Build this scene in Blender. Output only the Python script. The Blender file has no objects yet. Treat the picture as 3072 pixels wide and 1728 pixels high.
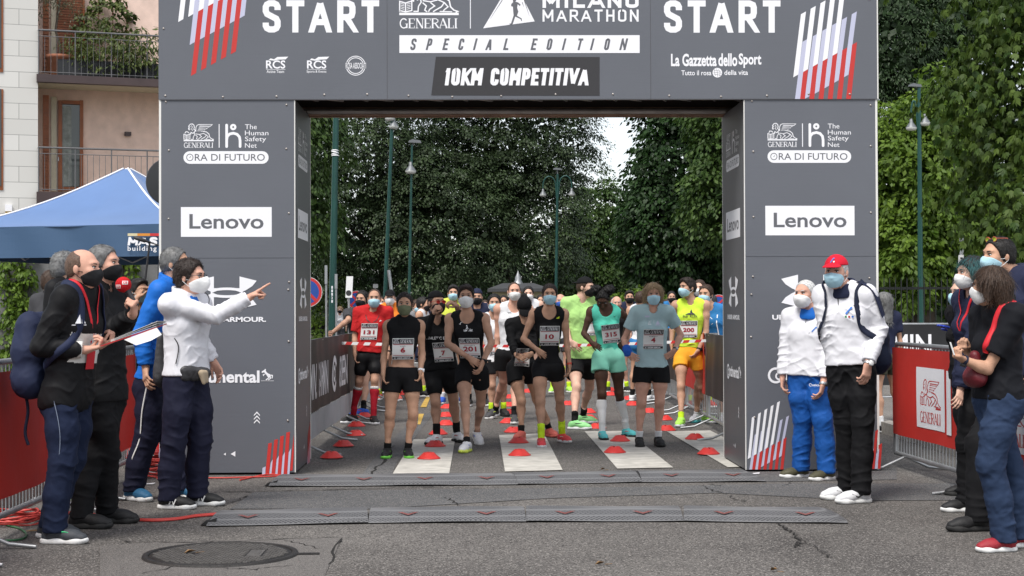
import bpy, math, random
import numpy as np
from mathutils import Vector
R_ = math.radians
rnd = random.Random(7)
V = lambda *a: np.array(a, float)
def nrm(v):
    v = np.asarray(v, float); return v/(np.linalg.norm(v)+1e-12)

# ---------------------------------------------------------------- camera, world, sun, exposure
SC = bpy.context.scene
COL = SC.collection
FPX = 4695.0                       # focal length in pixels of a 3072 wide frame
CAM = V(0, 0, 1.4)
_yaw, _pit, _rol = math.atan(94/FPX), math.atan(61.4/FPX), R_(0.2)
CF = V(math.sin(_yaw)*math.cos(_pit), math.cos(_yaw)*math.cos(_pit), math.sin(_pit))
_r0 = V(math.cos(_yaw), -math.sin(_yaw), 0); _u0 = np.cross(_r0, CF)
CR = _r0*math.cos(_rol) - _u0*math.sin(_rol)
CU = _u0*math.cos(_rol) + _r0*math.sin(_rol)
cd = bpy.data.cameras.new('camera'); cam = bpy.data.objects.new('camera', cd); COL.objects.link(cam)
cd.sensor_width = 36; cd.lens = FPX/3072*36; cd.clip_end = 2000
from mathutils import Matrix
cam.matrix_world = Matrix(((CR[0], CU[0], -CF[0], CAM[0]), (CR[1], CU[1], -CF[1], CAM[1]), (CR[2], CU[2], -CF[2], CAM[2]), (0, 0, 0, 1)))
SC.camera = cam
def ray(px, py): return CF + CR*(px-1536)/FPX - CU*(py-864)/FPX
def at(px, py, Y):
    d = ray(px, py); return CAM + d*(Y-CAM[1])/d[1]
def gnd(px, py, z=0.0):
    d = ray(px, py); return CAM + d*(z-CAM[2])/d[2]
def proj(p):
    d = np.asarray(p)-CAM; w = d@CF
    return 1536+FPX*(d@CR)/w, 864-FPX*(d@CU)/w

SC.view_settings.view_transform = 'Standard'; SC.view_settings.look = 'None'
SC.view_settings.exposure = 0.74; SC.view_settings.gamma = 1.0
W = bpy.data.worlds.new('World'); SC.world = W; W.use_nodes = True
SUN_EL, SUN_AZ = R_(58), R_(-35)      # azimuth measured from behind the camera
nt = W.node_tree; bg = nt.nodes['Background']
sky = nt.nodes.new('ShaderNodeTexSky'); sky.sky_type = 'NISHITA'; sky.sun_disc = False
sky.sun_elevation = SUN_EL; sky.sun_rotation = R_(180)+SUN_AZ; sky.air_density = 1.0; sky.dust_density = 1.0; sky.ozone_density = 1.0
hs = nt.nodes.new('ShaderNodeHueSaturation'); hs.inputs['Saturation'].default_value = 0.34
nt.links.new(sky.outputs[0], hs.inputs['Color']); nt.links.new(hs.outputs[0], bg.inputs['Color'])
bg.inputs['Strength'].default_value = 0.125
sd = bpy.data.lights.new('sun', 'SUN'); sd.energy = 2.6; sd.angle = R_(24); sd.color = (1, .96, .9)
so = bpy.data.objects.new('sun', sd); COL.objects.link(so)
_sdir = V(math.sin(SUN_AZ)*math.cos(SUN_EL), -math.cos(SUN_AZ)*math.cos(SUN_EL), math.sin(SUN_EL))
so.rotation_euler = Vector(_sdir).to_track_quat('Z', 'Y').to_euler(); so.location = (0, 0, 30)
try:
    SC.cycles.use_denoising = True; SC.cycles.denoiser = 'OPENIMAGEDENOISE'; SC.cycles.denoising_input_passes = 'RGB_ALBEDO_NORMAL'; SC.cycles.denoising_prefilter = 'ACCURATE'
    SC.cycles.max_bounces = 6; SC.cycles.transparent_max_bounces = 8
    SC.cycles.caustics_reflective = False; SC.cycles.caustics_refractive = False
except Exception: pass

# ---------------------------------------------------------------- materials
MATS = {}
def mat(name, col, rough=.8, spec=.3, metal=0, var=0, vscale=8, bump=0, bscale=60, bstretch=None, attr=None, trans=0, coat=0, sheen=0, alpha=None, col2=None):
    """Principled material: colour with a soft noise variation and an optional noise bump."""
    if name in MATS: return MATS[name]
    m = bpy.data.materials.new(name); m.use_nodes = True; n = m.node_tree.nodes; l = m.node_tree.links
    b = n['Principled BSDF']; b.inputs['Roughness'].default_value = rough; b.inputs['Metallic'].default_value = metal
    b.inputs['Specular IOR Level'].default_value = spec
    if coat: b.inputs['Coat Weight'].default_value = coat
    if sheen: b.inputs['Sheen Weight'].default_value = sheen
    c = tuple(col)+(1,) if len(col) == 3 else col
    b.inputs['Base Color'].default_value = c
    m.diffuse_color = c
    tc = n.new('ShaderNodeTexCoord')
    if var:
        no = n.new('ShaderNodeTexNoise'); no.inputs['Scale'].default_value = vscale; no.inputs['Detail'].default_value = 5
        l.new(tc.outputs['Object'], no.inputs['Vector'])
        mr = n.new('ShaderNodeMapRange'); mr.inputs[1].default_value = .3; mr.inputs[2].default_value = .7
        l.new(no.outputs[0], mr.inputs[0])
        mx = n.new('ShaderNodeMix'); mx.data_type = 'RGBA'
        c2 = tuple(col2)+(1,) if col2 else tuple(min(1, x*(1+var)) for x in c[:3])+(1,)
        c1 = c if col2 else tuple(x*(1-var) for x in c[:3])+(1,)
        mx.inputs[6].default_value = c1; mx.inputs[7].default_value = c2
        l.new(mr.outputs[0], mx.inputs[0]); l.new(mx.outputs[2], b.inputs['Base Color'])
    if attr:
        at_ = n.new('ShaderNodeAttribute'); at_.attribute_name = attr
        ra = n.new('ShaderNodeValToRGB'); l.new(at_.outputs['Fac'], ra.inputs[0])
        e = ra.color_ramp.elements; e[0].color = c; e[1].color = tuple(col2)+(1,)
        l.new(ra.outputs[0], b.inputs['Base Color'])
    if bump:
        nb = n.new('ShaderNodeTexNoise'); nb.inputs['Scale'].default_value = bscale; nb.inputs['Detail'].default_value = 4
        if bstretch:
            mp = n.new('ShaderNodeMapping'); mp.inputs['Scale'].default_value = bstretch
            l.new(tc.outputs['Object'], mp.inputs[0]); l.new(mp.outputs[0], nb.inputs['Vector'])
        else: l.new(tc.outputs['Object'], nb.inputs['Vector'])
        bu = n.new('ShaderNodeBump'); bu.inputs['Strength'].default_value = min(1, bump); bu.inputs['Distance'].default_value = .02
        l.new(nb.outputs[0], bu.inputs['Height']); l.new(bu.outputs[0], b.inputs['Normal'])
    if trans:
        tr = n.new('ShaderNodeBsdfTranslucent'); ms = n.new('ShaderNodeMixShader'); ms.inputs[0].default_value = trans
        src = b.inputs['Base Color'].links[0].from_socket if b.inputs['Base Color'].links else None
        if src: l.new(src, tr.inputs[0])
        else: tr.inputs[0].default_value = c
        l.new(b.outputs[0], ms.inputs[1]); l.new(tr.outputs[0], ms.inputs[2]); l.new(ms.outputs[0], n['Material Output'].inputs[0])
    MATS[name] = m; return m
def srgb(h):
    h = h.lstrip('#'); r = [int(h[i:i+2], 16)/255 for i in (0, 2, 4)]
    return tuple(x/12.92 if x <= .04045 else ((x+.055)/1.055)**2.4 for x in r)

# ---------------------------------------------------------------- objects, tags, groups
def tag(o, label=None, cat=None, group=None, kind=None):
    if label: o['label'] = label
    if cat: o['category'] = cat
    if group: o['group'] = group
    if kind: o['kind'] = kind
    return o
def empty(name, loc, label=None, cat=None, group=None):
    o = bpy.data.objects.new(name, None); COL.objects.link(o); o.location = tuple(map(float, loc)); o.empty_display_size = .2
    return tag(o, label, cat, group)
def wloc(o):
    p = np.zeros(3)
    while o is not None: p += np.array(o.location); o = o.parent
    return p
def link(name, me, parent=None, loc=None):
    o = bpy.data.objects.new(name, me); COL.objects.link(o)
    if parent is not None: o.parent = parent
    if loc is not None: o.location = tuple(map(float, loc))
    return o
def kids(o): return [c for c in bpy.data.objects if c.parent is o]
def copy_tree(o, loc=None, label=None, rz=None, scale=None, parent=None, ch=None):
    c = o.copy(); COL.objects.link(c); c.parent = parent
    if loc is not None: c.location = tuple(map(float, loc))
    if rz is not None: c.rotation_euler = (0, 0, rz)
    if scale is not None: c.scale = (scale,)*3 if not hasattr(scale, '__len__') else scale
    if label: c['label'] = label
    for k in list(o.children): copy_tree(k, parent=c)
    return c
def np_mesh(name, v, quads=None, tris=None, mats=(), midx=None, smooth=False, attrs=None):
    me = bpy.data.meshes.new(name)
    v = np.asarray(v, np.float32); nq = 0 if quads is None else len(quads); ntr = 0 if tris is None else len(tris)
    me.vertices.add(len(v)); me.vertices.foreach_set('co', v.ravel())
    lp = []
    if nq: lp.append(np.asarray(quads, np.int32).ravel())
    if ntr: lp.append(np.asarray(tris, np.int32).ravel())
    lp = np.concatenate(lp) if lp else np.zeros(0, np.int32)
    me.loops.add(len(lp)); me.loops.foreach_set('vertex_index', lp)
    st = np.concatenate([np.arange(nq)*4, nq*4+np.arange(ntr)*3]).astype(np.int32)
    me.polygons.add(nq+ntr); me.polygons.foreach_set('loop_start', st)
    for m in mats: me.materials.append(m)
    if midx is not None: me.polygons.foreach_set('material_index', np.asarray(midx, np.int32))
    if smooth: me.polygons.foreach_set('use_smooth', np.ones(nq+ntr, bool))
    if attrs:
        for k, a in attrs.items():
            t = me.attributes.new(k, 'FLOAT', 'FACE'); t.data.foreach_set('value', np.asarray(a, np.float32))
    me.update(calc_edges=True); me.validate()
    return me

class MB:
    """Collects shapes (world coordinates) and links them as ONE mesh object."""
    def __init__(s): s.v = []; s.f = []; s.m = []; s.sm = []
    def add(s, vs, fs, m=0, smooth=False):
        b = len(s.v); s.v += [tuple(map(float, p)) for p in vs]
        for f in fs: s.f.append([b+i for i in f]); s.m.append(m); s.sm.append(smooth)
        return s
    def box(s, a, b, m=0, bev=0, M=None):
        x0, y0, z0 = np.minimum(a, b); x1, y1, z1 = np.maximum(a, b)
        vs = [(x, y, z) for x in (x0, x1) for y in (y0, y1) for z in (z0, z1)]
        if M is not None: vs = [M(V(*p)) for p in vs]
        return s.add(vs, [(0, 1, 3, 2), (4, 6, 7, 5), (0, 4, 5, 1), (2, 3, 7, 6), (0, 2, 6, 4), (1, 5, 7, 3)], m)
    def tube(s, pts, r, n=8, m=0, closed=False, cap=True):
        pts = [np.asarray(p, float) for p in pts]; N = len(pts)
        rs = r if hasattr(r, '__len__') else [r]*N
        vs = []; prev = None
        for i, p in enumerate(pts):
            a = pts[i-1] if (i > 0 or closed) else p; b = pts[(i+1) % N] if (i < N-1 or closed) else p
            t = nrm(b-a)
            if prev is None: u = nrm(np.cross(t, V(0, 0, 1) if abs(t[2]) < .9 else V(1, 0, 0)))
            else: u = nrm(prev - t*(prev@t))
            prev = u; w = np.cross(t, u)
            for k in range(n):
                c = 2*math.pi*k/n; vs.append(p+rs[i]*(u*math.cos(c)+w*math.sin(c)))
        fs = []
        for i in range(N if closed else N-1):
            j = (i+1) % N
            for k in range(n): fs.append((i*n+k, i*n+(k+1) % n, j*n+(k+1) % n, j*n+k))
        s.add(vs, fs, m, True)
        if cap and not closed: s.add(vs[:n][::-1], [tuple(range(n))], m); s.add(vs[-n:], [tuple(range(n))], m)
        return s
    def lathe(s, prof, c=(0, 0, 0), n=24, m=0, smooth=True, axis=None):
        """prof: (radius, height) pairs turned round the z axis (or axis) through c"""
        c = np.asarray(c, float); az = nrm(axis) if axis is not None else V(0, 0, 1)
        ax = nrm(np.cross(az, V(0, 1, 0) if abs(az[1]) < .9 else V(1, 0, 0))); ay = np.cross(az, ax)
        vs = [c+ax*r*math.cos(2*math.pi*k/n)+ay*r*math.sin(2*math.pi*k/n)+az*h for r, h in prof for k in range(n)]
        fs = [(i*n+k, i*n+(k+1) % n, (i+1)*n+(k+1) % n, (i+1)*n+k) for i in range(len(prof)-1) for k in range(n)]
        return s.add(vs, fs, m, smooth)
    def prism(s, poly, off, m=0):
        """closed polygon (3D points) extruded by the vector off"""
        n = len(poly); off = np.asarray(off, float); p = [np.asarray(q, float) for q in poly]
        s.add(p+[q+off for q in p], [tuple(range(n))[::-1], tuple(range(n, 2*n))]+[(i, (i+1) % n, n+(i+1) % n, n+i) for i in range(n)], m)
        return s
    def quad(s, a, b, c, d, m=0): return s.add([a, b, c, d], [(0, 1, 2, 3)], m)
    def build(s, name, mats, parent=None, smooth=None, loc=None):
        if not isinstance(mats, (list, tuple)): mats = [mats]
        v = np.array(s.v, float).reshape(-1, 3)
        if parent is not None: v = v-wloc(parent)
        else:
            if loc is None: loc = V(v[:, 0].mean(), v[:, 1].mean(), v[:, 2].min())
            v = v-np.asarray(loc, float)
        me = bpy.data.meshes.new(name); me.from_pydata(v.tolist(), [], s.f)
        for m in mats: me.materials.append(m)
        me.polygons.foreach_set('material_index', s.m)
        me.polygons.foreach_set('use_smooth', s.sm if smooth is None else [smooth]*len(s.f))
        me.update()
        return link(name, me, parent, None if parent is not None else loc)

# ---------------------------------------------------------------- flat shapes: lettering, strokes, polygons (2D, y up)
_tc = {}
def glyphs(txt, bold=0, shear=0, gap=1.0):
    """lettering as 2D verts / faces scaled so that its own box is 0..1 wide and 0..1 high"""
    key = (txt, bold, shear, gap)
    if key not in _tc:
        cu = bpy.data.curves.new('t', 'FONT'); cu.body = txt; cu.size = 1; cu.offset = bold; cu.shear = shear; cu.space_character = gap
        cu.resolution_u = 3; cu.fill_mode = 'FRONT'
        o = bpy.data.objects.new('t', cu); COL.objects.link(o)
        me = bpy.data.meshes.new_from_object(o.evaluated_get(bpy.context.evaluated_depsgraph_get()))
        v = np.array([p.co[:2] for p in me.vertices]); f = [list(p.vertices) for p in me.polygons]
        bpy.data.objects.remove(o); bpy.data.curves.remove(cu); bpy.data.meshes.remove(me)
        a, b = v.min(0), v.max(0); asp = (b[0]-a[0])/(b[1]-a[1])
        _tc[key] = ((v-a)/(b-a), f, asp)
    return _tc[key]
_o = [(.32, 1), (.68, 1), (.9, .95), (1, .86), (1, .14), (.9, .05), (.68, 0), (.32, 0), (.1, .05), (0, .14), (0, .86), (.1, .95), (.32, 1), (.5, 1)]
BLOCK = {'A': [[(0, 0), (.5, 1)], [(1, 0), (.5, 1)], [(.2, .28), (.8, .28)]], 'C': [[(1, .7), (1, .86), (.9, .95), (.68, 1), (.32, 1), (.1, .95), (0, .86), (0, .14), (.1, .05), (.32, 0), (.68, 0), (.9, .05), (1, .14), (1, .3)]], 'D': [[(0, 0), (0, 1)], [(0, 1), (.6, 1), (.92, .92), (1, .8), (1, .2), (.92, .08), (.6, 0), (0, 0)]], 'E': [[(0, 0), (0, 1)], [(0, 1), (1, 1)], [(0, .5), (.85, .5)], [(0, 0), (1, 0)]], 'H': [[(0, 0), (0, 1)], [(1, 0), (1, 1)], [(0, .5), (1, .5)]], 'I': [[(.5, 0), (.5, 1)]],
    'K': [[(0, 0), (0, 1)], [(1, 1), (.05, .42)], [(.3, .56), (1, 0)]], 'L': [[(0, 1), (0, 0)], [(0, 0), (1, 0)]], 'M': [[(0, 0), (0, 1)], [(0, 1), (.5, .25)], [(.5, .25), (1, 1)], [(1, 1), (1, 0)]], 'N': [[(0, 0), (0, 1)], [(0, 1), (1, 0)], [(1, 0), (1, 1)]], 'O': [_o], '0': [_o], 'P': [[(0, 0), (0, 1)], [(0, 1), (.65, 1), (.93, .94), (1, .84), (1, .62), (.93, .5), (.65, .44), (0, .44)]], 'R': [[(0, 0), (0, 1)], [(0, 1), (.65, 1), (.93, .94), (1, .84), (1, .64), (.93, .53), (.65, .47), (0, .47)], [(.5, .47), (1, 0)]],
    'S': [[(1, .74), (1, .86), (.9, .95), (.68, 1), (.32, 1), (.1, .95), (0, .86), (0, .7), (.12, .59), (.5, .5), (.88, .41), (1, .3), (1, .14), (.9, .05), (.68, 0), (.32, 0), (.1, .05), (0, .14), (0, .26)]], 'T': [[(0, 1), (1, 1)], [(.5, 0), (.5, 1)]], 'V': [[(0, 1), (.5, 0)], [(.5, 0), (1, 1)]], '1': [[(.6, 0), (.6, 1)], [(.6, 1), (.1, .8)]]}
BLOCKW = {'I': .42, '1': .62, 'M': 1.3, 'L': .9, 'E': .9, 'A': 1.12, 'V': 1.12, 'N': 1.05}
class Pieces(list):
    def __init__(s, o): s.o = o; s.ly = []
    def append(s, x): list.append(s, x); s.ly.append(s.o.layer)
class Flat:
    """2D artwork: pieces (verts, faces, material index), y up"""
    def __init__(s, layered=False): s.layer = 0; s.layered = layered; s.p = Pieces(s)
    def block(s, txt, x0, y0, x1, y1, w, m=0, shear=0, gap=.22, space=.45):
        """heavy condensed capitals drawn with strokes of one thickness w (in the drawing's own units)"""
        adv = [space if c == ' ' else BLOCKW.get(c, 1) for c in txt]; n = sum(adv)+gap*(len(txt)-1); k = (x1-x0)/n; x = x0; sg = 1 if y1 > y0 else -1
        for c, a in zip(txt, adv):
            if c != ' ':
                lw = a*k; ix, iy = w/2, sg*w/2
                for ln in BLOCK[c]:
                    pts = []
                    for u, v in ln: Y = y0+iy+(y1-y0-2*iy)*v; pts.append((x+ix+(lw-2*ix)*u+shear*(Y-y0)*sg, Y))
                    # run straight ends out to the full height of the letter
                    for e, f_ in ((0, 1), (-1, -2)):
                        if ln[e][1] in (0, 1) and ln[f_][1] != ln[e][1] and (ln[f_][0] == ln[e][0] and c not in 'CSO0D' or (c, ln[e][1]) in (('A', 0), ('V', 1), ('K', 0), ('K', 1), ('R', 0))): q = pts[e]; d = np.array(q)-np.array(pts[f_]); d = d/abs(d[1])*w*1.2; pts[e] = (q[0]+d[0], q[1]+d[1])
                    if c in 'TEL' and len(ln) == 2 and ln[0][1] == ln[1][1]: pts = [(pts[0][0]-w/2, pts[0][1]), (pts[1][0]+w/2, pts[1][1])]
                    s.stroke(pts, w, m); v_ = s.p[-1][0]; v_[:, 1] = np.clip(v_[:, 1], min(y0, y1), max(y0, y1))
            x += (a+gap)*k
        return s
    def text(s, txt, x0, y0, x1, y1, m=0, **k):
        if not txt: return s
        v, f, asp = glyphs(txt, **k); s.p.append((v*[x1-x0, y1-y0]+[x0, y0], f, m)); return s
    def poly(s, pts, m=0): s.p.append((np.array(pts, float), [list(range(len(pts)))], m)); return s
    def rect(s, x0, y0, x1, y1, m=0): return s.poly([(x0, y0), (x1, y0), (x1, y1), (x0, y1)], m)
    def stroke(s, pts, w, m=0, closed=False):
        p = np.array(pts, float); n = len(p); L = []; Rr = []
        for i in range(n):
            a = p[i-1] if (i or closed) else p[i]; b = p[(i+1) % n] if (i < n-1 or closed) else p[i]
            d1 = p[i]-a; d2 = b-p[i]
            u1 = d1/(np.linalg.norm(d1)+1e-9) if np.linalg.norm(d1) > 1e-9 else d2/np.linalg.norm(d2)
            u2 = d2/(np.linalg.norm(d2)+1e-9) if np.linalg.norm(d2) > 1e-9 else u1
            nn = np.array([-(u1+u2)[1], (u1+u2)[0]]); nn /= np.linalg.norm(nn)+1e-9
            c = max(.5, nn@np.array([-u1[1], u1[0]])); ww = (w[i] if hasattr(w, '__len__') else w)/2/c
            L.append(p[i]+nn*ww); Rr.append(p[i]-nn*ww)
        v = np.array(L+Rr); f = [[i, (i+1) % n, n+(i+1) % n, n+i][::-1] for i in range(n if closed else n-1)]
        s.p.append((v, f, m)); return s
    def arc(s, cx, cy, r, a0, a1, w, m=0, n=16, ry=None):
        ry = ry or r
        return s.stroke([(cx+r*math.cos(R_(a0+(a1-a0)*i/n)), cy+ry*math.sin(R_(a0+(a1-a0)*i/n))) for i in range(n+1)], w, m)
    def disc(s, cx, cy, r, m=0, n=24, ry=None):
        ry = ry or r
        return s.poly([(cx+r*math.cos(2*math.pi*i/n), cy+ry*math.sin(2*math.pi*i/n)) for i in range(n)], m)
    def pill(s, x0, y0, x1, y1, m=0):
        r = (y1-y0)/2; cy = (y0+y1)/2
        return s.poly([(x1-r+r*math.cos(a), cy+r*math.sin(a)) for a in np.linspace(-math.pi/2, math.pi/2, 10)]+[(x0+r-r*math.cos(a), cy-r*math.sin(a)) for a in np.linspace(-math.pi/2, math.pi/2, 10)], m)
    def put(s, other, x0, y0, sx, sy=None, dm=0):
        sy = sx if sy is None else sy
        for v, f, m in other.p: s.p.append((v*[sx, sy]+[x0, y0], f, m+dm))
        return s
    def onto(s, fn, mb, step=0.00006, base=0):
        """fn(x, y, lift) -> 3D; each later piece lies a hair above the earlier ones"""
        for i, (v, f, m) in enumerate(s.p): l = base+(s.p.ly[i]*.0005+i*.000005 if s.layered else step*i); mb.add([fn(x, y, l) for x, y in v], f, m)
        return mb

def resample_noise(p, seed, f, oct=3):
    """cheap smooth pseudo noise in -1..1 from warped sine waves"""
    r = np.random.RandomState(seed); out = 0; amp = 1; tot = 0
    for o in range(oct):
        s = 0
        for k in range(3):
            d = r.normal(size=3); d /= np.linalg.norm(d)
            e = r.normal(size=3); e /= np.linalg.norm(e)
            s = s+np.sin(p@d*f*6.28+r.rand()*6.28+1.3*np.sin(p@e*f*4+r.rand()*6.28))
        out = out+amp*s/3; tot += amp; amp *= .55; f *= 2.1
    return out/tot
# enlarged views of the photograph -> photograph pixels
R1 = lambda x, y: (900+x/2.23, 780+y/2.23)
R2 = lambda x, y: (1300+x/2.23, 780+y/2.23)
R3 = lambda x, y: (1700+x/2.229, 780+y/2.229)
R4 = lambda x, y: (2100+x/1.685, 680+y/1.685)
R5 = lambda x, y: (2600+x/1.3826, 680+y/1.3826)
L2 = lambda x, y: (x/2.787, 680+y/2.787)
L3 = lambda x, y: (x/2.5067, 1150+y/2.5067)
def gridrect(f, x0, y0, x1, y1, m, n=8, k=6):
    v = np.array([(x0+(x1-x0)*i/n, y0+(y1-y0)*j/k) for i in range(n+1) for j in range(k+1)])
    f.p.append((v, [[i*(k+1)+j, (i+1)*(k+1)+j, (i+1)*(k+1)+j+1, i*(k+1)+j+1] for i in range(n) for j in range(k)], m)); return f
# ================================================================ ground
def asphalt(name, c1, c2, grain=1.0, crackle=0):
    m = bpy.data.materials.new(name); m.use_nodes = True; n = m.node_tree.nodes; l = m.node_tree.links; b = n['Principled BSDF']
    b.inputs['Roughness'].default_value = .85; b.inputs['Specular IOR Level'].default_value = .25
    tc = n.new('ShaderNodeTexCoord')
    def noise(sc, det=6, ro=.6, st=None):
        q = n.new('ShaderNodeTexNoise'); q.inputs['Scale'].default_value = sc; q.inputs['Detail'].default_value = det; q.inputs['Roughness'].default_value = ro
        if st:
            mp = n.new('ShaderNodeMapping'); mp.inputs['Scale'].default_value = st; l.new(tc.outputs['Object'], mp.inputs[0]); l.new(mp.outputs[0], q.inputs['Vector'])
        else: l.new(tc.outputs['Object'], q.inputs['Vector'])
        return q.outputs[0]
    def ramp(src, a, b_):
        r = n.new('ShaderNodeMapRange'); r.inputs[1].default_value = a; r.inputs[2].default_value = b_; l.new(src, r.inputs[0]); return r.outputs[0]
    def mix(f, a, b_, mode='MIX'):
        x = n.new('ShaderNodeMix'); x.data_type = 'RGBA'; x.blend_type = mode
        if isinstance(f, float): x.inputs[0].default_value = f
        else: l.new(f, x.inputs[0])
        for i, q in ((6, a), (7, b_)):
            if isinstance(q, tuple): x.inputs[i].default_value = q+(1,)
            else: l.new(q, x.inputs[i])
        return x.outputs[2]
    col = mix(ramp(noise(.7, 8, .65), .3, .7), c1, c2)
    col = mix(ramp(noise(.5, 6, .7, (1, .18, 1)), .52, .74), col, tuple(x*.7 for x in c1))          # dark drag marks along the road
    v = n.new('ShaderNodeTexVoronoi'); v.inputs['Scale'].default_value = 125*grain; l.new(tc.outputs['Object'], v.inputs['Vector'])
    sep = n.new('ShaderNodeSeparateColor'); l.new(v.outputs['Color'], sep.inputs[0])
    sp = ramp(sep.outputs[0], .78, .97)
    col = mix(sp, col, (.29, .27, .25)); dk = ramp(sep.outputs[1], .70, .95); col = mix(dk, col, tuple(x*.33 for x in c1))
    l.new(col, b.inputs['Base Color'])
    bu = n.new('ShaderNodeBump'); bu.inputs['Strength'].default_value = .55; bu.inputs['Distance'].default_value = .006
    l.new(v.outputs['Distance'], bu.inputs['Height']); l.new(bu.outputs[0], b.inputs['Normal'])
    MATS[name] = m; return m
A_road = asphalt('worn asphalt', (.080, .074, .070), (.145, .135, .126))
A_patch = asphalt('smooth asphalt patch', (.085, .086, .09), (.125, .125, .128), 1.5)
A_conc = asphalt('cast surround', (.12, .112, .107), (.16, .15, .142), 2.2)
A_pave = asphalt('pavement asphalt', (.16, .15, .14), (.22, .205, .19), 1.2)
def sheet(name, pts, m, z, kind='structure'):
    b = MB(); b.add([(x, y, z) for x, y in pts], [tuple(range(len(pts)))]); o = b.build(name, m, loc=(0, 0, 0)); o['kind'] = kind; return o
def gp(*pix, z=0.0): return [tuple(gnd(x, y, z)[:2]) for x, y in pix]
sheet('road', [(-400, -60), (400, -60), (400, 900), (-400, 900)], A_road, 0)
# resurfaced strip between the cable ramps, and the one under the arch
sheet('asphalt_patch', gp((690, 1528), (760, 1478), (1000, 1473), (1900, 1462), (2340, 1452), (2900, 1452), (3200, 1462), (3200, 1500), (2600, 1503), (2150, 1480), (1650, 1496), (1120, 1528)), A_patch, .004)
sheet('asphalt_patch', gp((1290, 1424), (2180, 1408), (2690, 1405), (2690, 1440), (2330, 1446), (1300, 1452)), A_patch, .0042)
sheet('asphalt_patch', gp((1080, 1432), (1120, 1380), (1255, 1240), (1300, 1240), (1190, 1390), (1172, 1430)), A_patch, .0041)
sheet('manhole_surround', gp((300, 1640), (470, 1628), (1025, 1615), (1008, 1655), (985, 1705), (960, 1760), (300, 1800)), A_conc, .004)
M_zebra = mat('worn white road paint', (.47, .45, .41), .8, var=.2, vscale=7, bump=.3, bscale=90)
M_yel = mat('worn yellow road paint', (.46, .30, .07), .8, var=.2, vscale=7)
for q in (((1174, 1430), (1347, 1428), (1366, 1316), (1241, 1320)), ((1515, 1417), (1688, 1412.5), (1632, 1302), (1497, 1307)), ((1852, 1408), (2020, 1405), (1879, 1294), (1754, 1296)), ((2183, 1404), (2345, 1401), (2130, 1293), (2000, 1296))):
    sheet('zebra_crossing', gp(*q), M_zebra, .008)
for q in (((1261, 1223), (1279, 1223), (1296, 1180), (1285, 1180)), ((1253, 1275), (1261, 1275), (1272, 1243), (1256, 1243)), ((1300, 1150), (1308, 1150), (1316, 1110), (1309, 1110))):
    sheet('lane_marking', gp(*q), M_yel, .008)
# cracks in the asphalt: thin broken lines with a real sunk look
M_crack = mat('open crack', (.018, .017, .016), .95)
def crack(pts, w, seed):
    r = random.Random(seed); P = [V(*p) for p in gp(*pts)]; q = []
    for a, b in zip(P[:-1], P[1:]):
        for i in range(7): q.append(a+(b-a)*i/7+V(r.uniform(-1, 1), r.uniform(-1, 1))*.022)
    q.append(P[-1]); f = Flat(); f.stroke(q, [w*r.uniform(.15, 1) for _ in q])
    mb = MB(); f.onto(lambda x, y, s: (x, y, .0065), mb); o = mb.build('road_crack', M_crack, loc=(0, 0, 0)); o['kind'] = 'structure'
for i, (p, w) in enumerate([([(2332, 1572), (2362, 1592), (2386, 1608), (2400, 1632), (2385, 1644)], .02), ([(2386, 1610), (2455, 1650), (2500, 1676)], .012), ([(2106, 1458), (2125, 1470), (2167, 1480)], .016), ([(2130, 1452), (2160, 1461)], .01), ([(1338, 1493), (1352, 1503), (1372, 1517)], .014), ([(1345, 1476), (1405, 1474)], .008),
        ([(365, 1626), (520, 1630), (700, 1626), (1028, 1614)], .02), ([(990, 1695), (1026, 1616)], .018), ([(430, 1725), (560, 1690), (640, 1705), (760, 1712), (880, 1698)], .012), ([(2350, 1460), (2368, 1452), (2376, 1444)], .01), ([(640, 1477), (760, 1476), (900, 1474), (1300, 1462)], .03), ([(1105, 1434), (1140, 1396), (1185, 1338)], .03), ([(740, 1490), (700, 1510), (640, 1524)], .02), ([(2190, 1488), (2205, 1500), (2240, 1506)], .012), ([(860, 1625), (935, 1640), (960, 1648)], .01)]): crack(p, w, i)
# pavements behind the two barrier rows, each with a granite kerb
M_kerb = mat('granite kerb', (.33, .31, .28), .8, var=.2, vscale=30, bump=.3)
for sx, x0, x1 in ((-1, -3.45, -60), (1, 4.6, 60)):
    mb = MB(); mb.box((x0, 4, 0), (x1, 36, .12)); o = mb.build('pavement', A_pave, loc=(0, 0, 0)); o['kind'] = 'structure'
    mb = MB()
    for k in range(22): mb.box((x0-sx*.15, 4+k*1.02, 0), (x0, 5+k*1.02, .128))
    o = mb.build('kerb', M_kerb, loc=(0, 0, 0)); o['kind'] = 'structure'
sheet('park_ground', [(-90, 62), (90, 62), (90, 160), (-90, 160)], mat('bare park soil', (.06, .055, .04), .95, var=.4, vscale=2), .004)

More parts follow.
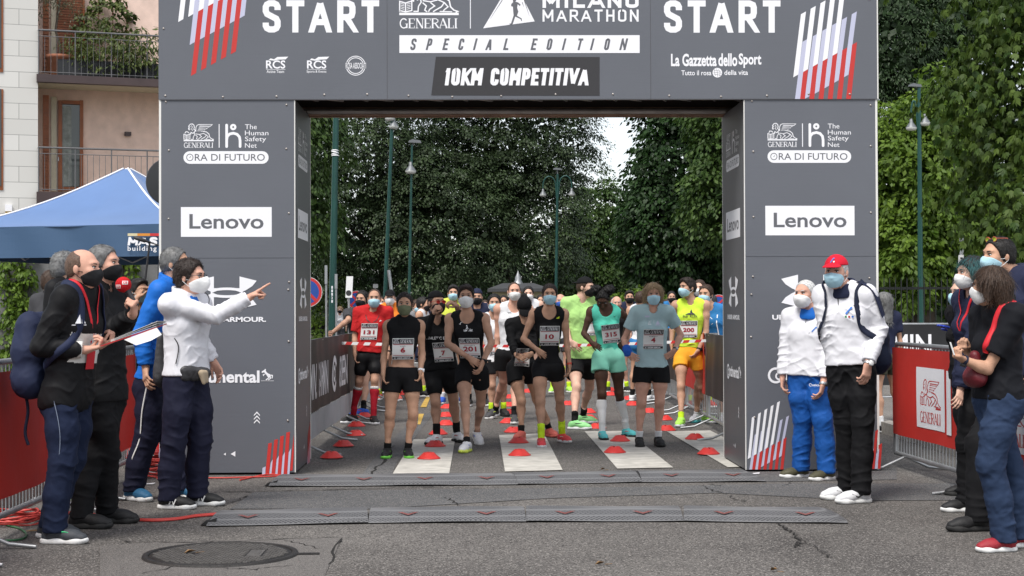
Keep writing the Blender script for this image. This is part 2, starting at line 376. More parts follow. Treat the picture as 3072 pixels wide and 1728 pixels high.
# ---------------------------------------------------------------- manhole cover
M_iron = mat('worn cast iron', (.026, .024, .023), .55, .5, .35, var=.25, vscale=14, bump=.4, bscale=120)
M_iron_hi = mat('polished iron studs', (.12, .113, .106), .5, .5, .4, var=.3, vscale=25)
mc = gnd(662, 1667); mh = empty('manhole_cover', (mc[0], mc[1], 0), 'round cast iron manhole cover with a studded face set in the road', 'manhole cover')
mb = MB(); mb.lathe([(0, .012), (.40, .012), (.402, .006)], mc, 64); mb.build('lid', M_iron, mh)
mb = MB(); mb.lathe([(.405, .004), (.405, .016), (.435, .016), (.44, .004)], mc, 64); mb.build('rim', M_iron, mh)
mb = MB()
for i in range(-24, 25):
    for j in range(-14, 15):
        x, y = i*.031+(j % 2)*.0155, j*.027
        if math.hypot(x, y) > .375 or (abs(x-.2) < .055 and abs(y) < .12) or (abs(x+.14) < .03 and abs(y) < .05): continue
        mb.box((mc[0]+x-.011, mc[1]+y-.0085, .011), (mc[0]+x+.011, mc[1]+y+.0085, .017))
mb.box((mc[0]+.16, mc[1]-.11, .011), (mc[0]+.24, mc[1]+.11, .016)); mb.box((mc[0]+.2, mc[1]-.06, .0162), (mc[0]+.225, mc[1]+.06, .018))
mb.build('studs', M_iron_hi, mh)
mb = MB(); mb.box((mc[0]+.43, mc[1]-.02, .004), (mc[0]+.56, mc[1]+.02, .012)); mb.build('keyhole', M_iron, mh)

# ---------------------------------------------------------------- rubber cable ramps
def rubber(name, c):
    m = mat(name, c, .6, .35, var=.3, vscale=5); n = m.node_tree.nodes; l = m.node_tree.links; b = n['Principled BSDF']
    tc = n.new('ShaderNodeTexCoord'); v = n.new('ShaderNodeTexVoronoi'); v.inputs['Scale'].default_value = 42; mp = n.new('ShaderNodeMapping'); mp.inputs['Rotation'].default_value = (0, 0, .785)
    l.new(tc.outputs['Object'], mp.inputs[0]); l.new(mp.outputs[0], v.inputs['Vector']); v.distance = 'CHEBYCHEV'; v.inputs['Randomness'].default_value = 0
    bu = n.new('ShaderNodeBump'); bu.inputs['Strength'].default_value = .8; bu.inputs['Distance'].default_value = .01; l.new(v.outputs['Distance'], bu.inputs['Height']); l.new(bu.outputs[0], b.inputs['Normal'])
    # grey dust in the valleys
    mr = n.new('ShaderNodeMapRange'); mr.inputs[1].default_value = .30; mr.inputs[2].default_value = .5; l.new(v.outputs['Distance'], mr.inputs[0])
    mx = n.new('ShaderNodeMix'); mx.data_type = 'RGBA'; src = b.inputs['Base Color'].links[0].from_socket; l.new(mr.outputs[0], mx.inputs[0]); l.new(src, mx.inputs[6]); mx.inputs[7].default_value = (.17, .17, .175, 1)
    l.new(mx.outputs[2], b.inputs['Base Color']); return m
M_rub = rubber('dusty black rubber', (.058, .058, .062)); M_rub2 = mat('black rubber teeth', (.02, .02, .02), .6); M_redp = mat('faded red arrow paint', (.17, .06, .055), .7, var=.25, vscale=20)
RAMPPROF = [(0, .006), (.01, .014), (.08, .036), (.13, .047), (.15, .05), (.2, .052), (.25, .05), (.27, .047), (.32, .036), (.39, .014), (.40, .006)]
RAMPPROF = [(y*1.5, z*1.15) for y, z in RAMPPROF]
def ramp(bl, br, label, endl=0, endr=0):
    a, b = gnd(*bl), gnd(*br); u = nrm(b-a); L = np.linalg.norm(b-a); w = V(-u[1], u[0], 0)
    mb = MB(); n = 26; vs = []
    for i in range(n+1):
        t = i/n; s = L*t
        for y, z in RAMPPROF:
            k = 1; sh = 0
            if endl and t < .1: sh = (.1-t)*L*1.1*(y/.6)
            if endr and t > .82: k = max(.1, 1-((t-.82)/.18)**2*.9); sh = 0
            yy = y if not (endr and t > .82) else .02+(y-.02)*max(.25, 1-((t-.82)/.18)**3*.7)
            p = a+u*(s+sh*(1 if endl else 0))+w*yy; vs.append((p[0], p[1], .004+z*k+.003*math.sin(s*5+bl[0])))
    m = len(RAMPPROF); fs = [(i*m+j, (i+1)*m+j, (i+1)*m+j+1, i*m+j+1) for i in range(n) for j in range(m-1)]
    fs += [tuple(range(m))[::-1], tuple(range(n*m, n*m+m))]
    mb.add(vs, fs, 0, True)
    ro = empty('cable_ramp', (*(a+u*L/2)[:2], 0), label, 'cable ramp', 'rubber cable ramps laid across the road')
    o = mb.build('body', M_rub, ro); 
    try: o.data.set_sharp_from_angle(angle=R_(35))
    except Exception: pass
    f = Flat()
    for t in (.25, .75):
        c = a+u*L*t
        for sg in (-1, 1): f.poly([(c@u, .085), (c@u, .11), (c@u+sg*.04, .145), (c@u+sg*.07, .145)][::1])
    mb = MB(); nn = a-u*(a@u)
    f.onto(lambda x, y, s: (u*x+nn+w*(y+.0))*V(1, 1, 0)+V(0, 0, .0125+float(np.interp(y, [q[0] for q in RAMPPROF], [q[1] for q in RAMPPROF]))), mb, 0)
    mb.build('arrow', M_redp, ro)
    if endl:
        mb = MB()
        for k in range(5):
            y = .05+k*.11; p = a+u*(-.05+.11*y/.6)+w*y
            mb.prism([p+V(0, 0, .006), p+u*.1+V(0, 0, .006), p+u*.1+V(0, 0, .045), p+u*.03+V(0, 0, .03)], w*.07)
        mb.build('end_teeth', M_rub2, ro)
fr = [(619, 1582), (1104.6, 1572.5), (1578.5, 1568), (2050.8, 1567), (2545, 1573)]
for i in range(4): ramp(fr[i], fr[i+1], ['front ramp piece with black teeth, beside the red cable', 'front ramp piece second from the red cable end', 'front ramp piece third from the red cable end', 'rounded end piece of the front ramp, on the right'][i], i == 0, i == 3)
fr = [(806, 1462), (1182, 1459.6), (1554, 1456), (1926, 1449), (2300, 1447)]
for i in range(4): ramp(fr[i], fr[i+1], ['rear ramp piece with black teeth by the left pillar', 'rear ramp piece in front of the first white stripe', 'rear ramp piece between the second and third white stripes', 'tapered end piece of the rear ramp by the right pillar'][i], i == 0, i == 3)

# ================================================================ start arch
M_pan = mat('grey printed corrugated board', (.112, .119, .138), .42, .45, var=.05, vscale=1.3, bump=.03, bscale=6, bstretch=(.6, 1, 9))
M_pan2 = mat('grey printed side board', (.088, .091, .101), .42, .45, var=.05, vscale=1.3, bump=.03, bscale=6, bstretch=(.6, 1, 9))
M_wht = mat('white print', (.80, .80, .83), .45, .4); M_lav = mat('lavender print', (.48, .49, .63), .45, .4); M_red = mat('red print', (.50, .035, .03), .45, .4)
M_ltr = mat('grey lettering', (.115, .118, .132), .45, .4); M_blk = mat('near black print', (.036, .035, .038), .5, .35); M_edge = mat('white board edge', (.70, .69, .66), .6)
M_tube = mat('dull aluminium tube', (.36, .33, .31), .45, .5, .7, var=.2, vscale=6); M_rust = mat('brown painted beam', (.34, .21, .15), .65, var=.3, vscale=5); M_dark = mat('shade dark inner board', (.06, .052, .048), .7)
ART = [M_wht, M_lav, M_red, M_ltr, M_blk]
YA, DEP = 13.30, 1.19
XL0, XL1 = at(479.4, 700, YA)[0], at(885, 700, YA)[0]; XR0, XR1 = at(2233.7, 700, YA)[0], at(2632, 700, YA)[0]
ZB = at(900, 298, YA)[2]
def para(f, xb, yb, yt, w, m, lean=.114, e=.57, eb=None):
    eb = e if eb is None else eb
    f.poly([(xb, yb), (xb+w, yb-eb*w), (xb+w+lean*(yb-yt), yt-e*w), (xb+lean*(yb-yt), yt)], m)
def serif_generali(f, x0, y0, x1, y1, m=0):
    """GENERALI in a serif cut: thick and thin strokes with slab feet"""
    W8 = [1.15, .95, 1.15, .95, 1.08, 1.1, .9, .55]; tot = sum(W8); x = x0; k = (x1-x0)/tot; h = y1-y0
    def q(pts, w): f.stroke([(x+px*k, y0+py*h) for px, py in pts], w*k, m)
    for ch, w in zip('GENERALI', W8):
        i0, i1, T, t = .06, w-.08, .20, .07
        mid = (i0+i1)/2
        if ch == 'G':
            rr = (i1-i0)/2; q([(mid+rr*.92*math.cos(R_(a)), .5+.47*math.sin(R_(a))) for a in range(40, 325, 15)], .15); q([(i1-.1, .02), (i1-.1, .45)], T*.9); q([(i1-.32, .45), (i1+.06, .45)], t)
        if ch in 'ENRLI':
            q([(i0+.14, 0), (i0+.14, 1)], T if ch != 'N' else t*1.2); q([(i0-.02, .03), (i0+.34, .03)], t); q([(i0-.02, .97), (i0+.34, .97)], t)
        if ch == 'E':
            for yy in (.03, .5, .97): q([(i0+.1, yy), (i1-(.16 if yy == .5 else 0), yy)], t)
            q([(i1-.03, 0), (i1-.03, .25)], t); q([(i1-.03, .78), (i1-.03, 1)], t)
        if ch == 'N': q([(i0+.12, 1), (i1-.1, 0)], T); q([(i1-.1, 0), (i1-.1, 1)], t*1.2); q([(i1-.25, .97), (i1+.06, .97)], t)
        if ch == 'R': q([(i0+.14, .97), (mid+.1, .97), (i1-.1, .84), (i1-.1, .66), (mid+.1, .52), (i0+.14, .52)], .11); q([(mid, .5), (i1, .02)], T*.9)
        if ch == 'A': q([(i0, .02), (mid-.03, 1)], t*1.2); q([(i1, .02), (mid-.06, 1)], T); q([(i0+.15, .32), (i1-.15, .32)], t); q([(i0-.06, .03), (i0+.18, .03)], t); q([(i1-.2, .03), (i1+.06, .03)], t)
        if ch == 'L': q([(i0+.1, .03), (i1, .03)], t); q([(i1-.03, 0), (i1-.03, .3)], t)
        x += w*k
def lion():
    """winged lion on a plinth with an open book; units of the drawing: 285 x 165, y down, origin at its left foot"""
    f = Flat(); P = lambda *q: [(a-350, b-390) for a, b in q]
    f.poly(P((350, 378), (635, 378), (635, 390), (350, 390)))
    for q in ([(352, 374), (352, 324), (380, 332), (410, 322), (410, 368), (380, 374), (352, 368)], [(380, 332), (380, 374)]): f.stroke(P(*q), 6)
    for y in (338, 346, 354, 362):
        f.stroke(P((358, y-4), (374, y)), 3); f.stroke(P((386, y), (404, y-5)), 3)
    f.stroke(P((362, 316), (372, 300), (390, 302), (402, 314)), 7)
    f.stroke(P((418, 372), (440, 372), (442, 348), (455, 328), (450, 300)), 6)
    f.stroke(P((405, 286), (396, 272), (402, 262), (398, 248), (412, 230), (432, 226), (448, 238), (452, 260), (446, 276), (462, 288), (452, 304), (438, 316), (420, 306), (418, 322), (408, 318)), 7)
    f.stroke(P((404, 256), (416, 252)), 5); f.stroke(P((402, 272), (416, 276)), 5); f.stroke(P((424, 240), (432, 256), (426, 276), (436, 292)), 5)
    f.stroke(P((466, 300), (466, 262), (476, 240), (494, 232), (622, 232), (604, 248), (500, 246)), 6)
    for a, b, c, d in ((494, 256, 592, 252), (492, 268, 576, 266), (486, 280, 556, 278), (480, 292, 530, 290)): f.stroke(P((a, b), (c, b), (c-14, d+8)), 5)
    f.stroke(P((530, 296), (566, 302), (590, 322), (596, 350), (612, 366), (632, 372), (620, 376)), 7)
    f.stroke(P((462, 320), (500, 326), (536, 316), (566, 330), (552, 350), (524, 366), (512, 374)), 6)
    f.stroke(P((462, 330), (480, 346), (472, 366), (484, 374)), 6); f.stroke(P((500, 330), (520, 346), (496, 362), (490, 374)), 6)
    f.stroke(P((566, 330), (584, 350), (566, 364), (560, 374)), 6); f.stroke(P((544, 372), (604, 374)), 5)
    return f
LION = lion()
def ua(f, cx, cy, r, m=0):
    """two mirrored horn shapes that overlap in a lens"""
    for s in (1, -1):
        g = lambda q: [(cx+x*r*1.04, cy-s*y*r*.66) for x, y in q]
        for k in (1, -1):
            f.poly(g([(k*.42, .84), (k*.98, .62), (k*.84, .34), (k*.62, .12), (k*.46, .02), (k*.42, .02)]), m)
        arc = [(math.sin(a)*.62, .02+.02-.24*math.cos(a)) for a in np.linspace(-1.05, 1.05, 13)]
        f.stroke(g(arc), [.16*r, .14*r, .12*r]+[.09*r]*7+[.12*r, .14*r, .16*r], m)
def horse(f, x, y, s, m=0):
    P = lambda *q: [(x+a*s, y+b*s) for a, b in q]
    f.poly(P((.0, .32), (.06, .2), (.22, .12), (.34, .02), (.42, .0), (.38, .14), (.5, .34), (.42, .42), (.3, .36), (.22, .3), (.1, .36)), m)
    f.poly(P((.34, .2), (.62, .42), (.8, .5), (.86, .66), (.7, .82), (.56, .72), (.42, .5), (.3, .36)), m)
    f.stroke(P((.36, .46), (.16, .52), (.2, .66)), .07*s, m); f.stroke(P((.7, .76), (.52, .92), (.4, 1.0)), .09*s, m); f.stroke(P((.8, .7), (.82, .86), (.62, 1.0)), .09*s, m)
    f.stroke(P((.84, .56), (1.0, .6), (.96, .86)), .09*s, m); f.rect(x-.05*s, y+1.07*s, x+1.12*s, y+1.1*s, m)
def genblock(f):
    """the double logo with its pill, in photograph pixels of the left pillar"""
    Z = lambda x, y: (440+x/3.15, 300+y/3.15)
    f.put(LION, 440+350/3.15, 300+390/3.15, 1/3.15); serif_generali(f, *Z(352, 452), *Z(635, 403))
    f.rect(*Z(682, 450), *Z(690, 228))
    f.stroke([Z(757, 240), Z(757, 440)], 8); f.disc(*Z(757, 238), 4); f.disc(*Z(757, 440), 4)
    f.stroke([Z(757, 380), Z(762, 345), Z(785, 322), Z(820, 314), Z(855, 324), Z(878, 350), Z(884, 385), Z(884, 440)], 8); f.disc(*Z(884, 440), 4)
    f.disc(*Z(819, 256), 30/3.15); f.layer = 1; f.disc(*Z(819, 256), 9/3.15, 3); f.layer = 0
    for t, y0, y1, x1 in (('The', 276, 230, 1042), ('Human', 334, 290, 1152), ('Safety', 404, 346, 1130), ('Net', 452, 408, 1042)): f.text(t, *Z(930, y0), *Z(x1, y1))
    f.pill(440+348/3.15, 300+484/3.15, 440+1154/3.15, 300+603/3.15); f.layer = 1; f.text('RA DI FUTURO', *Z(456, 575), *Z(1118, 510), m=3, bold=.004)
    cx, cy = Z(409, 543); f.stroke([(cx+9.6*math.cos(a), cy+9.8*math.sin(a)) for a in np.linspace(0, 2*math.pi, 22)], 2.1, 3); f.stroke([(cx-1, cy+1), (cx+3, cy-3)], 1.6, 3); f.layer = 0
def lenovo(f):
    Z = lambda x, y: (440+x/3.15, 300+y/3.15)
    f.rect(*Z(324, 1293), *Z(1182, 1012)); f.layer = 1; f.text('Lenovo', *Z(404, 1218), *Z(1105, 1078), m=3, bold=.018); f.layer = 0
def pillar_art(right=False):
    f = Flat(True); genblock(f); lenovo(f); Z = lambda x, y: (440+x/2.1, 760+y/2.1)
    cx = 680
    ua(f, cx, 760+248/2.1, 88); f.text('UNDER ARMOUR.', cx-118, 760+432/2.1, cx+118, 760+400/2.1, bold=.035)
    if right: pass
    f.text('ntinental', cx-82, 760+816/2.1, cx+98, 760+738/2.1, bold=.03)
    f.arc(cx-108, 760+785/2.1, 21, 20, 340, 7); f.arc(cx-98, 760+790/2.1, 9.5, 0, 360, 5)
    horse(f, 440+722/2.1, 760+728/2.1, 33)
    for k in range(3):
        y = 760+(996+k*24)/2.1; x = 440+693/2.1; f.poly([(x-9, y+10), (x, y), (x+9, y+10), (x+9, y+14), (x, y+5), (x-9, y+14)])
    f.poly([Z(557, 1246), Z(557, 1281), Z(528, 1264)]); f.poly([Z(497, 1256), Z(497, 1274), Z(483, 1266)])
    if not right:
        for i, (xb, yt) in enumerate(((745, 1198), (783, 1175), (821, 1153), (859, 1129), (898, 1106))):
            x, y = Z(xb, 1400); w = 11 if i < 4 else 7
            if i < 4: f.poly([(x, y), (x+w, y-1), (x+w+9, 760+(yt-6)/2.1), (x+9, 760+yt/2.1)], 2)
            else: f.poly([Z(900, 1372), Z(917, 1366), Z(925, 1250), Z(925, 1140)], 2)
            if i < 4: f.poly([Z(xb+24, 1400), Z(xb+38, 1396), Z(xb+50, 1272-22*i+20), Z(xb+26+8, 1320-22*i)], 1)
        f.poly([Z(724, 1400), Z(744, 1400), Z(748, 1342), Z(728, 1352)], 1)
        f.poly([Z(72, 1420), Z(88, 1412), Z(112, 1135), Z(98, 1165)], 0); f.poly([Z(75, 1260), Z(80, 1330), Z(90, 1300), Z(98, 1165)], 1)
    return f
def right_art():
    """bottom graphics of the right pillar (read off the photograph at 1.685x from 2100, 680)"""
    f = Flat(True); Z = lambda x, y: (2100+x/1.685, 680+y/1.685)
    for i in range(5):
        xb, xt = 241+i*28.5, 262+i*32; yb = 1175-i*17+(0 if i else 0); yt = 965-19*i
        f.poly([Z(xb, yb), Z(xb+15, yb-9), Z(xt+14, yt-8), Z(xt, yt)], 0)
    f.layer = -.4
    for i in range(6):
        xb, xt = 249+i*29.5, 276+i*32; yb = 1232 if i < 2 else 1232-(i-1)*16; yt = 1052-18*i
        f.poly([Z(xb, yb), Z(xb+15, yb-(0 if i < 2 else 9)), Z(xt+14, yt-8), Z(xt, yt)], 1)
    for i in range(6):
        xb, xt = 263+i*28.5, 272+i*30; yt = 1158-17*i
        f.poly([Z(xb, 1232), Z(xb+15, 1232), Z(xt+15, yt-9), Z(xt, yt)], 2)
    f.layer = 0
    for i in range(2): f.poly([Z(868+30*i, 1238), Z(882+30*i, 1238), Z(900+20*i, 1024+70*i), Z(886+16*i, 1034+70*i)], 2)
    for i in range(2): f.poly([Z(853+30*i, 1238), Z(866+30*i, 1238), Z(878+28*i, 1120), Z(862+28*i, 1150)], 1)
    return f
arch = empty('start_arch', ((XL0+XR1)/2, YA+DEP/2, 0), 'tall grey race start gate of two printed pillars and a lettered crossbeam', 'start gate')
u_of = lambda px, py: ((px-479.4)/(885-479.4), at(px, py, YA)[2])
def screws(mb, pts, m):
    for p in pts: mb.lathe([(.010, 0), (.008, .004), (.004, .006), (0, .007)], (p[0], p[1], p[2]), 10, m, True, (0, -1, 0))
def pillar(x0, x1, right):
    zt = ZB-.002
    p = MB()
    p.box((x0, YA, .02), (x1, YA+.006, at(600, 774, YA)[2]-.002), 0); p.box((x0, YA-.002, at(600, 774, YA)[2]), (x1, YA+.006, zt), 0)     # front boards
    xo = x0 if right else x1; sg = 1 if right else -1                                                                       # inner board
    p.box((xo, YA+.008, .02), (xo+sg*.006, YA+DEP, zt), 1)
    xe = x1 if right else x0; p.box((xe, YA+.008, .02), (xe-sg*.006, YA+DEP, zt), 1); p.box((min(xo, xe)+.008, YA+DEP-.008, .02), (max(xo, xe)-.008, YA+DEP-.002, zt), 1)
    p.box((xo-sg*.003, YA-.0035, .02), (xo+sg*.005, YA+.007, zt), 2); p.box((xe+sg*.006, YA-.003, .02), (xe-sg*.012, YA+.010, zt), 2)
    p.box((xo-sg*.003, YA+DEP-.006, .02), (xo+sg*.01, YA+DEP+.012, zt), 2)
    rr = random.Random(int(x0*10))
    zs = [.5, 1.1, 1.55, 1.68, 2.2, 2.75, 3.12]
    screws(p, [(x0+.06+rr.uniform(-.01, .02), YA-.002, z+rr.uniform(-.05, .05)) for z in zs]+[(x1-.06+rr.uniform(-.02, .01), YA-.002, z+rr.uniform(-.05, .05)) for z in zs], 3)
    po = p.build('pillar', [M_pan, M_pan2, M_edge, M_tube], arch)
    mb = MB(); w = x1-x0
    pillar_art(right).onto(lambda x, y, s: (x0+w*u_of(x, y)[0], YA-.0028-s, u_of(x, y)[1]), mb)
    if right: right_art().onto(lambda x, y, s: (at(x, y, YA)[0], YA-.0034-s, max(.022, at(x, y, YA)[2])), mb)
    mb.build('front_print', ART, po)
    mb = MB()
    def side(x, y, s):
        u, z = u_of(x, y); u = min(1, max(0, u)); return (xo-sg*(.002+s), YA+.012+(DEP-.03)*((1-u) if right else u), z)
    pillar_art(right).onto(side, mb); mb.build('side_print', ART, po)
pillar(XL0, XL1, False); pillar(XR0, XR1, True)
ZT = ZB+1.95
h = MB(); h.box((XL0-.005, YA-.012, ZB), (XR1+.005, YA-.004, ZT), 0)
for sx in (974*1.19255, 1636*1.19255): h.box((at(sx, 100, YA)[0]-.002, YA-.0135, ZB), (at(sx, 100, YA)[0]+.002, YA-.0121, ZT), 1)
h.box((XL0-.01, YA-.002, ZB), (XL0-.004, YA+DEP, ZT), 0); h.box((XR1+.004, YA-.014, ZB), (XR1+.014, YA+DEP, ZT), 2)
h.box((XL0, YA-.0115, ZB-.006), (XR1, YA+.004, ZB-.001), 1)
screws(h, [(XL0+.05+i*.42+.1*math.sin(i*7), YA-.012, ZB+.03+.012*math.sin(i*5)) for i in range(15)]+[(XL0+.035, YA-.012, ZB+.6), (XL0+.04, YA-.012, ZB+1.02), (XR1-.06, YA-.012, ZB+.85)], 3)
ho = h.build('header_board', [M_pan, mat('board seam', (.09, .09, .1), .6), M_edge, M_tube], arch)
f = Flat(True); Z = lambda x, y: (440+x/3.389, y/3.389)
for i in range(2): x, y = Z(320+102*i, 224-52*i); para(f, x, y, -40, 15.5, 0)
for i in range(6): x, y = Z(437+101.5*i, 457-54*i); para(f, x, y, -60, 15.3, 1)
for i in range(5):
    x, y = Z(450+101*i, 772-55*i); yt = Z(0, 115-53.5*i)[1]; para(f, x, y, yt, 15.6, 2)
    para(f, x+.114*(y-yt), yt, -60, 15.6, 0)
Z = lambda x, y: (1940+x/3.389, y/3.389)
for i in range(6): x, y = Z(1508+98*i if i < 2 else 1702+99.5*(i-2), 1006 if i < 2 else 957-56*(i-2)); para(f, x, y, Z(0, 425-56*i)[1], 15.2, 1, eb=0 if i == 0 else None, lean=.132)
for i in range(5): x, y = Z(1490+99.5*i, 787-55*i); para(f, x, y, Z(0, 145-56*i)[1], 15.2, 0, lean=.122)
for i in range(6): x, y = Z(1560+93.5*i, 1006); para(f, x, y, Z(0, 733-55.5*i)[1], 14.6, 2, eb=0, lean=.112)
def start(f, x0, w, y):
    for k, ch in enumerate('START'):
        x = x0+(0, 71, 142, 223.6, 296.5)[k]; f.block(ch, x, y+97, x+(54, 54, 61, 55, 53)[k], y, 18.5)
start(f, 788, 352, .5); start(f, 1992, 346, 1)
f.text('RCS', 798, 206, 856, 181, bold=.02); f.text('Active Team', 800, 219, 852, 210, bold=.008); f.poly([(806, 180), (812, 175), (822, 178), (832, 171), (865, 170), (857, 178), (836, 179), (822, 182)]); f.rect(798, 209, 856, 208)
f.text('RCS', 921, 206, 979, 181, bold=.02); f.text('Sports & Events', 920, 220, 979, 211, bold=.008); f.poly([(929, 180), (935, 175), (945, 178), (955, 171), (988, 170), (980, 178), (959, 179), (945, 182)]); f.rect(921, 209, 979, 208)
for r in (28.5, 23.5): f.arc(1067, 197, r, 20, 160, 2.2); f.arc(1067, 197, r, 200, 340, 2.2)
f.text('ROSA ASSOCIATI', 1037, 206, 1098, 188, bold=.012)
f.text('La Gazzetta', 2013, 199, 2150, 161, bold=.03); f.text('dello', 2155, 199, 2212, 160, bold=.03); f.text('Sport', 2216, 204, 2284, 160, bold=.03)
f.text('Tutto il rosa', 2044, 226, 2134, 211, bold=.012); f.text('della vita', 2173, 225, 2244, 210, bold=.012); f.disc(2152, 218, 14.5); f.layer = 1
for k in (-6, 0, 6): f.stroke([(2152+k-2, 205+abs(k)/2), (2152+k*1.4, 218), (2152+k+1, 231-abs(k)/2)], .8, 3); f.stroke([(2139+abs(k)/3, 218+k-2), (2165-abs(k)/3, 218+k+2)], .8, 3)
f.layer = 0
Z = lambda x, y: (1100+x/2.862, y/2.862)
f.put(LION, Z(280, 0)[0], Z(0, 130)[1], (790-280)/2.862/285); serif_generali(f, *Z(282, 243), *Z(788, 158)); f.rect(*Z(887, 245), *Z(894, -90))
f.poly([Z(1000, 243), Z(1443, 184), Z(1350, 0), Z(1300, -120), Z(1210, -120), Z(1145, 0)])
f.layer = 1
for a, b in (((1165, 0), (1062, 160)), ((1352, 0), (1397, 138)), ((1335, 20), (1350, 60))): f.stroke([Z(*a), Z(*b)], [2.2, .4], 3)
f.layer = 1; f.poly([Z(1255, 5), Z(1262, -22), Z(1282, -22), Z(1284, 6), Z(1275, 14), Z(1300, 20), Z(1322, 40), Z(1316, 52), Z(1296, 36), Z(1292, 66), Z(1302, 100), Z(1290, 134), Z(1330, 158), Z(1334, 180), Z(1326, 178), Z(1322, 164), Z(1276, 142), Z(1254, 206), Z(1240, 214), Z(1222, 206), Z(1240, 200), Z(1262, 130), Z(1258, 95), Z(1256, 58), Z(1240, 52), Z(1242, 34), Z(1258, 18)], 3); f.layer = 0
f.block('MILANO', *Z(1510, 68), *Z(2335, -62), 10.5, gap=.3); f.block('MARATHON', *Z(1510, 186), *Z(2335, 82), 6, gap=.42)
f.rect(*Z(281, 455), *Z(2344, 302)); f.layer = 1
for ch, x in zip('SPECIALEDITION', (370, 508, 650, 782, 918, 1022, 1172, 1408, 1540, 1680, 1800, 1922, 2034, 2170)):
    w = {'I': 28, 'N': 72, 'A': 64, 'S': 62}.get(ch, 60); f.block(ch, *Z(x, 430), *Z(x+w-18, 330), 6.2, 3, shear=.2)
f.layer = 0; f.poly([Z(594, 487), Z(2000, 489), Z(2000, 822), Z(555, 818)], 4); f.layer = 1.6
f.block('10KM', *Z(664, 733), *Z(988, 585), 11.2, shear=.1, gap=.16); f.block('COMPETITIVA', *Z(1058, 733), *Z(1900, 585), 11.2, shear=.1, gap=.16)
mb = MB(); f.onto(lambda x, y, s: at(x, y, YA-.0128-s), mb); mb.build('header_print', ART, ho)
# truss, and dark boards whose colour stands for the shade inside the beam
t = MB(); x0, x1 = XL0+.1, XR1-.1
for y, z in ((YA+.16, ZB+.10), (YA+.62, ZB+.10), (YA+DEP-.14, ZB+.03), (YA+DEP-.22, ZB+.16)): t.tube([(x0, y, z), (x1, y, z)], .026, 10)
n = 26
for i in range(n):
    a, b = x0+(x1-x0)*i/n, x0+(x1-x0)*(i+1)/n; ya, yb = (YA+.16, YA+.62) if i % 2 else (YA+.62, YA+.16)
    t.tube([(a, ya, ZB+.1), (b, yb, ZB+.1)], .013, 8); t.tube([(a, yb, ZB+.1), (b, YA+DEP-.2, ZB+.12)], .013, 8)
t.build('truss', M_tube, arch)
t = MB(); t.box((XL1-.15, YA+DEP-.11, ZB-.0), (XR0+.15, YA+DEP-.05, ZB+.07)); t.box((XL1-.15, YA+DEP-.05, ZB-.012), (XR0+.15, YA+DEP+.0, ZB+.03))
t.build('back_rail', M_rust, arch)
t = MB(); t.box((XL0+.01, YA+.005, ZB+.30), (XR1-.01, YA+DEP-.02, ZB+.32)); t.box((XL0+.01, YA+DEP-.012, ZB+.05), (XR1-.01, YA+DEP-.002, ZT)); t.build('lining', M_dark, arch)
# ================================================================ trees and plants
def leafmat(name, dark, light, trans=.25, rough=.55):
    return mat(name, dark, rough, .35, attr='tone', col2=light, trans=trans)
M_bark = mat('grey brown bark', (.075, .06, .047), .9, var=.35, vscale=6, bump=.6, bscale=12, bstretch=(1, 1, .25))
def leaves_mesh(cen, nor, axis, L, Wd, fold=.25, droop=.15):
    """one folded kite per leaf: numpy arrays of centres, normals, long axes, lengths and widths"""
    side = np.cross(nor, axis); side /= np.linalg.norm(side, axis=1)[:, None]+1e-9
    L = L[:, None]; Wd = Wd[:, None]
    b = cen; m1 = cen+axis*L*.45+side*Wd*.5-nor*Wd*fold*.5; m2 = cen+axis*L*.45-side*Wd*.5-nor*Wd*fold*.5; t = cen+axis*L-nor*L*droop
    n = len(cen); v = np.stack([b, m1, t, m2], 1).reshape(-1, 3); i = np.arange(n)*4
    return v, np.stack([i, i+1, i+2, i+3], 1)
def unit(a): return a/(np.linalg.norm(a, axis=1)[:, None]+1e-9)
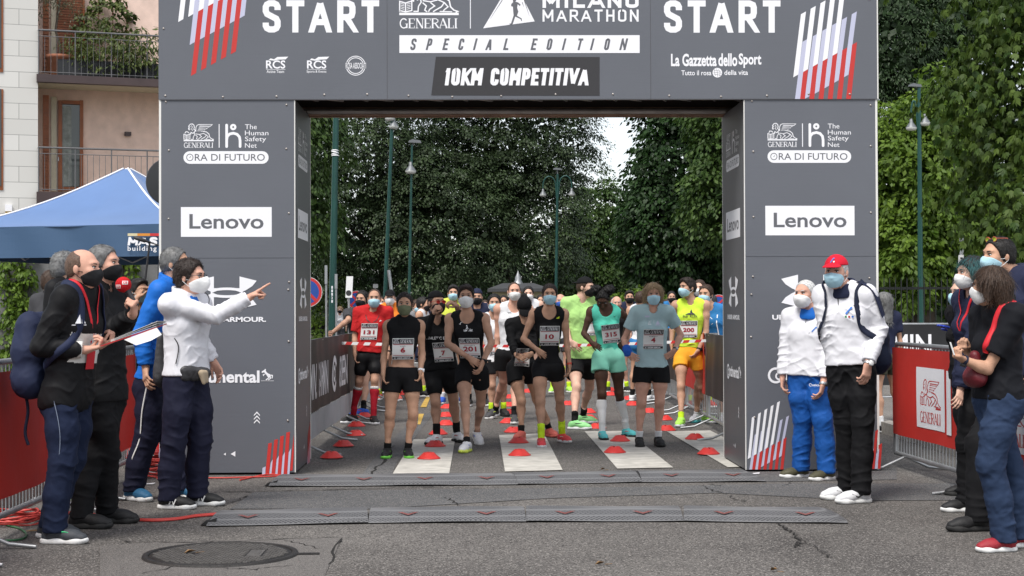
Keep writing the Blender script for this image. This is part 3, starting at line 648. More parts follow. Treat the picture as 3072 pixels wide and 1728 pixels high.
def foliage(seed, lobes, npad, nleaf, pad_r, leaf, view, aspect=.55, droop=.5, up=.9, palm=0, shell=(.72, 1.04), spread=.5, toneup=.0, keepback=.35, fill=.15, tsd=.2, core=0, tiers=0):
    """leaf clumps over the shells of several lobes; returns verts, quads, tone per face"""
    r = np.random.RandomState(seed); C = np.array([l[0] for l in lobes], float); Rd = np.array([l[1] for l in lobes], float)
    ar = (Rd[:, 0]*Rd[:, 2]); pick = r.choice(len(lobes), npad*2, p=ar/ar.sum())
    d = unit(r.normal(size=(npad*2, 3))); s = r.uniform(*shell, size=(npad*2, 1))
    s = np.where(r.rand(npad*2, 1) < fill, r.uniform(.2, .75, size=(npad*2, 1)), s)
    bump = 1+.10*np.sin(d[:, :1]*9+pick[:, None])+.08*np.sin(d[:, 2:]*13+2*pick[:, None]+d[:, 1:2]*7)
    p = C[pick]+d*Rd[pick]*s*bump; out = unit(d/Rd[pick])
    deep = np.zeros(len(p), bool)
    for c, q in zip(C, Rd): deep |= (np.linalg.norm((p-c)/q, axis=1) < .6) & (r.rand(len(p)) > fill*2)
    facing = (out@view) > -.25
    keep = ~deep & (facing | (r.rand(len(p)) < keepback)); p, out = p[keep][:npad], out[keep][:npad]
    if tiers:                                            # boughs in loose storeys with shaded gaps between them
        ph = np.sin(p[:, 0]*.9+1.7*np.sin(p[:, 1]*.8))+.6*np.sin(p[:, 0]*2.3); u = p[:, 2]/tiers+ph; f = u-np.floor(u); p = p.copy(); p[:, 2] += (np.floor(u)+.5+(f-.5)*.38-u)*tiers
    n = len(p); pn = unit(out*.55+V(0, 0, up)+r.normal(size=(n, 3))*.22)
    # leaves in each clump: a drooping fan
    k = nleaf; a = r.uniform(0, 2*np.pi, (n, k)); rad = np.sqrt(r.rand(n, k))
    e1 = unit(np.cross(pn, V(.3, .8, .1)+r.normal(size=(n, 3))*.2)); e2 = np.cross(pn, e1)
    pr = pad_r*r.uniform(.65, 1.35, (n, 1)); stretch = r.uniform(.8, 1.6, (n, 1))
    off = (e1[:, None]*(np.cos(a)*rad*stretch)[..., None]+e2[:, None]*(np.sin(a)*rad)[..., None])*pr[..., None]
    cen = p[:, None]+off-V(0, 0, 1)*(rad**2*pr*droop)[..., None]+r.normal(size=(n, k, 3))*pad_r*.12
    ax = unit((off/np.maximum(pr[..., None], 1e-6)+out[:, None]*.35-V(0, 0, 1)*(.35+rad*droop)[..., None]+r.normal(size=(n, k, 3))*.3).reshape(-1, 3))
    nn = (pn[:, None]+off/pr[..., None]*.5+r.normal(size=(n, k, 3))*spread).reshape(-1, 3); nn = unit(nn-ax*(nn*ax).sum(1)[:, None])
    cen = cen.reshape(-1, 3); m = len(cen)
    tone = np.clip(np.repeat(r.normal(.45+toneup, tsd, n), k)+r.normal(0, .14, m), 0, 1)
    if palm:
        sd = np.cross(nn, ax); vs, qs, ts = [], [], []; b = 0
        for j in range(palm):
            th = (j-(palm-1)/2)*(2.5/palm); axj = unit(ax*math.cos(th)+sd*math.sin(th)-V(0, 0, .35)+r.normal(size=(m, 3))*.08)
            nj = unit(nn-axj*(nn*axj).sum(1)[:, None]); l = leaf*(1-.38*abs(th)/1.3)*r.uniform(.8, 1.15, m)
            v, q = leaves_mesh(cen, nj, axj, l, l*aspect, .3, .2); vs.append(v); qs.append(q+b); b += len(v); ts.append(np.clip(tone+r.normal(0, .06, m), 0, 1))
        return np.concatenate(vs), np.concatenate(qs), np.concatenate(ts)
    l = leaf*r.uniform(.65, 1.3, m); v, q = leaves_mesh(cen, nn, ax, l, l*aspect)
    if core:                                             # dense inside of the crown, its shade put into darker leaf tones
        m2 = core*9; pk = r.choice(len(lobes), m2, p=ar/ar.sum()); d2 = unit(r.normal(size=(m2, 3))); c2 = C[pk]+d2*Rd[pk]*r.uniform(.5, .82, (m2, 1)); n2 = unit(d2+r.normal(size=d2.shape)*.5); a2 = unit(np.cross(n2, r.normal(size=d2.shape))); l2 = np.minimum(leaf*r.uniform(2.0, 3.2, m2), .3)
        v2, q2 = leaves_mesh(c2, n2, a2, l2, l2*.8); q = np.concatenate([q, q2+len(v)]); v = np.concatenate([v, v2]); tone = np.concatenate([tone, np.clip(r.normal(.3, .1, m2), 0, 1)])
    return v, q, tone
def limb(mb, a, b, r0, r1, rr, n=6, wob=.06):
    a, b = V(*a), V(*b); L = np.linalg.norm(b-a)
    pts = [a+(b-a)*t+V(rr.uniform(-1, 1), rr.uniform(-1, 1), rr.uniform(-.5, .5))*L*wob*math.sin(math.pi*t) for t in np.linspace(0, 1, n)]
    mb.tube(pts, list(np.linspace(r0, r1, n)), 9)
def tree(name, base, lobes, lm, label, cat='tree', group=None, trunk_r=.28, seed=1, trunk_h=None, **k):
    base = V(base[0], base[1], 0); o = empty(name, base, label, cat, group); rr = random.Random(seed)
    lobes = [(base+V(*c), r) for c, r in lobes]; cc = np.mean([c for c, _ in lobes], 0)
    v, q, t = foliage(seed, lobes, view=nrm(CAM-cc), **k)
    link('crown', np_mesh('crown', v-base, q, mats=[lm], attrs={'tone': t}), o)
    mb = MB(); zt = trunk_h or max(1.5, min(c[2]-r[2]*.4 for c, r in lobes)); top = V(base[0]+.1, base[1], zt)
    limb(mb, base, top, trunk_r*1.25, trunk_r*.8, rr, wob=.02)
    for c, r in lobes: limb(mb, top-V(0, 0, .1), c+V(0, 0, r[2]*.25), trunk_r*.55, trunk_r*.12, rr)
    mb.build('trunk', M_bark, o); return o
L_lime = leafmat('silver lime leaf', (.007, .018, .006), (.066, .105, .038), .15)
L_maple = leafmat('dark maple leaf', (.007, .022, .006), (.030, .078, .014))
L_bright = leafmat('fresh green leaf', (.06, .12, .012), (.18, .28, .035), .45)
L_mid = leafmat('mid green leaf', (.022, .055, .010), (.08, .14, .026), .3)
L_chest = leafmat('chestnut leaf', (.03, .07, .010), (.125, .19, .032), .4)
L_con = leafmat('dark conifer needle', (.010, .026, .007), (.030, .062, .016), .1)
def X(px, Y): return at(px, 925, Y)[0]
def Zz(px, py, Y): return at(px, py, Y)[2]
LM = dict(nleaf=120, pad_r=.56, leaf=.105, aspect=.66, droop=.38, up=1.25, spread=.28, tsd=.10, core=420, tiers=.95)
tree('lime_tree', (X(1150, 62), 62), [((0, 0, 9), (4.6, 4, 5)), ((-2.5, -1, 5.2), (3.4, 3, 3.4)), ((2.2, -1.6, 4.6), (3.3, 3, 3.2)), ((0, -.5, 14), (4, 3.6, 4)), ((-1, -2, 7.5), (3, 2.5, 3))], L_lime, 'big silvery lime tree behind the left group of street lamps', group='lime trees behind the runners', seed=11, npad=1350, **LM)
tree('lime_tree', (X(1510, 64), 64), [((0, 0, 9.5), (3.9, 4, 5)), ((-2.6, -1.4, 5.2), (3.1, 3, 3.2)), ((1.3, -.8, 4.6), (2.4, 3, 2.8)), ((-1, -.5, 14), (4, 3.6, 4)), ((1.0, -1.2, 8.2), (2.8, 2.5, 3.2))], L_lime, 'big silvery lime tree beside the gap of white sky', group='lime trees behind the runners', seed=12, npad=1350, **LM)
tree('street_tree', (X(850, 46), 46), [((0, 0, 6.3), (1.75, 1.8, 2.0)), ((.2, -.4, 4.2), (1.6, 1.5, 1.5)), ((0, 0, 8.5), (2, 1.8, 2))], L_mid, 'lighter green tree hanging past the inside edge of the left pillar', seed=13, core=120, npad=420, nleaf=40, pad_r=.36, leaf=.15, droop=.9)
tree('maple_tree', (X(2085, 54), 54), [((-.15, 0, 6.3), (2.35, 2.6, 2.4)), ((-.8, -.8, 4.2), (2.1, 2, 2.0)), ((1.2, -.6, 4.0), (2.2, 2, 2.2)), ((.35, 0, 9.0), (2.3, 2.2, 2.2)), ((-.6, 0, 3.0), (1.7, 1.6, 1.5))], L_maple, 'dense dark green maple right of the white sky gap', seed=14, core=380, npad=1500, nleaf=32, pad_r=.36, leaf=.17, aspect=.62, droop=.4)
tree('maple_tree', (X(2220, 48), 48), [((0, 0, 7.6), (1.7, 1.8, 2.4)), ((-.5, 0, 4.8), (1.3, 1.4, 1.6))], L_mid, 'mid green maple close behind the right pillar', seed=15, core=160, npad=380, nleaf=34, pad_r=.34, leaf=.16, aspect=.62, droop=.5)
tree('young_tree', (X(1790, 74), 74), [((.1, 0, 5.7), (1.5, 1.5, 2.0)), ((-.2, 0, 4.2), (1.8, 1.5, 1.8)), ((-1, 0, 3.2), (1.6, 1.5, 1.6)), ((.7, -.4, 2.6), (1.5, 1.5, 1.4))], L_mid, 'yellowish green young tree low in the gap between the big trees', seed=16, core=160, npad=560, nleaf=30, pad_r=.36, leaf=.18, droop=.5)
tree('park_shrub', (X(1945, 44), 44), [((0, 0, 1.35), (.75, .7, .75)), ((-.7, .2, 1.2), (.6, .6, .7))], L_bright, 'bright green shrub behind the women in pale green and pale blue', cat='shrub', seed=17, npad=150, nleaf=30, pad_r=.22, leaf=.11, trunk_r=.04, trunk_h=.8)
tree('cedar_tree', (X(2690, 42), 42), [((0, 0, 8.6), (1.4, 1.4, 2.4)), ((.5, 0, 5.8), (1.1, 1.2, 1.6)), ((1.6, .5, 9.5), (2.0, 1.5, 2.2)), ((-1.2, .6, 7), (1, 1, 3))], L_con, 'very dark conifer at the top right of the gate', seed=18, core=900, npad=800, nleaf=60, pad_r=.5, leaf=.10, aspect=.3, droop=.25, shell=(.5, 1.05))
tree('maple_tree', (X(2765, 38), 38), [((0, 0, 4.2), (1.6, 1.5, 2.0)), ((-.9, .4, 4.9), (1.1, 1.2, 1.4)), ((-.4, -.3, 2.7), (1.5, 1.4, 1.2)), ((.5, 0, 5.9), (1.1, 1.2, 1.3)), ((1.4, 0, 3.0), (1.3, 1.2, 1.3))], L_bright, 'light green maple behind the iron park fence', seed=19, core=220, npad=900, nleaf=34, pad_r=.26, leaf=.14, aspect=.6, droop=.5)
tree('chestnut_tree', (X(3380, 23), 23), [((0, 0, 4.6), (2.7, 2.6, 2.6)), ((-1.2, -.6, 3.1), (1.5, 1.6, 1.3)), ((.6, -.8, 2.7), (1.9, 1.6, 1.2)), ((-.5, -.2, 6.5), (2.3, 2, 1.7)), ((-1.3, -.3, 4.6), (1.5, 1.5, 1.3))], L_chest, 'large leaved horse chestnut filling the upper right corner', seed=20, npad=1400, nleaf=12, pad_r=.34, leaf=.135, aspect=.42, droop=.8, up=.7, palm=6, fill=.3, trunk_h=2.4)
for i, (px, Y, h, lm, lb) in enumerate([(940, 84, 9, L_maple, 'shaded tree far back near the blue no stopping sign'), (1330, 86, 9, L_maple, 'shaded tree far back behind the lime trunks'), (1660, 92, 6.4, L_maple, 'shaded tree far back behind the double lamp'), (1900, 88, 5, L_mid, 'low tree far back behind the dark maple'), (2150, 84, 8, L_maple, 'shaded tree far back by the right pillar'), (2860, 62, 9, L_maple, 'shaded tree far back behind the chestnut'), (3050, 44, 8, L_maple, 'dark tree between the chestnut and the park fence')]):
    tree('park_tree', (X(px, Y), Y), [((0, 0, h*.55), (3.4, 2, h*.45)), ((-1.6, .4, h*.3), (2.6, 1.8, h*.3)), ((1.6, .4, h*.3), (2.6, 1.8, h*.3))], lm, lb, group='trees at the back of the park', seed=30+i, npad=420, nleaf=34, pad_r=.6, leaf=.26, droop=.5)
v, q, t = foliage(50, [((x, 98, 1.6), (3.6, 1.6, 2.4)) for x in range(-26, 34, 4)], 1300, 26, .6, .34, V(0, -1, 0), keepback=0)
o = link('hedge', np_mesh('hedge', v, q, mats=[L_maple], attrs={'tone': t})); tag(o, 'dark mass of hedge closing the far end of the park', 'hedge', kind='stuff')
# ================================================================ barriers and banners
M_galv = mat('galvanised steel', (.36, .37, .38), .45, .5, .75, var=.15, vscale=9)
M_redban = mat('red banner cloth', (.50, .030, .022), .6, .3, var=.10, vscale=1.6, bump=.25, bscale=5); M_blkban = mat('black banner cloth', (.018, .018, .02), .5, .35, var=.2, vscale=2)
M_whtban = mat('white banner cloth', (.68, .68, .68), .6); M_greyban = mat('pale grey banner cloth', (.42, .43, .45), .6, var=.1, vscale=3)
def barrier(a, b, label, group, h=1.08, feet=True, nb=30):
    a, b = V(*a, 0), V(*b, 0); u = nrm(b-a); w = V(-u[1], u[0], 0); L = np.linalg.norm(b-a); z0 = .13
    o = empty('crowd_barrier', (a+b)/2, label, 'barrier', group); mb = MB()
    P = lambda s, z: a+u*s+V(0, 0, z)
    mb.tube([P(.03, z0), P(.03, h-.06), P(.09, h), P(L-.09, h), P(L-.03, h-.06), P(L-.03, z0)], .019, 10); mb.tube([P(.03, z0), P(L-.03, z0)], .019, 10)
    mb.build('frame', M_galv, o)
    mb = MB()
    for i in range(1, nb): s = .03+(L-.06)*i/nb; mb.tube([P(s, z0), P(s, h)], .0055, 5, cap=False)
    mb.build('bars', M_galv, o)
    for s in (.3, L-.3):
        mb = MB(); c = P(s, 0)
        mb.tube([c+w*.36+V(0, 0, .012), c+w*.2+V(0, 0, .03), c+V(0, 0, .12), c-w*.2+V(0, 0, .03), c-w*.36+V(0, 0, .012)], .013, 7); mb.build('foot', M_galv, o)
    return o
def banner(a, b, z0, z1, m, label, off, prints=None, wav=.007, name='banner', cat='banner', group=None, seed=0, arts=None):
    """a cloth sheet hung along a barrier, with optional printing (Flat in metres along / up)"""
    a, b = V(*a, 0), V(*b, 0); u = nrm(b-a); w = V(u[1], -u[0], 0)*off; L = np.linalg.norm(b-a); n, k = 40, 8
    d = lambda s, z: wav*(math.sin(s*5+seed)+.6*math.sin(s*11+z*4+seed*2)+.5*math.sin(z*7+s*2))
    pt = lambda s, z, l=0: a+u*s+w+nrm(w)*(d(s, z)+l)+V(0, 0, z+.008*math.sin(s*7+seed) if False else z)
    o = empty(name, (a+b)/2+V(0, 0, z0), label, cat, group); mb = MB()
    for side, l in ((0, 0), (1, -.004)):
        vs = [pt(L*i/n, z0+(z1-z0)*j/k, l) for i in range(n+1) for j in range(k+1)]
        mb.add(vs, [(i*(k+1)+j, (i+1)*(k+1)+j, (i+1)*(k+1)+j+1, i*(k+1)+j+1) for i in range(n) for j in range(k)], 0, True)
    mb.build('cloth', m, o)
    if prints: mb = MB(); prints.onto(lambda x, y, s: pt(x, y, .003+s), mb); mb.build('print', arts or ART, o)
    return o
RB = 'galvanised barriers with red banners beside the officials'
for i, (y0, y1, lb) in enumerate(((11.25, 13.5, 'steel crowd barrier by the left pillar, behind the man in the blue jacket'), (8.95, 11.2, 'steel crowd barrier behind the bald man with the clipboard'), (6.65, 8.9, 'steel crowd barrier cut by the left edge of the picture'))):
    barrier((-2.97, y0), (-2.97, y1), lb, RB)
    f = Flat(); x, y = .35, .33; f.stroke([(x, y), (x, y+.07), (x+.05, y+.07), (x+.05, y), (x, y), (x, y-.03), (x+.03, y-.03)], .008); f.text('Rcs', x+.01, y+.01, x+.09, y+.05)
    banner((-2.97, y0+.05), (-2.97, y1-.05), .24, 1.02, M_redban, ['plain red banner on the barrier by the left pillar', 'plain red banner on the barrier behind the bald man', 'plain red banner at the left edge of the picture'][i], .03, f, seed=i+1, group='red banners')
for i, (y0, y1, lb) in enumerate(((11.3, 13.65, 'steel crowd barrier with the lion banner by the right pillar'), (8.9, 11.25, 'steel crowd barrier behind the women on the right'))):
    barrier((3.72, y0), (3.62, y1), lb, RB)
    f = Flat()
    for x in ((1.6, .28) if i == 0 else (2.0, .6)):
        gridrect(f, x-.67, .41, x, .905, 0, 14, 6); f.put(LION, x-.09, .575, -.48/285, -.235/165, 2); serif_generali(f, x-.09, .455, x-.57, .545, 2)
        gridrect(f, x-.86, .40, x-.74, .90, 0, 6, 6)
    banner((3.72, y0+.04), (3.62, y1-.04), .30, 1.05, M_redban, ['red banner with a white lion panel by the right pillar', 'red banner behind the women on the right'][i], -.03, f, seed=i+5, group='red banners')
GA = 'barriers lining the start corridor'
def garmin(L, n=1):
    f = Flat()
    for k in range(n):
        x = .25+k*2.3
        f.text('GARMIN.', x, .45, x+1.15, .82, bold=.018); f.text('GARMIN', x+1.3, .45, x+2.3, .82, bold=.018) if k < n-1 else None
    return f
yy = [14.7, 17.0, 19.3, 21.6, 23.9, 26.2]
for i in range(5):
    xa, xb = -1.70+.03*i, -1.67+.03*i
    barrier((xa, yy[i]), (xb, yy[i+1]-.05), ['corridor barrier at the left, nearest the gate', 'corridor barrier at the left, second from the gate', 'corridor barrier at the left, behind the runner in red', 'corridor barrier far back on the left', 'farthest corridor barrier on the left'][i], GA, nb=14)
    f = Flat()
    if i < 1: f.text('GARMIN.', .1, .50, 1.05, .86, bold=.018); f.text('GARMIN', 1.2, .50, 2.1, .86, bold=.018)
    if i == 1: f.text('GREEN', .9, .50, 1.9, .86, bold=.018); f.arc(.5, .68, .17, 30, 330, .07); f.arc(.5, .68, .07, 0, 360, .05)
    banner((xa, yy[i]), (xb, yy[i+1]-.05), .38, 1.10, M_blkban, ['black banner with white lettering on the left corridor barrier by the gate', 'black banner with a white leaf mark, second on the left corridor', 'plain black banner on the left corridor behind the runner in red', 'plain black banner far back on the left corridor', 'farthest plain black banner on the left corridor'][i], .03, f if f.p else None, seed=i+9, group='black corridor banners')
    banner((xa, yy[i]), (xb, yy[i+1]-.05), .13, .37, M_greyban, ['grey skirt under the black banner nearest the gate', 'grey skirt under the black banner with the leaf mark', 'grey skirt under the third black banner on the left', 'grey skirt under the fourth black banner on the left', 'grey skirt under the farthest black banner on the left'][i], .032, seed=i+3, name='banner_skirt', cat='banner', group='grey skirts below the corridor banners')
for i in range(4):
    xa = 2.62+.05*i
    barrier((xa, yy[i]+1.4), (xa+.05, yy[i+1]+1.35), ['corridor barrier at the right, hidden most by the right pillar', 'corridor barrier at the right, behind the runner in blue', 'corridor barrier at the right, behind the runner in yellow', 'farthest corridor barrier on the right'][i], GA, nb=14)
    banner((xa, yy[i]+1.4), (xa+.05, yy[i+1]+1.35), .38, 1.10, M_redban if i == 1 else M_blkban, ['black banner on the right corridor by the pillar', 'red banner on the right corridor behind the runner in blue', 'black banner on the right corridor behind the runner in yellow', 'farthest black banner on the right corridor'][i], -.03, seed=i+20, group='corridor banners on the right')
# banners on the cross barriers behind the right pillar
for i, (x0, x1, m) in enumerate(((4.6, 6.75, M_blkban), (6.8, 9.0, M_whtban))):
    barrier((x0, 22), (x1, 22), ['barrier behind the red lion banner, under black cloth', 'barrier behind the women, under white cloth'][i], GA, h=1.16, nb=14)
    f = Flat()
    if i == 0: f.text('GARMIN', .55, .72, 1.75, 1.02, bold=.02)
    else: f.disc(.45, .85, .16, 4); f.text('S', .36, .74, .54, .96, bold=.05)
    banner((x0, 22), (x1, 22), .3, 1.15, m, ['black banner with white lettering behind the red lion banner', 'white banner with a black round mark behind the women'][i], .04, f, seed=i+30)
# red and white tape across the runners
M_tpw = mat('white tape', (.75, .74, .74), .4); M_tpr = mat('red tape', (.55, .04, .04), .4)
tp = MB(); A, B = V(-1.66, 18.35, .985), V(2.72, 18.35, 1.0); n = 62
for i in range(n):
    p = [A+(B-A)*t-V(0, 0, .05*math.sin(math.pi*t)) for t in (i/n, (i+1)/n)]; sl = V(.03, 0, 0)
    m = 1 if i % 2 else 0
    tp.add([p[0], p[1], p[1]+V(.02, .002, .034), p[0]+V(.02, .002, .034)], [(0, 1, 2, 3)], m)
tag(tp.build('barrier_tape', [M_tpw, M_tpr]), 'red and white striped tape stretched across behind the front runners', 'tape')

# ================================================================ red training cones
M_cone = mat('red plastic cone', (.60, .035, .028), .42, .45, var=.08, vscale=20)
def cone_mesh():
    mb = MB(); n = 40; vs = []
    prof = [(.108, .003), (.107, .009), (.098, .014), (.078, .032), (.055, .053), (.046, .060), (.036, .061), (.033, .057)]
    for r, z in prof:
        for k in range(n):
            a = 2*math.pi*k/n; rr = r*(1+(.02*math.cos(4*a) if z > .015 else 0)); zz = z-.010*max(0, math.cos(4*a))**6*(1 if z > .05 else 0); vs.append((rr*math.cos(a), rr*math.sin(a), zz))
    mb.add(vs, [(i*n+k, i*n+(k+1) % n, (i+1)*n+(k+1) % n, (i+1)*n+k) for i in range(len(prof)-1) for k in range(n)], 0, True); return mb
cone0 = cone_mesh().build('disc_cone', M_cone, loc=(0, 0, 0))
R1 = lambda x, y: (900+x/2.23, 780+y/2.23); R2 = lambda x, y: (1300+x/2.23, 780+y/2.23); R3 = lambda x, y: (1700+x/2.229, 780+y/2.229)
CONES = [(R1(210, 1328), 'red disc cone nearest the left pillar, on bare asphalt'), (R1(290, 1250), 'red disc cone second from the left pillar'), (R1(375, 1175), 'red disc cone in front of the feet of the runner in red'), (R1(378, 1113), 'red disc cone between the feet of the runner in red'), (R1(432, 1051), 'red disc cone behind the runner in red'),
    (R1(862, 1335), 'red disc cone on the first white stripe, nearest the gate'), (R1(905, 1252), 'red disc cone on the first white stripe, behind the nearest one'), (R1(925, 1166), 'red disc cone behind the white shoes of the black capped runner'), (R1(976, 1104), 'red disc cone between the calves of the black capped runner'), (R1(975, 1048), 'small red disc cone farther back behind the black capped runner'), (R1(985, 992), 'small red disc cone third back behind the black capped runner'), (R1(690, 903), 'small red disc cone between the knees of the woman in olive mask'),
    (R2(577, 1313), 'red disc cone on the second white stripe, nearest the gate'), (R2(570, 1228), 'red disc cone on the second white stripe, farther back'), (R2(535, 1152), 'red disc cone behind the orange shoe of the woman in black cap'), (R2(500, 1090), 'red disc cone between the dark shoes of the runner in white'), (R2(512, 1028), 'small red disc cone behind the runner in white'), (R2(508, 978), 'small red disc cone far back behind the runner in white'), (R2(515, 925), 'smallest red disc cone behind the runner in white'), (R2(635, 886), 'small red disc cone left of the knee of the woman in blue mask'), (R2(902, 970), 'small red disc cone under the hand with the red watch'),
    (R2(1037, 1023), 'small red disc cone behind the lime shoes'), (R2(1040, 1067), 'red disc cone just behind the lime shoes'), (R2(1095, 1126), 'red disc cone right of the lime shoes'),
    (R3(322, 1293), 'red disc cone on the third white stripe, nearest the gate'), (R3(357, 1216), 'red disc cone between the turquoise shoes'), (R3(290, 875), 'small red disc cone between the knees of the woman in mint green'), (R3(292, 905), 'small red disc cone just below the knees of the woman in mint green'), (R3(440, 972), 'small red disc cone beside the knee of the woman in pale blue'), (R3(555, 1020), 'red disc cone between the shins of the woman in pale blue'), (R3(655, 1070), 'red disc cone beside the ankle of the woman in pale blue'), (R3(668, 1140), 'red disc cone left of the yellow green shoe'), (R3(415, 935), 'smallest red disc cone left of the woman in pale blue'),
    (R3(948, 1303), 'red disc cone on the fourth white stripe, nearest the right pillar'), (R3(858, 1203), 'red disc cone in front of the runner in yellow and orange')]
for i, ((x, y), lb) in enumerate(CONES):
    c = cone0 if i == 0 else cone0.copy()
    if i: COL.objects.link(c)
    p = gnd(x, y); c.location = (p[0], p[1], .008 if p[1] < 17 else .001); c.rotation_euler = (0, 0, i*1.1); tag(c, lb, 'cone', 'red disc cones in rows between the runners')

# ================================================================ street lamps, signs
M_green = mat('dark green lamp post', (.010, .060, .050), .4, .5, .2, var=.12, vscale=3); M_glass = mat('frosted white lamp bowl', (.72, .73, .70), .3, .5); M_lampgrey = mat('grey lamp hood', (.16, .17, .18), .5, .4, .4)
def bell(mb, c, r):
    mb.lathe([(.0, r*1.9), (r*.3, r*1.85), (r*.34, r*1.2), (r*.45, r*1.0), (r*.8, r*.55), (r*.98, r*.2)], c, 20, 0)
def bowl(mb, c, r): mb.lathe([(r*1.02, r*.2), (r*.98, -.02*r), (r*.75, -.3*r), (0, -.42*r)], c, 20, 0)
def lamp(px_b, px_t, y_t, Y, r0, r1, bells, label, br=.16, cap=None, arms=True, collars=()):
    top = at(px_t, y_t, Y); base = V(at(px_b, 930, Y)[0], Y, 0)
    base[0] += (base[0]-top[0])*(1.4/ max(.1, top[2]-1.4))*.6
    o = empty('street_lamp', base, label, 'street lamp', 'green street lamps by the park'); mb = MB()
    mb.tube([base, base+(top-base)*.5, top], [r0, (r0+r1)/2, r1], 14)
    mb.lathe([(r0*1.7, 0), (r0*1.7, .5), (r0*1.25, .62)], base, 16); mb.build('post', M_green, o)
    for (bx, by) in bells:
        c = at(bx, by, Y); s = 1 if c[0] > top[0] else -1
        if abs(c[0]-top[0]) > .15:
            mb = MB(); jx = top[0]+(base[0]-top[0])*.1; zt = c[2]+br*2+.35
            mb.tube([(jx+s*.03, Y, c[2]-.1), (jx+s*.06, Y, zt-.25)]+[(jx+s*.06+(c[0]-jx-s*.06)*(1-math.cos(a))/2, Y, zt-.25+.3*math.sin(a)) for a in np.linspace(.2, math.pi, 9)]+[(c[0], Y, c[2]+br*1.9)], .022, 8); mb.build('arm', M_green, o)
        h = MB(); bell(h, c, br); ho = h.build('lamp_hood', M_lampgrey, o); b = MB(); bowl(b, c, br); b.build('bowl', M_glass, ho)
    if cap:
        mb = MB(); c = at(*cap, Y); q = br*1.15; mb.prism([c+q*V(-1, -.4, -.1), c+q*V(1.1, -.4, -.2), c+q*V(.95, -.4, .2), c+q*V(-.3, -.4, .42), c+q*V(-.9, -.4, .2)], V(0, q*.8, 0)); mb.tube([c, top], .02, 6); mb.build('floodlight', M_lampgrey, o)
    return o
l1 = lamp(996, 1014, 40, 40, .10, .065, [], 'thick green lamp post nearest the left pillar, with white digits')
f = Flat()
for k, ch in enumerate('11121'): f.text(ch, 994, 866+k*10.5, 998.5, 858+k*10.5, bold=.03)
mb = MB(); f.onto(lambda x, y, s: at(x, y, 39.84-s), mb); mb.build('digits', [M_wht, M_wht, M_wht, M_wht], l1)
mb = MB()
for k in range(4): c = at(1005, 452+k*5, 40); mb.lathe([(.085+.01*(k % 2), -.015), (.1, 0), (.085, .015)], c+V(.02*math.sin(k*3), 0, 0), 14, 0, True, (.25*math.sin(k*2.1), .1, 1))
mb.build('cable_tie', M_wht, l1)
lamp(1152, 1178, 330, 52, .075, .055, [(1170, 358), (1181, 382)], 'green lamp post with a white lamp just under the crossbeam', br=.165)
lamp(1226, 1236, 434, 46, .055, .03, [(1232, 516)], 'slim green post with one hanging bell lamp', br=.16, cap=(1244, 426))
lamp(1667, 1673, 522, 52, .062, .04, [(1629, 586), (1715, 584)], 'green post with two curved arms and white bell lamps, before the lime tree', br=.115, cap=(1671, 508))
lamp(2762, 2757, 262, 36, .075, .04, [(2734, 386), (2775, 372)], 'green lamp with curved arms half hidden by chestnut leaves', br=.125, cap=(2744, 258))
M_blue = mat('road sign blue', (.015, .07, .33), .35, .5); M_sred = mat('road sign red', (.55, .03, .03), .35, .5); M_swh = mat('road sign white', (.75, .75, .75), .4)
def nostop(px, py, Y, r, label, yaw=0, post=True, cross=False):
    c = at(px, py, Y); o = empty('road_sign', (c[0], Y, 0), label, 'road sign', 'round blue no stopping signs'); u = V(math.cos(yaw), math.sin(yaw), 0); n_ = V(math.sin(yaw), -math.cos(yaw), 0)
    f = Flat(); f.disc(0, 0, r, 0, 36); f.disc(0, 0, r*.97, 2, 36); f.disc(0, 0, r*.78, 1, 36)
    f.stroke([(-r*.58, r*.58), (r*.58, -r*.58)], r*.2, 2)
    if cross: f.stroke([(r*.58, r*.58), (-r*.58, -r*.58)], r*.2, 2)
    mb = MB(); f.onto(lambda x, y, s: c+u*x+V(0, 0, y)+n_*(.012+s*8), mb); mb.lathe([(0, -.011), (r, -.011), (r, .011)], c, 36, 0, False, n_); mb.build('disc', [M_swh, M_blue, M_sred], o)
    mb = MB(); mb.tube([(c[0]-n_[0]*.03, Y+.04, 0), (c[0]-n_[0]*.03, Y+.04, c[2]+r)], .03, 10); mb.build('post', M_galv, o)
nostop(922, 876, 28, .27, 'blue and red no stopping sign cut by the inside edge of the left pillar', R_(20)); nostop(1069.5, 900, 46, .27, 'blue and red no stopping sign behind the runner in red', R_(-8), cross=True); nostop(2156, 912, 40, .24, 'blue and red no stopping sign beside the right pillar', R_(-10), cross=True)
def board(px0, py0, px1, py1, Y, label, m=M_swh, name='sign_board', tilt=0, mark=True):
    a, b = at(px0, py0, Y), at(px1, py1, Y); o = empty(name, ((a[0]+b[0])/2, Y, 0), label, 'sign'); mb = MB(); t = (a[2]-b[2])*math.tan(R_(tilt))
    mb.prism([(a[0]+t, Y, a[2]), (b[0]+t, Y, a[2]), (b[0], Y, b[2]), (a[0], Y, b[2])], (0, .03, 0)); mb.build('board', m, o)
    if mark: f = Flat(); x = (a[0]+b[0])/2; f.disc(x, b[2]+.22*(a[2]-b[2]), .06, 4); mb = MB(); f.onto(lambda X_, y, s: (X_, Y-.004, y), mb); mb.build('mark', ART, o)
    mb = MB(); mb.tube([((a[0]+b[0])/2, Y+.05, 0), ((a[0]+b[0])/2, Y+.05, b[2])], .025, 8); mb.build('post', M_galv, o)
board(1036, 829, 1056, 893, 34, 'narrow white board tilted on a post left of the runner in red', tilt=3); board(1119, 852, 1134, 864, 60, 'small white plate above the man in black cap', mark=False)
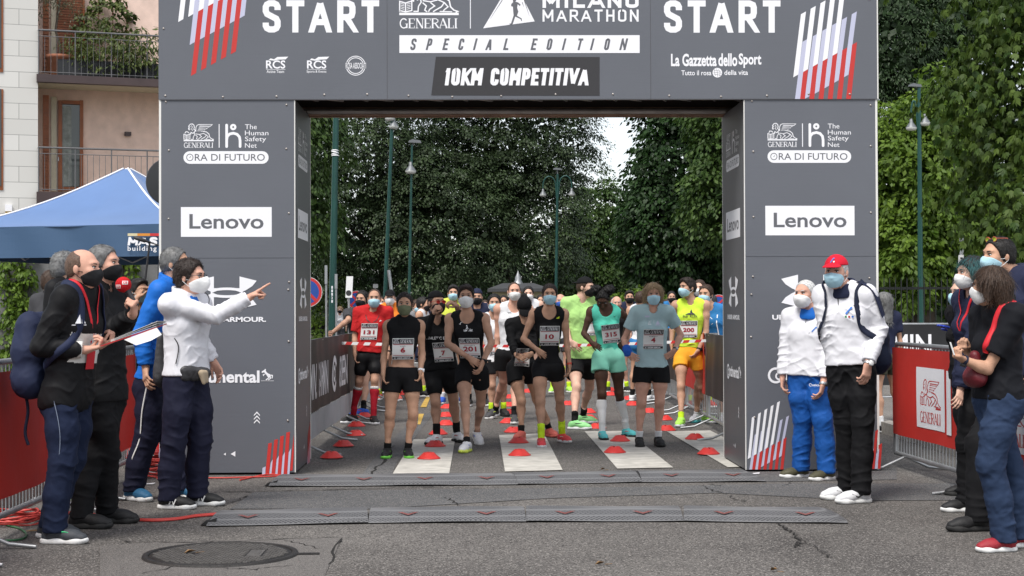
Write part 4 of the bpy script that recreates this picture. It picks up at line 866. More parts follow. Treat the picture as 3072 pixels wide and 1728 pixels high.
board(974, 796, 982, 852, 36, 'grey plate on edge left of the thick green post', M_galv, mark=False); board(1004, 822, 1012, 866, 38, 'grey plate on edge right of the thick green post', M_galv, mark=False)
mb = MB(); mb.tube([V(*at(1174, 868, 44)), V(*at(1166, 810, 44))], .05, 8); mb.tube([(at(1175, 868, 44)[0], 44, 0), at(1174, 868, 44)], .05, 8); tag(mb.build('leaning_pole', M_galv), 'grey pole leaning beside the second green lamp post', 'pole')
a = at(510, 545, 15.2); o = empty('round_sign', (a[0], 15.2, 0), 'back of a round dark sign sticking out left of the left pillar', 'road sign'); mb = MB(); mb.lathe([(0, -.02), (.23, -.02), (.235, 0), (.225, .015), (0, .03)], a, 40, 0, False, (0, -1, 0)); mb.build('disc', mat('dark sign back', (.03, .032, .036), .45, .4), o)
mb = MB(); mb.tube([(a[0]+.02, 15.26, 0), (a[0]+.02, 15.26, a[2]+.2)], .03, 10); mb.build('post', M_green, o)
# bus stop sign and notice at the right
o = empty('bus_stop_sign', (at(2884, 925, 27)[0], 27, 0), 'tall bus stop panel with a blue field beside the teal haired woman', 'bus stop sign'); a, b = at(2877, 765, 27), at(2892, 845, 27)
mb = MB(); mb.box((a[0], 27, b[2]), (b[0], 27.04, a[2])); mb.build('panel', M_swh, o); f = Flat(); f.rect(a[0]+.01, b[2]+.03, b[0]-.01, a[2]-.10, 0); f.rect(a[0]+.02, a[2]-.07, b[0]-.02, a[2]-.04, 1)
mb = MB(); f.onto(lambda x, y, s: (x, 26.995, y), mb); mb.build('print', [M_blue, M_blk], o)
a, b = at(2866, 873, 27), at(2888, 915, 27); mb = MB(); mb.box((a[0], 26.97, b[2]), (b[0], 26.99, a[2])); mb.build('timetable', M_swh, o); mb = MB(); mb.tube([(at(2890, 925, 27)[0], 27.08, 0), (at(2890, 925, 27)[0], 27.08, 2.6)], .035, 10); mb.build('post', M_galv, o)
# iron park fence
M_fence = mat('black iron fence', (.012, .014, .014), .5, .4); Yf = 31; x0, x1 = at(2600, 925, Yf)[0], at(3300, 925, Yf)[0]
o = empty('park_fence', ((x0+x1)/2, Yf, 0), 'dark iron railing of the park behind the banners on the right', 'fence'); mb = MB()
for z in (.25, 1.75): mb.box((x0, Yf-.015, z), (x1, Yf+.015, z+.05))
mb.build('rails', M_fence, o); mb = MB()
for i in range(int((x1-x0)/.115)): x = x0+i*.115; mb.tube([(x, Yf-.02, .1), (x, Yf-.02, 1.93), (x, Yf-.02, 2.0)], [.011, .011, .001], 5)
mb.build('bars', M_fence, o); mb = MB()
for i in range(int((x1-x0)/2.4)+1): mb.box((x0+i*2.4-.04, Yf+.02, 0), (x0+i*2.4+.04, Yf+.1, 2.05))
mb.build('posts', M_fence, o)
# kiosk in the park
Yk = 50; a, b = at(1478, 872, Yk), at(1632, 960, Yk); o = empty('kiosk', ((a[0]+b[0])/2, Yk+1, 0), 'small cream kiosk with a grey pyramid roof behind the runner in white', 'kiosk')
mb = MB(); mb.box((a[0], Yk, 0), (b[0], Yk+2, a[2])); mb.build('wall', mat('cream kiosk wall', (.52, .47, .30), .8, var=.08), o)
mb = MB(); mb.box((a[0]+.25, Yk-.02, a[2]-.85), (b[0]-.25, Yk-.005, a[2]-.2)); mb.build('window', mat('dark kiosk window', (.04, .045, .05), .2, .5), o)
x0, x1, zr, zt = at(1463, 860, Yk)[0], at(1650, 860, Yk)[0], at(1500, 866, Yk)[2], at(1500, 848, Yk)[2]; ym = Yk+1
mb = MB(); mb.add([(x0, Yk-.3, zr), (x1, Yk-.3, zr), (x1, Yk+2.3, zr), (x0, Yk+2.3, zr), (x0, Yk-.3, zr-.1), (x1, Yk-.3, zr-.1), (x1, Yk+2.3, zr-.1), (x0, Yk+2.3, zr-.1), ((x0+x1)/2-.5, ym, zt), ((x0+x1)/2+.5, ym, zt)], [(0, 1, 9, 8), (1, 2, 9), (2, 3, 8, 9), (3, 0, 8), (0, 4, 5, 1), (1, 5, 6, 2), (3, 2, 6, 7), (0, 3, 7, 4), (4, 7, 6, 5)])
ro = mb.build('roof', mat('grey zinc roof', (.06, .062, .066), .6), o); mb = MB(); mb.lathe([(.16, 0), (.10, .12), (.10, .2), (.02, .38), (0, .44)], ((x0+x1)/2, ym, zt-.02), 12); mb.build('finial', M_galv, ro)

# ================================================================ blue gazebo
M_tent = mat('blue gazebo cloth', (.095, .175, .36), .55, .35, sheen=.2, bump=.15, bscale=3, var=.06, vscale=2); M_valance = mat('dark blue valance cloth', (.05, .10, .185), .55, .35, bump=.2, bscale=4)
tc_ = at(381, 502, 19.4); an = R_(-16.5); ex, ey = V(math.cos(an), math.sin(an), 0), V(-math.sin(an), math.cos(an), 0); tc0 = V(tc_[0], tc_[1], 0)
ze, zv = at(300, 683, 18.2)[2], at(300, 774, 18.2)[2]
tent = empty('gazebo', tc0, 'blue pop up gazebo with a lettered valance left of the gate', 'gazebo')
mb = MB(); n = 14
def roofp(s, t, x, y):
    """s 0..1 from apex to eave, sagging between"""
    return tc0+(ex*x+ey*y)*1.5*s+V(0, 0, ze+(tc_[2]-ze)*(1-s)-.16*math.sin(math.pi*s)*(1-.45*abs(t)))
for (ax, ay, bx, by) in ((-1, -1, 1, -1), (1, -1, 1, 1), (1, 1, -1, 1), (-1, 1, -1, -1)):
    vs = []
    for i in range(n+1):
        for j in range(n+1): s, q = max(.02, i/n), j/n; vs.append(roofp(s, 2*q-1, ax+(bx-ax)*q, ay+(by-ay)*q))
    mb.add(vs, [(i*(n+1)+j, (i+1)*(n+1)+j, (i+1)*(n+1)+j+1, i*(n+1)+j+1) for i in range(n) for j in range(n)], 0, True)
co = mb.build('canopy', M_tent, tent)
mb = MB()
for x, y in ((-1, -1), (1, -1), (1, 1), (-1, 1)): mb.tube([roofp(s, 1, x, y)+V(0, 0, .006) for s in np.linspace(.02, 1, 12)], .013, 6)
mb.build('white_piping', M_wht, co)
mb = MB(); vs = []; m = 64
cor = [(-1, -1), (1, -1), (1, 1), (-1, 1), (-1, -1)]
val = lambda k, q, z: tc0+(ex*(cor[k][0]+(cor[k+1][0]-cor[k][0])*q)+ey*(cor[k][1]+(cor[k+1][1]-cor[k][1])*q))*(1.5+.012*math.sin(q*23+z*5)+.01*math.sin(q*9))+V(0, 0, z)
for k in range(4):
    for i in range(m):
        for j in range(4):
            q0, q1 = i/m, (i+1)/m; a0, a1 = zv+(ze+.01-zv)*j/4, zv+(ze+.01-zv)*(j+1)/4
            mb.add([val(k, q0, a0), val(k, q1, a0), val(k, q1, a1), val(k, q0, a1)], [(0, 1, 2, 3)], 0, True)
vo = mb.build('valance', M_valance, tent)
f = Flat(); M_or = mat('orange print', (.62, .25, .04), .5); M_yl = mat('pale yellow print', (.62, .55, .35), .5)
n_ = -ey; P0 = tc0-ey*1.5
def onval(px, py, s=0):
    d = ray(px, py); t = ((P0+n_*.035-CAM)@n_)/(d@n_); return CAM+d*t+n_*s
f.rect(383, 708, 412, 700, 3); f.rect(412, 708, 450, 700, 2); f.rect(450, 708, 520, 700, 1); f.block('MAST', 383, 736, 498, 711, 7.5, shear=.1, gap=.18); f.text('building', 383, 757, 470, 738, bold=.01, gap=1.2)
mb = MB(); f.onto(lambda x, y, s: onval(x, y, s), mb); mb.build('lettering', [M_wht, M_sred, M_or, M_yl], vo)
for x, y in cor[:4]:
    mb = MB(); c = tc0+(ex*x+ey*y)*1.44; mb.box(c+V(-.022, -.022, 0), c+V(.022, .022, ze)); mb.build('leg', M_wht, tent)
mb = MB()
for k in range(4):
    for i in range(4):
        g = lambda q, z: tc0+(ex*(cor[k][0]+(cor[k+1][0]-cor[k][0])*q)+ey*(cor[k][1]+(cor[k+1][1]-cor[k][1])*q))*1.43+V(0, 0, z)
        mb.tube([g(i/4, zv+.03), g((i+1)/4, ze-.05)], .012, 5); mb.tube([g(i/4, ze-.05), g((i+1)/4, zv+.03)], .012, 5)
mb.build('scissor_frame', M_galv, tent)
# concrete wall behind the gazebo with climbing plants
mb = MB(); Yw = 23.5
for i in range(6): mb.box((-12+i*1.2, Yw, .12), (-12+i*1.2+1.17, Yw+.12, 2.75+.0*i))
tag(mb.build('concrete_wall', mat('grey concrete panel', (.15, .15, .15), .85, var=.2, vscale=2, bump=.2)), 'grey concrete panel wall behind the gazebo', 'wall')
for i, (px, z0, z1, w, lb) in enumerate(((28, .3, 2.3, .16, 'climbing plant at the far left of the concrete wall'), (72, .3, 2.2, .14, 'climbing plant left of the white gazebo leg'), (372, .9, 2.4, .22, 'climbing plant behind the man with the red microphone'), (980, .1, 2.3, .3, 'bright climbing plant on the wall left of the thick green post'))):
    Yp = Yw-.12 if i < 3 else 60; p = V(at(px, 925, Yp)[0], Yp, .12); o = empty('climbing_plant', p, lb, 'plant')
    v, q, t = foliage(70+i, [(p+V(0, 0, z), (w, .1, .22)) for z in np.arange(z0, z1, .25)], 90, 13, .10, .085, V(0, -1, 0), keepback=.2, droop=.6)
    if i == 3: v = p+(v-p)*V(2.2, 1, 1.6)
    link('foliage', np_mesh('foliage', v-p, q, mats=[L_bright], attrs={'tone': t}), o); mb = MB(); mb.tube([p, p+V(.02, 0, z1*.5), p+V(-.02, 0, z1)], [.02, .014, .005], 6); mb.build('stem', M_bark, o)

# ================================================================ apartment house
BA = R_(18); BU, BN = V(math.cos(BA), math.sin(BA), 0), V(math.sin(BA), -math.cos(BA), 0); BP = at(115, 480, 36)
def fac(px, py, off=0):
    d = ray(px, py); return CAM+d*(((BP+BN*off-CAM)@BN)/(d@BN))
def fb(mb, x0, y0, x1, y1, o0, o1, m=0, flatz=True):
    """box on the facade between two zoom-image corners; o0..o1 = offsets out of the wall"""
    p, q = fac(x0/2.07, y0/2.07, o1), fac(x1/2.07, y1/2.07, o1); s0, s1 = sorted(((p-BP)@BU, (q-BP)@BU)); z0, z1 = sorted((p[2], q[2]))
    return mb.box((s0, o0, z0), (s1, o1, z1), m, M=lambda v: BP*V(1, 1, 0)+BU*v[0]+BN*v[1]+V(0, 0, v[2]))
M_stone = bpy.data.materials.new('pale stone blocks'); M_stone.use_nodes = True; n = M_stone.node_tree.nodes; l = M_stone.node_tree.links
tc = n.new('ShaderNodeTexCoord'); mp = n.new('ShaderNodeMapping'); mp.inputs['Rotation'].default_value = (0, 0, -BA); sx = n.new('ShaderNodeSeparateXYZ'); cb = n.new('ShaderNodeCombineXYZ'); br = n.new('ShaderNodeTexBrick')
l.new(tc.outputs['Object'], mp.inputs[0]); l.new(mp.outputs[0], sx.inputs[0]); l.new(sx.outputs[0], cb.inputs[0]); l.new(sx.outputs[2], cb.inputs[1]); l.new(cb.outputs[0], br.inputs[0])
br.inputs['Scale'].default_value = 1; br.inputs['Brick Width'].default_value = .85; br.inputs['Row Height'].default_value = .36; br.inputs['Mortar Size'].default_value = .006; br.inputs['Color1'].default_value = (.56, .55, .52, 1); br.inputs['Color2'].default_value = (.63, .62, .59, 1); br.inputs['Mortar'].default_value = (.22, .22, .21, 1)
l.new(br.outputs['Color'], n['Principled BSDF'].inputs['Base Color']); n['Principled BSDF'].inputs['Roughness'].default_value = .75
M_pink = mat('pink render', (.72, .54, .46), .9, var=.10, vscale=4, bump=.3, bscale=40); M_cream = mat('cream render', (.52, .47, .36), .9, var=.06); M_fascia = mat('dark brown fascia', (.055, .036, .036), .5, .4, var=.15, vscale=2); M_wood = mat('varnished wood', (.24, .07, .02), .45, .4, var=.25, vscale=3, bstretch=(1, 1, .2)); M_rail = mat('grey iron railing', (.12, .12, .125), .5, .4); M_pane = mat('dark window glass', (.03, .04, .04), .08, .6); M_curt = mat('pale curtain', (.25, .27, .25), .8, var=.3, vscale=9)
bo = empty('apartment_house', BP*V(1, 1, 0), 'pink and pale stone apartment house with iron balconies', 'building')
mb = MB(); fb(mb, -700, -500, 235, 2100, -1.6, 0); mb.build('stone_wall', M_stone, bo)
mb = MB(); fb(mb, 237, -500, 1500, 2100, -1.8, -1.45); mb.build('rendered_wall', M_pink, bo)
mb = MB(); fb(mb, 318, 600, 352, 1187, -1.44, -1.38); fb(mb, 318, -300, 350, 455, -1.44, -1.38); mb.build('door_surround', M_cream, bo)
for k, (ya, yb) in enumerate(((-300, 452), (590, 1187))):
    mb = MB(); fb(mb, 266, ya, 304, yb, -1.2, -1.1)
    for i in range(30): yy_ = ya+(yb-ya)*i/30; fb(mb, 268, yy_, 302, yy_+(yb-ya)/60, -1.1, -1.08)
    mb.build('folding_shutter', M_wood, bo)
mb = MB(); fb(mb, 352, -300, 527, 400, -1.44, -1.36)
for i in range(44): fb(mb, 354, -300+i*16, 525, -300+i*16+9, -1.36, -1.335)
mb.build('roller_shutter', M_wood, bo)
mb = MB(); fb(mb, 362, 622, 386, 1187, -1.44, -1.34); fb(mb, 496, 622, 517, 1187, -1.44, -1.34); fb(mb, 387, 622, 495, 648, -1.44, -1.34); fb(mb, 387, 1160, 495, 1187, -1.44, -1.34)
do = mb.build('balcony_door', M_wood, bo); mb = MB(); fb(mb, 387, 649, 495, 1159, -1.40, -1.385); mb.build('glass', M_pane, do)
mb = MB()
for i in range(7): fb(mb, 389+i*8, 660, 395+i*8, 1158, -1.384, -1.376)
mb.build('curtain', M_curt, do); mb = MB(); fb(mb, 360, 975, 366, 1000, -1.33, -1.29); mb.build('handle', M_galv, do)
for k, (yt, yb, label) in enumerate(((458, 560, 0), (1190, 1300, 0))):
    p = fac(232/2.07, yt/2.07, .15); mb = MB(); fb(mb, 228, yt, 1500, yb, -.05, .15); so_ = mb.build('balcony_slab', M_fascia, bo)
    mb = MB(); fb(mb, 232, yt+20, 1500, yb-8, -1.45, -.06); mb.build('soffit', M_cream, so_)
    # railing: real metres in the facade frame
    s0 = (fac(240/2.07, 0, .1)-BP)@BU; zt = fac(232/2.07, (yt if k else 458)/2.07, .15)[2]; zr = zt+1.02; F = lambda s, o_, z: BP*V(1, 1, 0)+BU*s+BN*o_+V(0, 0, z)
    mb = MB()
    for z in (zt+.06, zr-.14): mb.tube([F(s0, .08, z), F(s0+4.7, .08, z)], .010, 5); 
    mb.tube([F(s0, .08, zr), F(s0+4.7, .08, zr)], .022, 8); mb.tube([F(s0, -1.3, zr), F(s0, .08, zr)], .018, 6); mb.tube([F(s0, -1.3, zt+.06), F(s0, .08, zt+.06)], .01, 5)
    for i in range(35):
        s = s0+i*.135; r = .016 if i % 6 == 0 else .006; mb.tube([F(s, .08, zt), F(s, .08, zr if i % 6 == 0 else zr-.14)], r, 5)
    for i in range(9): mb.tube([F(s0, .08-i*.15, zt), F(s0, .08-i*.15, zr)], .006, 5)
    mb.build('railing', M_rail, bo)
for x0, y0, x1, y1 in ((785, 112, 830, 136), (775, 818, 815, 842)):
    mb = MB(); fb(mb, x0, y0, x1, y1, -1.45, -1.34); fb(mb, x0+5, y0+3, x1-5, y1+3, -1.34, -1.31); mb.build('wall_lamp', M_fascia, bo)
mb = MB(); fb(mb, 32, 1270, 75, 1312, 0, .14); lo = mb.build('floodlight', M_wht, bo); mb = MB(); fb(mb, 34, 1313, 73, 1328, 0, .16); mb.build('lens', mat('amber lens', (.3, .2, .05), .3), lo)
for y0, y1 in ((-200, 448), (545, 1180)):
    mb = MB(); fb(mb, -200, y0, 20, y1, -.02, .02); wo = mb.build('window', M_wood, bo); mb = MB(); fb(mb, -190, y0, 8, y1-25, .022, .03); mb.build('pane', M_pane, wo)
# plants on the upper balcony
M_terra = mat('terracotta', (.30, .12, .07), .8, var=.15); M_box = mat('anthracite planter', (.03, .032, .035), .6); L_olive = leafmat('olive leaf', (.05, .06, .035), (.16, .17, .10)); L_plant = leafmat('balcony plant leaf', (.035, .06, .012), (.13, .16, .04))
def fzoom(x, y, off): return fac(x/2.07, y/2.07, off)
zb_ = fzoom(300, 458, .15)[2]
p = fzoom(370, 455, -.35); p[2] = zb_; o = empty('potted_olive_tree', p, 'thin olive tree in a terracotta pot on the upper balcony', 'potted tree')
mb = MB(); mb.lathe([(0, 0), (.22, 0), (.30, .42), (.34, .43), (.34, .5), (.29, .5), (.28, .44), (0, .44)], p, 24); mb.build('pot', M_terra, o)
mb = MB(); limb(mb, p+V(0, 0, .4), p+V(-.03, 0, 2.2), .035, .02, random.Random(3)); mb.build('trunk', M_bark, o)
v, q, t = foliage(80, [(p+V(0, 0, 2.0), (.7, .5, .5)), (p+V(-.45, 0, 1.65), (.45, .4, .35)), (p+V(.4, 0, 1.55), (.4, .4, .35))], 110, 10, .14, .075, V(0, -1, 0), aspect=.25, fill=.5, droop=.3); link('crown', np_mesh('crown', v-p, q, mats=[L_olive], attrs={'tone': t}), o)
for i, (x, w, h, sd, lb) in enumerate(((490, .42, .75, 81, 'planter with strappy shrub beside the olive pot'), (640, .5, .95, 82, 'planter with a leafy bush under the trellis plant'), (770, .45, .7, 83, 'planter with a yellowish bush on the balcony'), (900, .5, 1.0, 84, 'planter with an oleander nearest the gate'))):
    p = fzoom(x, 455, -.2); p[2] = zb_; o = empty('planter', p, lb, 'planter', 'planters on the upper balcony'); c, s = BU, BN
    mb = MB(); mb.box((-.48, -.15, .0), (.48, .15, .38), M=lambda v: p+BU*v[0]+BN*v[1]+V(0, 0, v[2])); mb.build('box', M_box, o)
    v, q, t = foliage(sd, [(p+V(0, 0, .35+h*.5), (w*1.25, .3, h*.6)), (p+V(.1, 0, .35), (w*1.1, .35, .3))], 62, 13, .13, .10 if i != 3 else .13, V(0, -1, 0), aspect=.32, fill=.4, droop=.7); link('foliage', np_mesh('foliage', v-p, q, mats=[L_plant], attrs={'tone': t}), o)
p = fzoom(655, 455, -1.2); p[2] = zb_; o = empty('trellis_plant', p, 'tall climbing plant against the pink wall of the upper balcony', 'plant')
v, q, t = foliage(85, [(p+V(-.35, 0, 1.25), (.42, .15, .8)), (p+V(.05, 0, 1.7), (.45, .15, .6)), (p+V(.4, 0, 1.2), (.35, .15, .75)), (p+V(.35, 0, 2.15), (.2, .1, .25))], 130, 12, .12, .095, V(0, -1, 0), aspect=.8, droop=.5); link('foliage', np_mesh('foliage', v-p, q, mats=[L_plant], attrs={'tone': t}), o)
mb = MB(); [mb.tube([p+BU*x, p+BU*x+V(0, 0, 2.0)], .012, 5) for x in (-.5, -.17, .17, .5)]; mb.build('trellis', M_wood, o)

# ================================================================ cables and litter
M_cabr = mat('red cable', (.50, .05, .04), .45, .4); M_cabg = mat('green cable', (.03, .12, .05), .5)
def cable(name, pix, m, label, r=.008, closed=False, strands=1):
    mb = MB()
    for s in range(strands):
        P = [gnd(x, y+s*3.5)+V(0, 0, r+.002) for x, y in pix]; Q = []
        for i in range(len(P)-1):
            p0, p1, p2, p3 = P[max(0, i-1)], P[i], P[i+1], P[min(len(P)-1, i+2)]
            for t in np.linspace(0, 1, 8, endpoint=False): Q.append(.5*((2*p1)+(-p0+p2)*t+(2*p0-5*p1+4*p2-p3)*t*t+(-p0+3*p1-3*p2+p3)*t**3))
        mb.tube(Q+[P[-1]], r, 6)
    return tag(mb.build(name, m), label, 'cable')
cable('cable', [(60, 1552), (130, 1540), (260, 1545), (420, 1562), (520, 1560), (590, 1550), (662, 1544)], M_cabr, 'double red cable running along the road to the front ramp', strands=2)
cable('cable', [(720, 1443), (780, 1430), (812, 1426), (838, 1431), (700, 1436), (620, 1437), (470, 1440)], M_cabr, 'red cable lying against the foot of the left pillar', r=.007)
def coil(px, py, n, r, lb, m=M_cabr, sd=1, h=.02):
    rr = random.Random(sd); c = gnd(px, py); mb = MB()
    for k in range(n):
        a0 = rr.uniform(0, 6); q = r*rr.uniform(.6, 1.1); cc = c+V(rr.uniform(-.05, .05), rr.uniform(-.05, .05), 0)
        mb.tube([cc+V(q*math.cos(a), q*.8*math.sin(a), .01+h*k+.01*math.sin(3*a+k)) for a in np.linspace(a0, a0+6.2, 26)], .007, 6, closed=True)
    return tag(mb.build('cable_coil', m), lb, 'cable coil')
coil(35, 1572, 7, .22, 'loose red cable coil by the foot of the nearest barrier', sd=3, h=.012); coil(455, 1430, 9, .20, 'heap of red cable beside the left pillar', sd=4)
cable('cable', [(0, 1626), (60, 1622), (80, 1608), (60, 1590), (20, 1580)], M_cabg, 'green cable curling at the left edge of the road', r=.006); cable('cable', [(215, 1503), (260, 1487), (290, 1478), (340, 1450)], M_cabg, 'green cable under the barrier behind the clipboard man', r=.006)
c = gnd(458, 1405); mb = MB(); rr = random.Random(9); rs = np.random.RandomState(3)
vs = []; nn_ = 14
for i in range(9):
    for k in range(nn_): a = 2*math.pi*k/nn_; q = [.02, .16, .2, .22, .2, .17, .12, .07, .02][i]*(1+.18*math.sin(5*a+i*2)+.1*math.sin(9*a-i)); vs.append(c+V(q*math.cos(a), q*math.sin(a), .03+i*.035))
mb.add(vs, [(i*nn_+k, i*nn_+(k+1) % nn_, (i+1)*nn_+(k+1) % nn_, (i+1)*nn_+k) for i in range(8) for k in range(nn_)], 0, True); o = tag(mb.build('plastic_bag', mat('red plastic film', (.50, .03, .03), .3, .5)), 'crumpled red plastic bag between the left pillar and the barrier', 'bag')
f = Flat(); f.text('Red', 0, 0, .12, .06, bold=.04); mb = MB(); f.onto(lambda x, y, s: c+V(x-.06, -.225, .13+y), mb); mb.build('lettering', ART, o)
M_leaf = mat('dry leaf', (.22, .13, .06), .8, var=.3, vscale=30)
for i, (px, py, l, a, lb) in enumerate(((570, 1668, .07, .4, 'curled dry leaf on the manhole cover'), (1800, 1696, .06, .2, 'dry leaf with a long stalk in the foreground'), (2322, 1715, .05, -.9, 'small brown leaf near the bottom edge'), (1808, 1437, .04, 0, 'orange scrap on the rear ramp'))):
    c = gnd(px, py)+V(0, 0, .018 if i == 0 else .075 if i == 3 else .005); u, w = V(math.cos(a), math.sin(a), 0), V(-math.sin(a), math.cos(a), 0); mb = MB()
    mb.add([c-u*l*.5, c-u*.1*l+w*l*.28+V(0, 0, .018), c+u*l*.5+V(0, 0, .012), c-u*.1*l-w*l*.28+V(0, 0, .02), c+V(0, 0, .004)], [(0, 4, 1), (1, 4, 2), (2, 4, 3), (3, 4, 0)], 0, True); mb.tube([c+u*l*.45, c+u*l*1.2+w*.01], .0015, 4); tag(mb.build('fallen_leaf', M_leaf), lb, 'leaf')
for i, (px, py, m, lb) in enumerate(((99, 1596, M_leaf, 'brown cardboard scrap by the nearest barrier foot'), (2264, 1424, M_wht, 'white paper scrap at the foot of the right pillar'), (448, 1455, M_wht, 'white plastic scrap on the asphalt behind the blue trainers'))):
    c = gnd(px, py)+V(0, 0, .006); mb = MB(); mb.prism([c+V(-.04, -.01, 0), c+V(.035, -.02, .004), c+V(.045, .012, .008), c+V(-.03, .02, 0)], (0, 0, .004)); tag(mb.build('scrap', m), lb, 'litter')
# boom microphone on a stand
o = empty('microphone_stand', gnd(425, 1330)*V(1, 1, 0), 'black boom microphone on a tall stand in front of the gazebo', 'microphone stand'); Ym = gnd(425, 1330)[1]; mb = MB(); g0 = gnd(425, 1330)
mb.tube([g0+V(0, 0, .05), at(430, 880, Ym), at(449, 730, Ym)], [.014, .013, .010], 8)
for a in (0, 2.1, 4.2): mb.tube([g0+V(0, 0, .3), g0+V(.3*math.cos(a), .3*math.sin(a), .01)], .009, 6)
mb.build('stand', M_blk, o); mb = MB(); a, b = at(452, 728, Ym), at(405, 713, Ym); mb.lathe([(0, 0), (.012, .002), (.012, .05), (.02, .06), (.021, .16), (.012, .185), (0, .19)], a, 14, 0, True, b-a); mb.tube([a, at(480, 737, Ym)], .008, 6); mb.build('microphone', M_blk, o)
# ================================================================ people: smooth blended bodies, meshed by surface nets
class Prim:
    """tapered capsule a-b (flattened along one direction if asked) or ellipsoid"""
    __slots__ = ('t', 'a', 'b', 'r', 'k', 'n', 'fl', 'clips', 'Rm', 'part')
def C(a, b, ra, rb, k=.02, n=None, fl=1, clips=()):
    p = Prim(); p.t = 0; p.a = np.asarray(a, float); p.b = np.asarray(b, float); p.r = (ra, rb); p.k = k; p.n = None if n is None else nrm(n); p.fl = fl; p.clips = list(clips); return p
def E(c, r, R=None, k=.02, clips=()):
    p = Prim(); p.t = 1; p.a = np.asarray(c, float); p.r = tuple(r); p.Rm = np.eye(3) if R is None else R; p.k = k; p.clips = list(clips); return p
def pd(p, X, infl):
    if p.t == 0:
        ba = p.b-p.a; L = ba@ba+1e-9; q = X-p.a; t = np.clip(q@ba/L, 0, 1); d = q-t[..., None]*ba
        if p.n is not None: d = d+p.n*((d@p.n)*(1/p.fl-1))[..., None]
        o = np.sqrt((d*d).sum(-1))-(p.r[0]+(p.r[1]-p.r[0])*t)-infl
    else:
        q = (X-p.a)@p.Rm.T; r = np.array(p.r)+infl; k0 = np.sqrt(((q/r)**2).sum(-1)); k1 = np.sqrt(((q/r**2)**2).sum(-1))+1e-9; o = k0*(k0-1)/k1
        o = np.where(k0 < .2, -min(r)*.8, o)
    for c, n in p.clips: o = np.maximum(o, (X-c)@n)
    return o
def pbox(p, m):
    if p.t == 0: R = max(p.r)*max(1, p.fl)+m; return np.minimum(p.a, p.b)-R, np.maximum(p.a, p.b)+R
    R = max(p.r)+m; return p.a-R, p.a+R
class Field:
    def __init__(s, lo, hi, h):
        s.h = h; s.lo = np.floor(np.asarray(lo)/h)*h; s.n = np.ceil((np.asarray(hi)-s.lo)/h).astype(int)+1
        s.F = np.full(s.n, .3, np.float32); s.ax = [s.lo[i]+np.arange(s.n[i])*h for i in range(3)]
    def sub(s, lo, hi):
        i0 = np.clip(np.floor((lo-s.lo)/s.h).astype(int), 0, s.n-1); i1 = np.clip(np.ceil((hi-s.lo)/s.h).astype(int)+1, 1, s.n)
        if (i1 <= i0).any(): return None, None
        sl = tuple(slice(a, b) for a, b in zip(i0, i1)); g = np.stack(np.meshgrid(*[s.ax[i][sl[i]] for i in range(3)], indexing='ij'), -1)
        return sl, g
    def union(s, p, infl=0, k=None):
        k = p.k if k is None else k; sl, g = s.sub(*pbox(p, infl+3*s.h+k))
        if sl is None: return
        d = pd(p, g, infl); F = s.F[sl]
        if k > 0: hh = np.maximum(k-np.abs(F-d), 0)/k; s.F[sl] = np.minimum(F, d)-hh*hh*k*.25
        else: s.F[sl] = np.minimum(F, d)
    def cut(s, p, infl=0):
        sl, g = s.sub(*pbox(p, infl+2*s.h))
        if sl is not None: s.F[sl] = np.maximum(s.F[sl], -pd(p, g, infl))
    def plane(s, c, n):
        g = np.stack(np.meshgrid(*s.ax, indexing='ij'), -1); s.F = np.maximum(s.F, ((g-c)@nrm(n)).astype(np.float32))
    def mesh(s):
        """naive surface nets"""
        F = s.F; I = F < 0; nx, ny, nz = F.shape
        cor = [(a, b, c) for a in (0, 1) for b in (0, 1) for c in (0, 1)]
        cs = [I[a:nx-1+a, b:ny-1+b, c:nz-1+c] for a, b, c in cor]
        cnt = sum(c.astype(np.int8) for c in cs); act = (cnt > 0) & (cnt < 8); idx = np.argwhere(act)
        if not len(idx): return np.zeros((0, 3)), np.zeros((0, 4), int)
        vid = np.full(act.shape, -1, np.int32); vid[act] = np.arange(len(idx))
        fv = [F[idx[:, 0]+a, idx[:, 1]+b, idx[:, 2]+c] for a, b, c in cor]
        acc = np.zeros((len(idx), 3)); num = np.zeros(len(idx))
        for i, u in enumerate(cor):
            for j, v in enumerate(cor):
                if j > i and sum(abs(x-y) for x, y in zip(u, v)) == 1:
                    m = (fv[i] < 0) != (fv[j] < 0); t = np.where(m, fv[i]/np.where(m, fv[i]-fv[j], 1), 0)
                    acc += np.where(m[:, None], np.array(u)+t[:, None]*(np.array(v)-np.array(u)), 0); num += m
        P = s.lo+(idx+acc/num[:, None])*s.h; Q = []
        for ax in range(3):
            o = [x for x in range(3) if x != ax]; sl0 = [slice(None)]*3; sl1 = [slice(None)]*3; sl0[ax] = slice(0, -1); sl1[ax] = slice(1, None)
            A, B = I[tuple(sl0)], I[tuple(sl1)]; e = np.argwhere(A != B); e = e[(e[:, o[0]] > 0) & (e[:, o[1]] > 0) & (e[:, o[0]] < F.shape[o[0]]-1) & (e[:, o[1]] < F.shape[o[1]]-1)]
            def at_(d0, d1): q = e.copy(); q[:, o[0]] += d0; q[:, o[1]] += d1; return vid[q[:, 0], q[:, 1], q[:, 2]]
            q = np.stack([at_(-1, -1), at_(0, -1), at_(0, 0), at_(-1, 0)], 1); fl = A[e[:, 0], e[:, 1], e[:, 2]]
            if ax == 1: fl = ~fl
            q[~fl] = q[~fl][:, ::-1]; Q.append(q)
        Q = np.concatenate(Q); return P, Q[(Q >= 0).all(1)]
def vnormals(P, Q):
    n = np.cross(P[Q[:, 2]]-P[Q[:, 0]], P[Q[:, 3]]-P[Q[:, 1]]); N = np.zeros_like(P)
    for i in range(4): np.add.at(N, Q[:, i], n)
    return N/(np.linalg.norm(N, axis=1)[:, None]+1e-12)
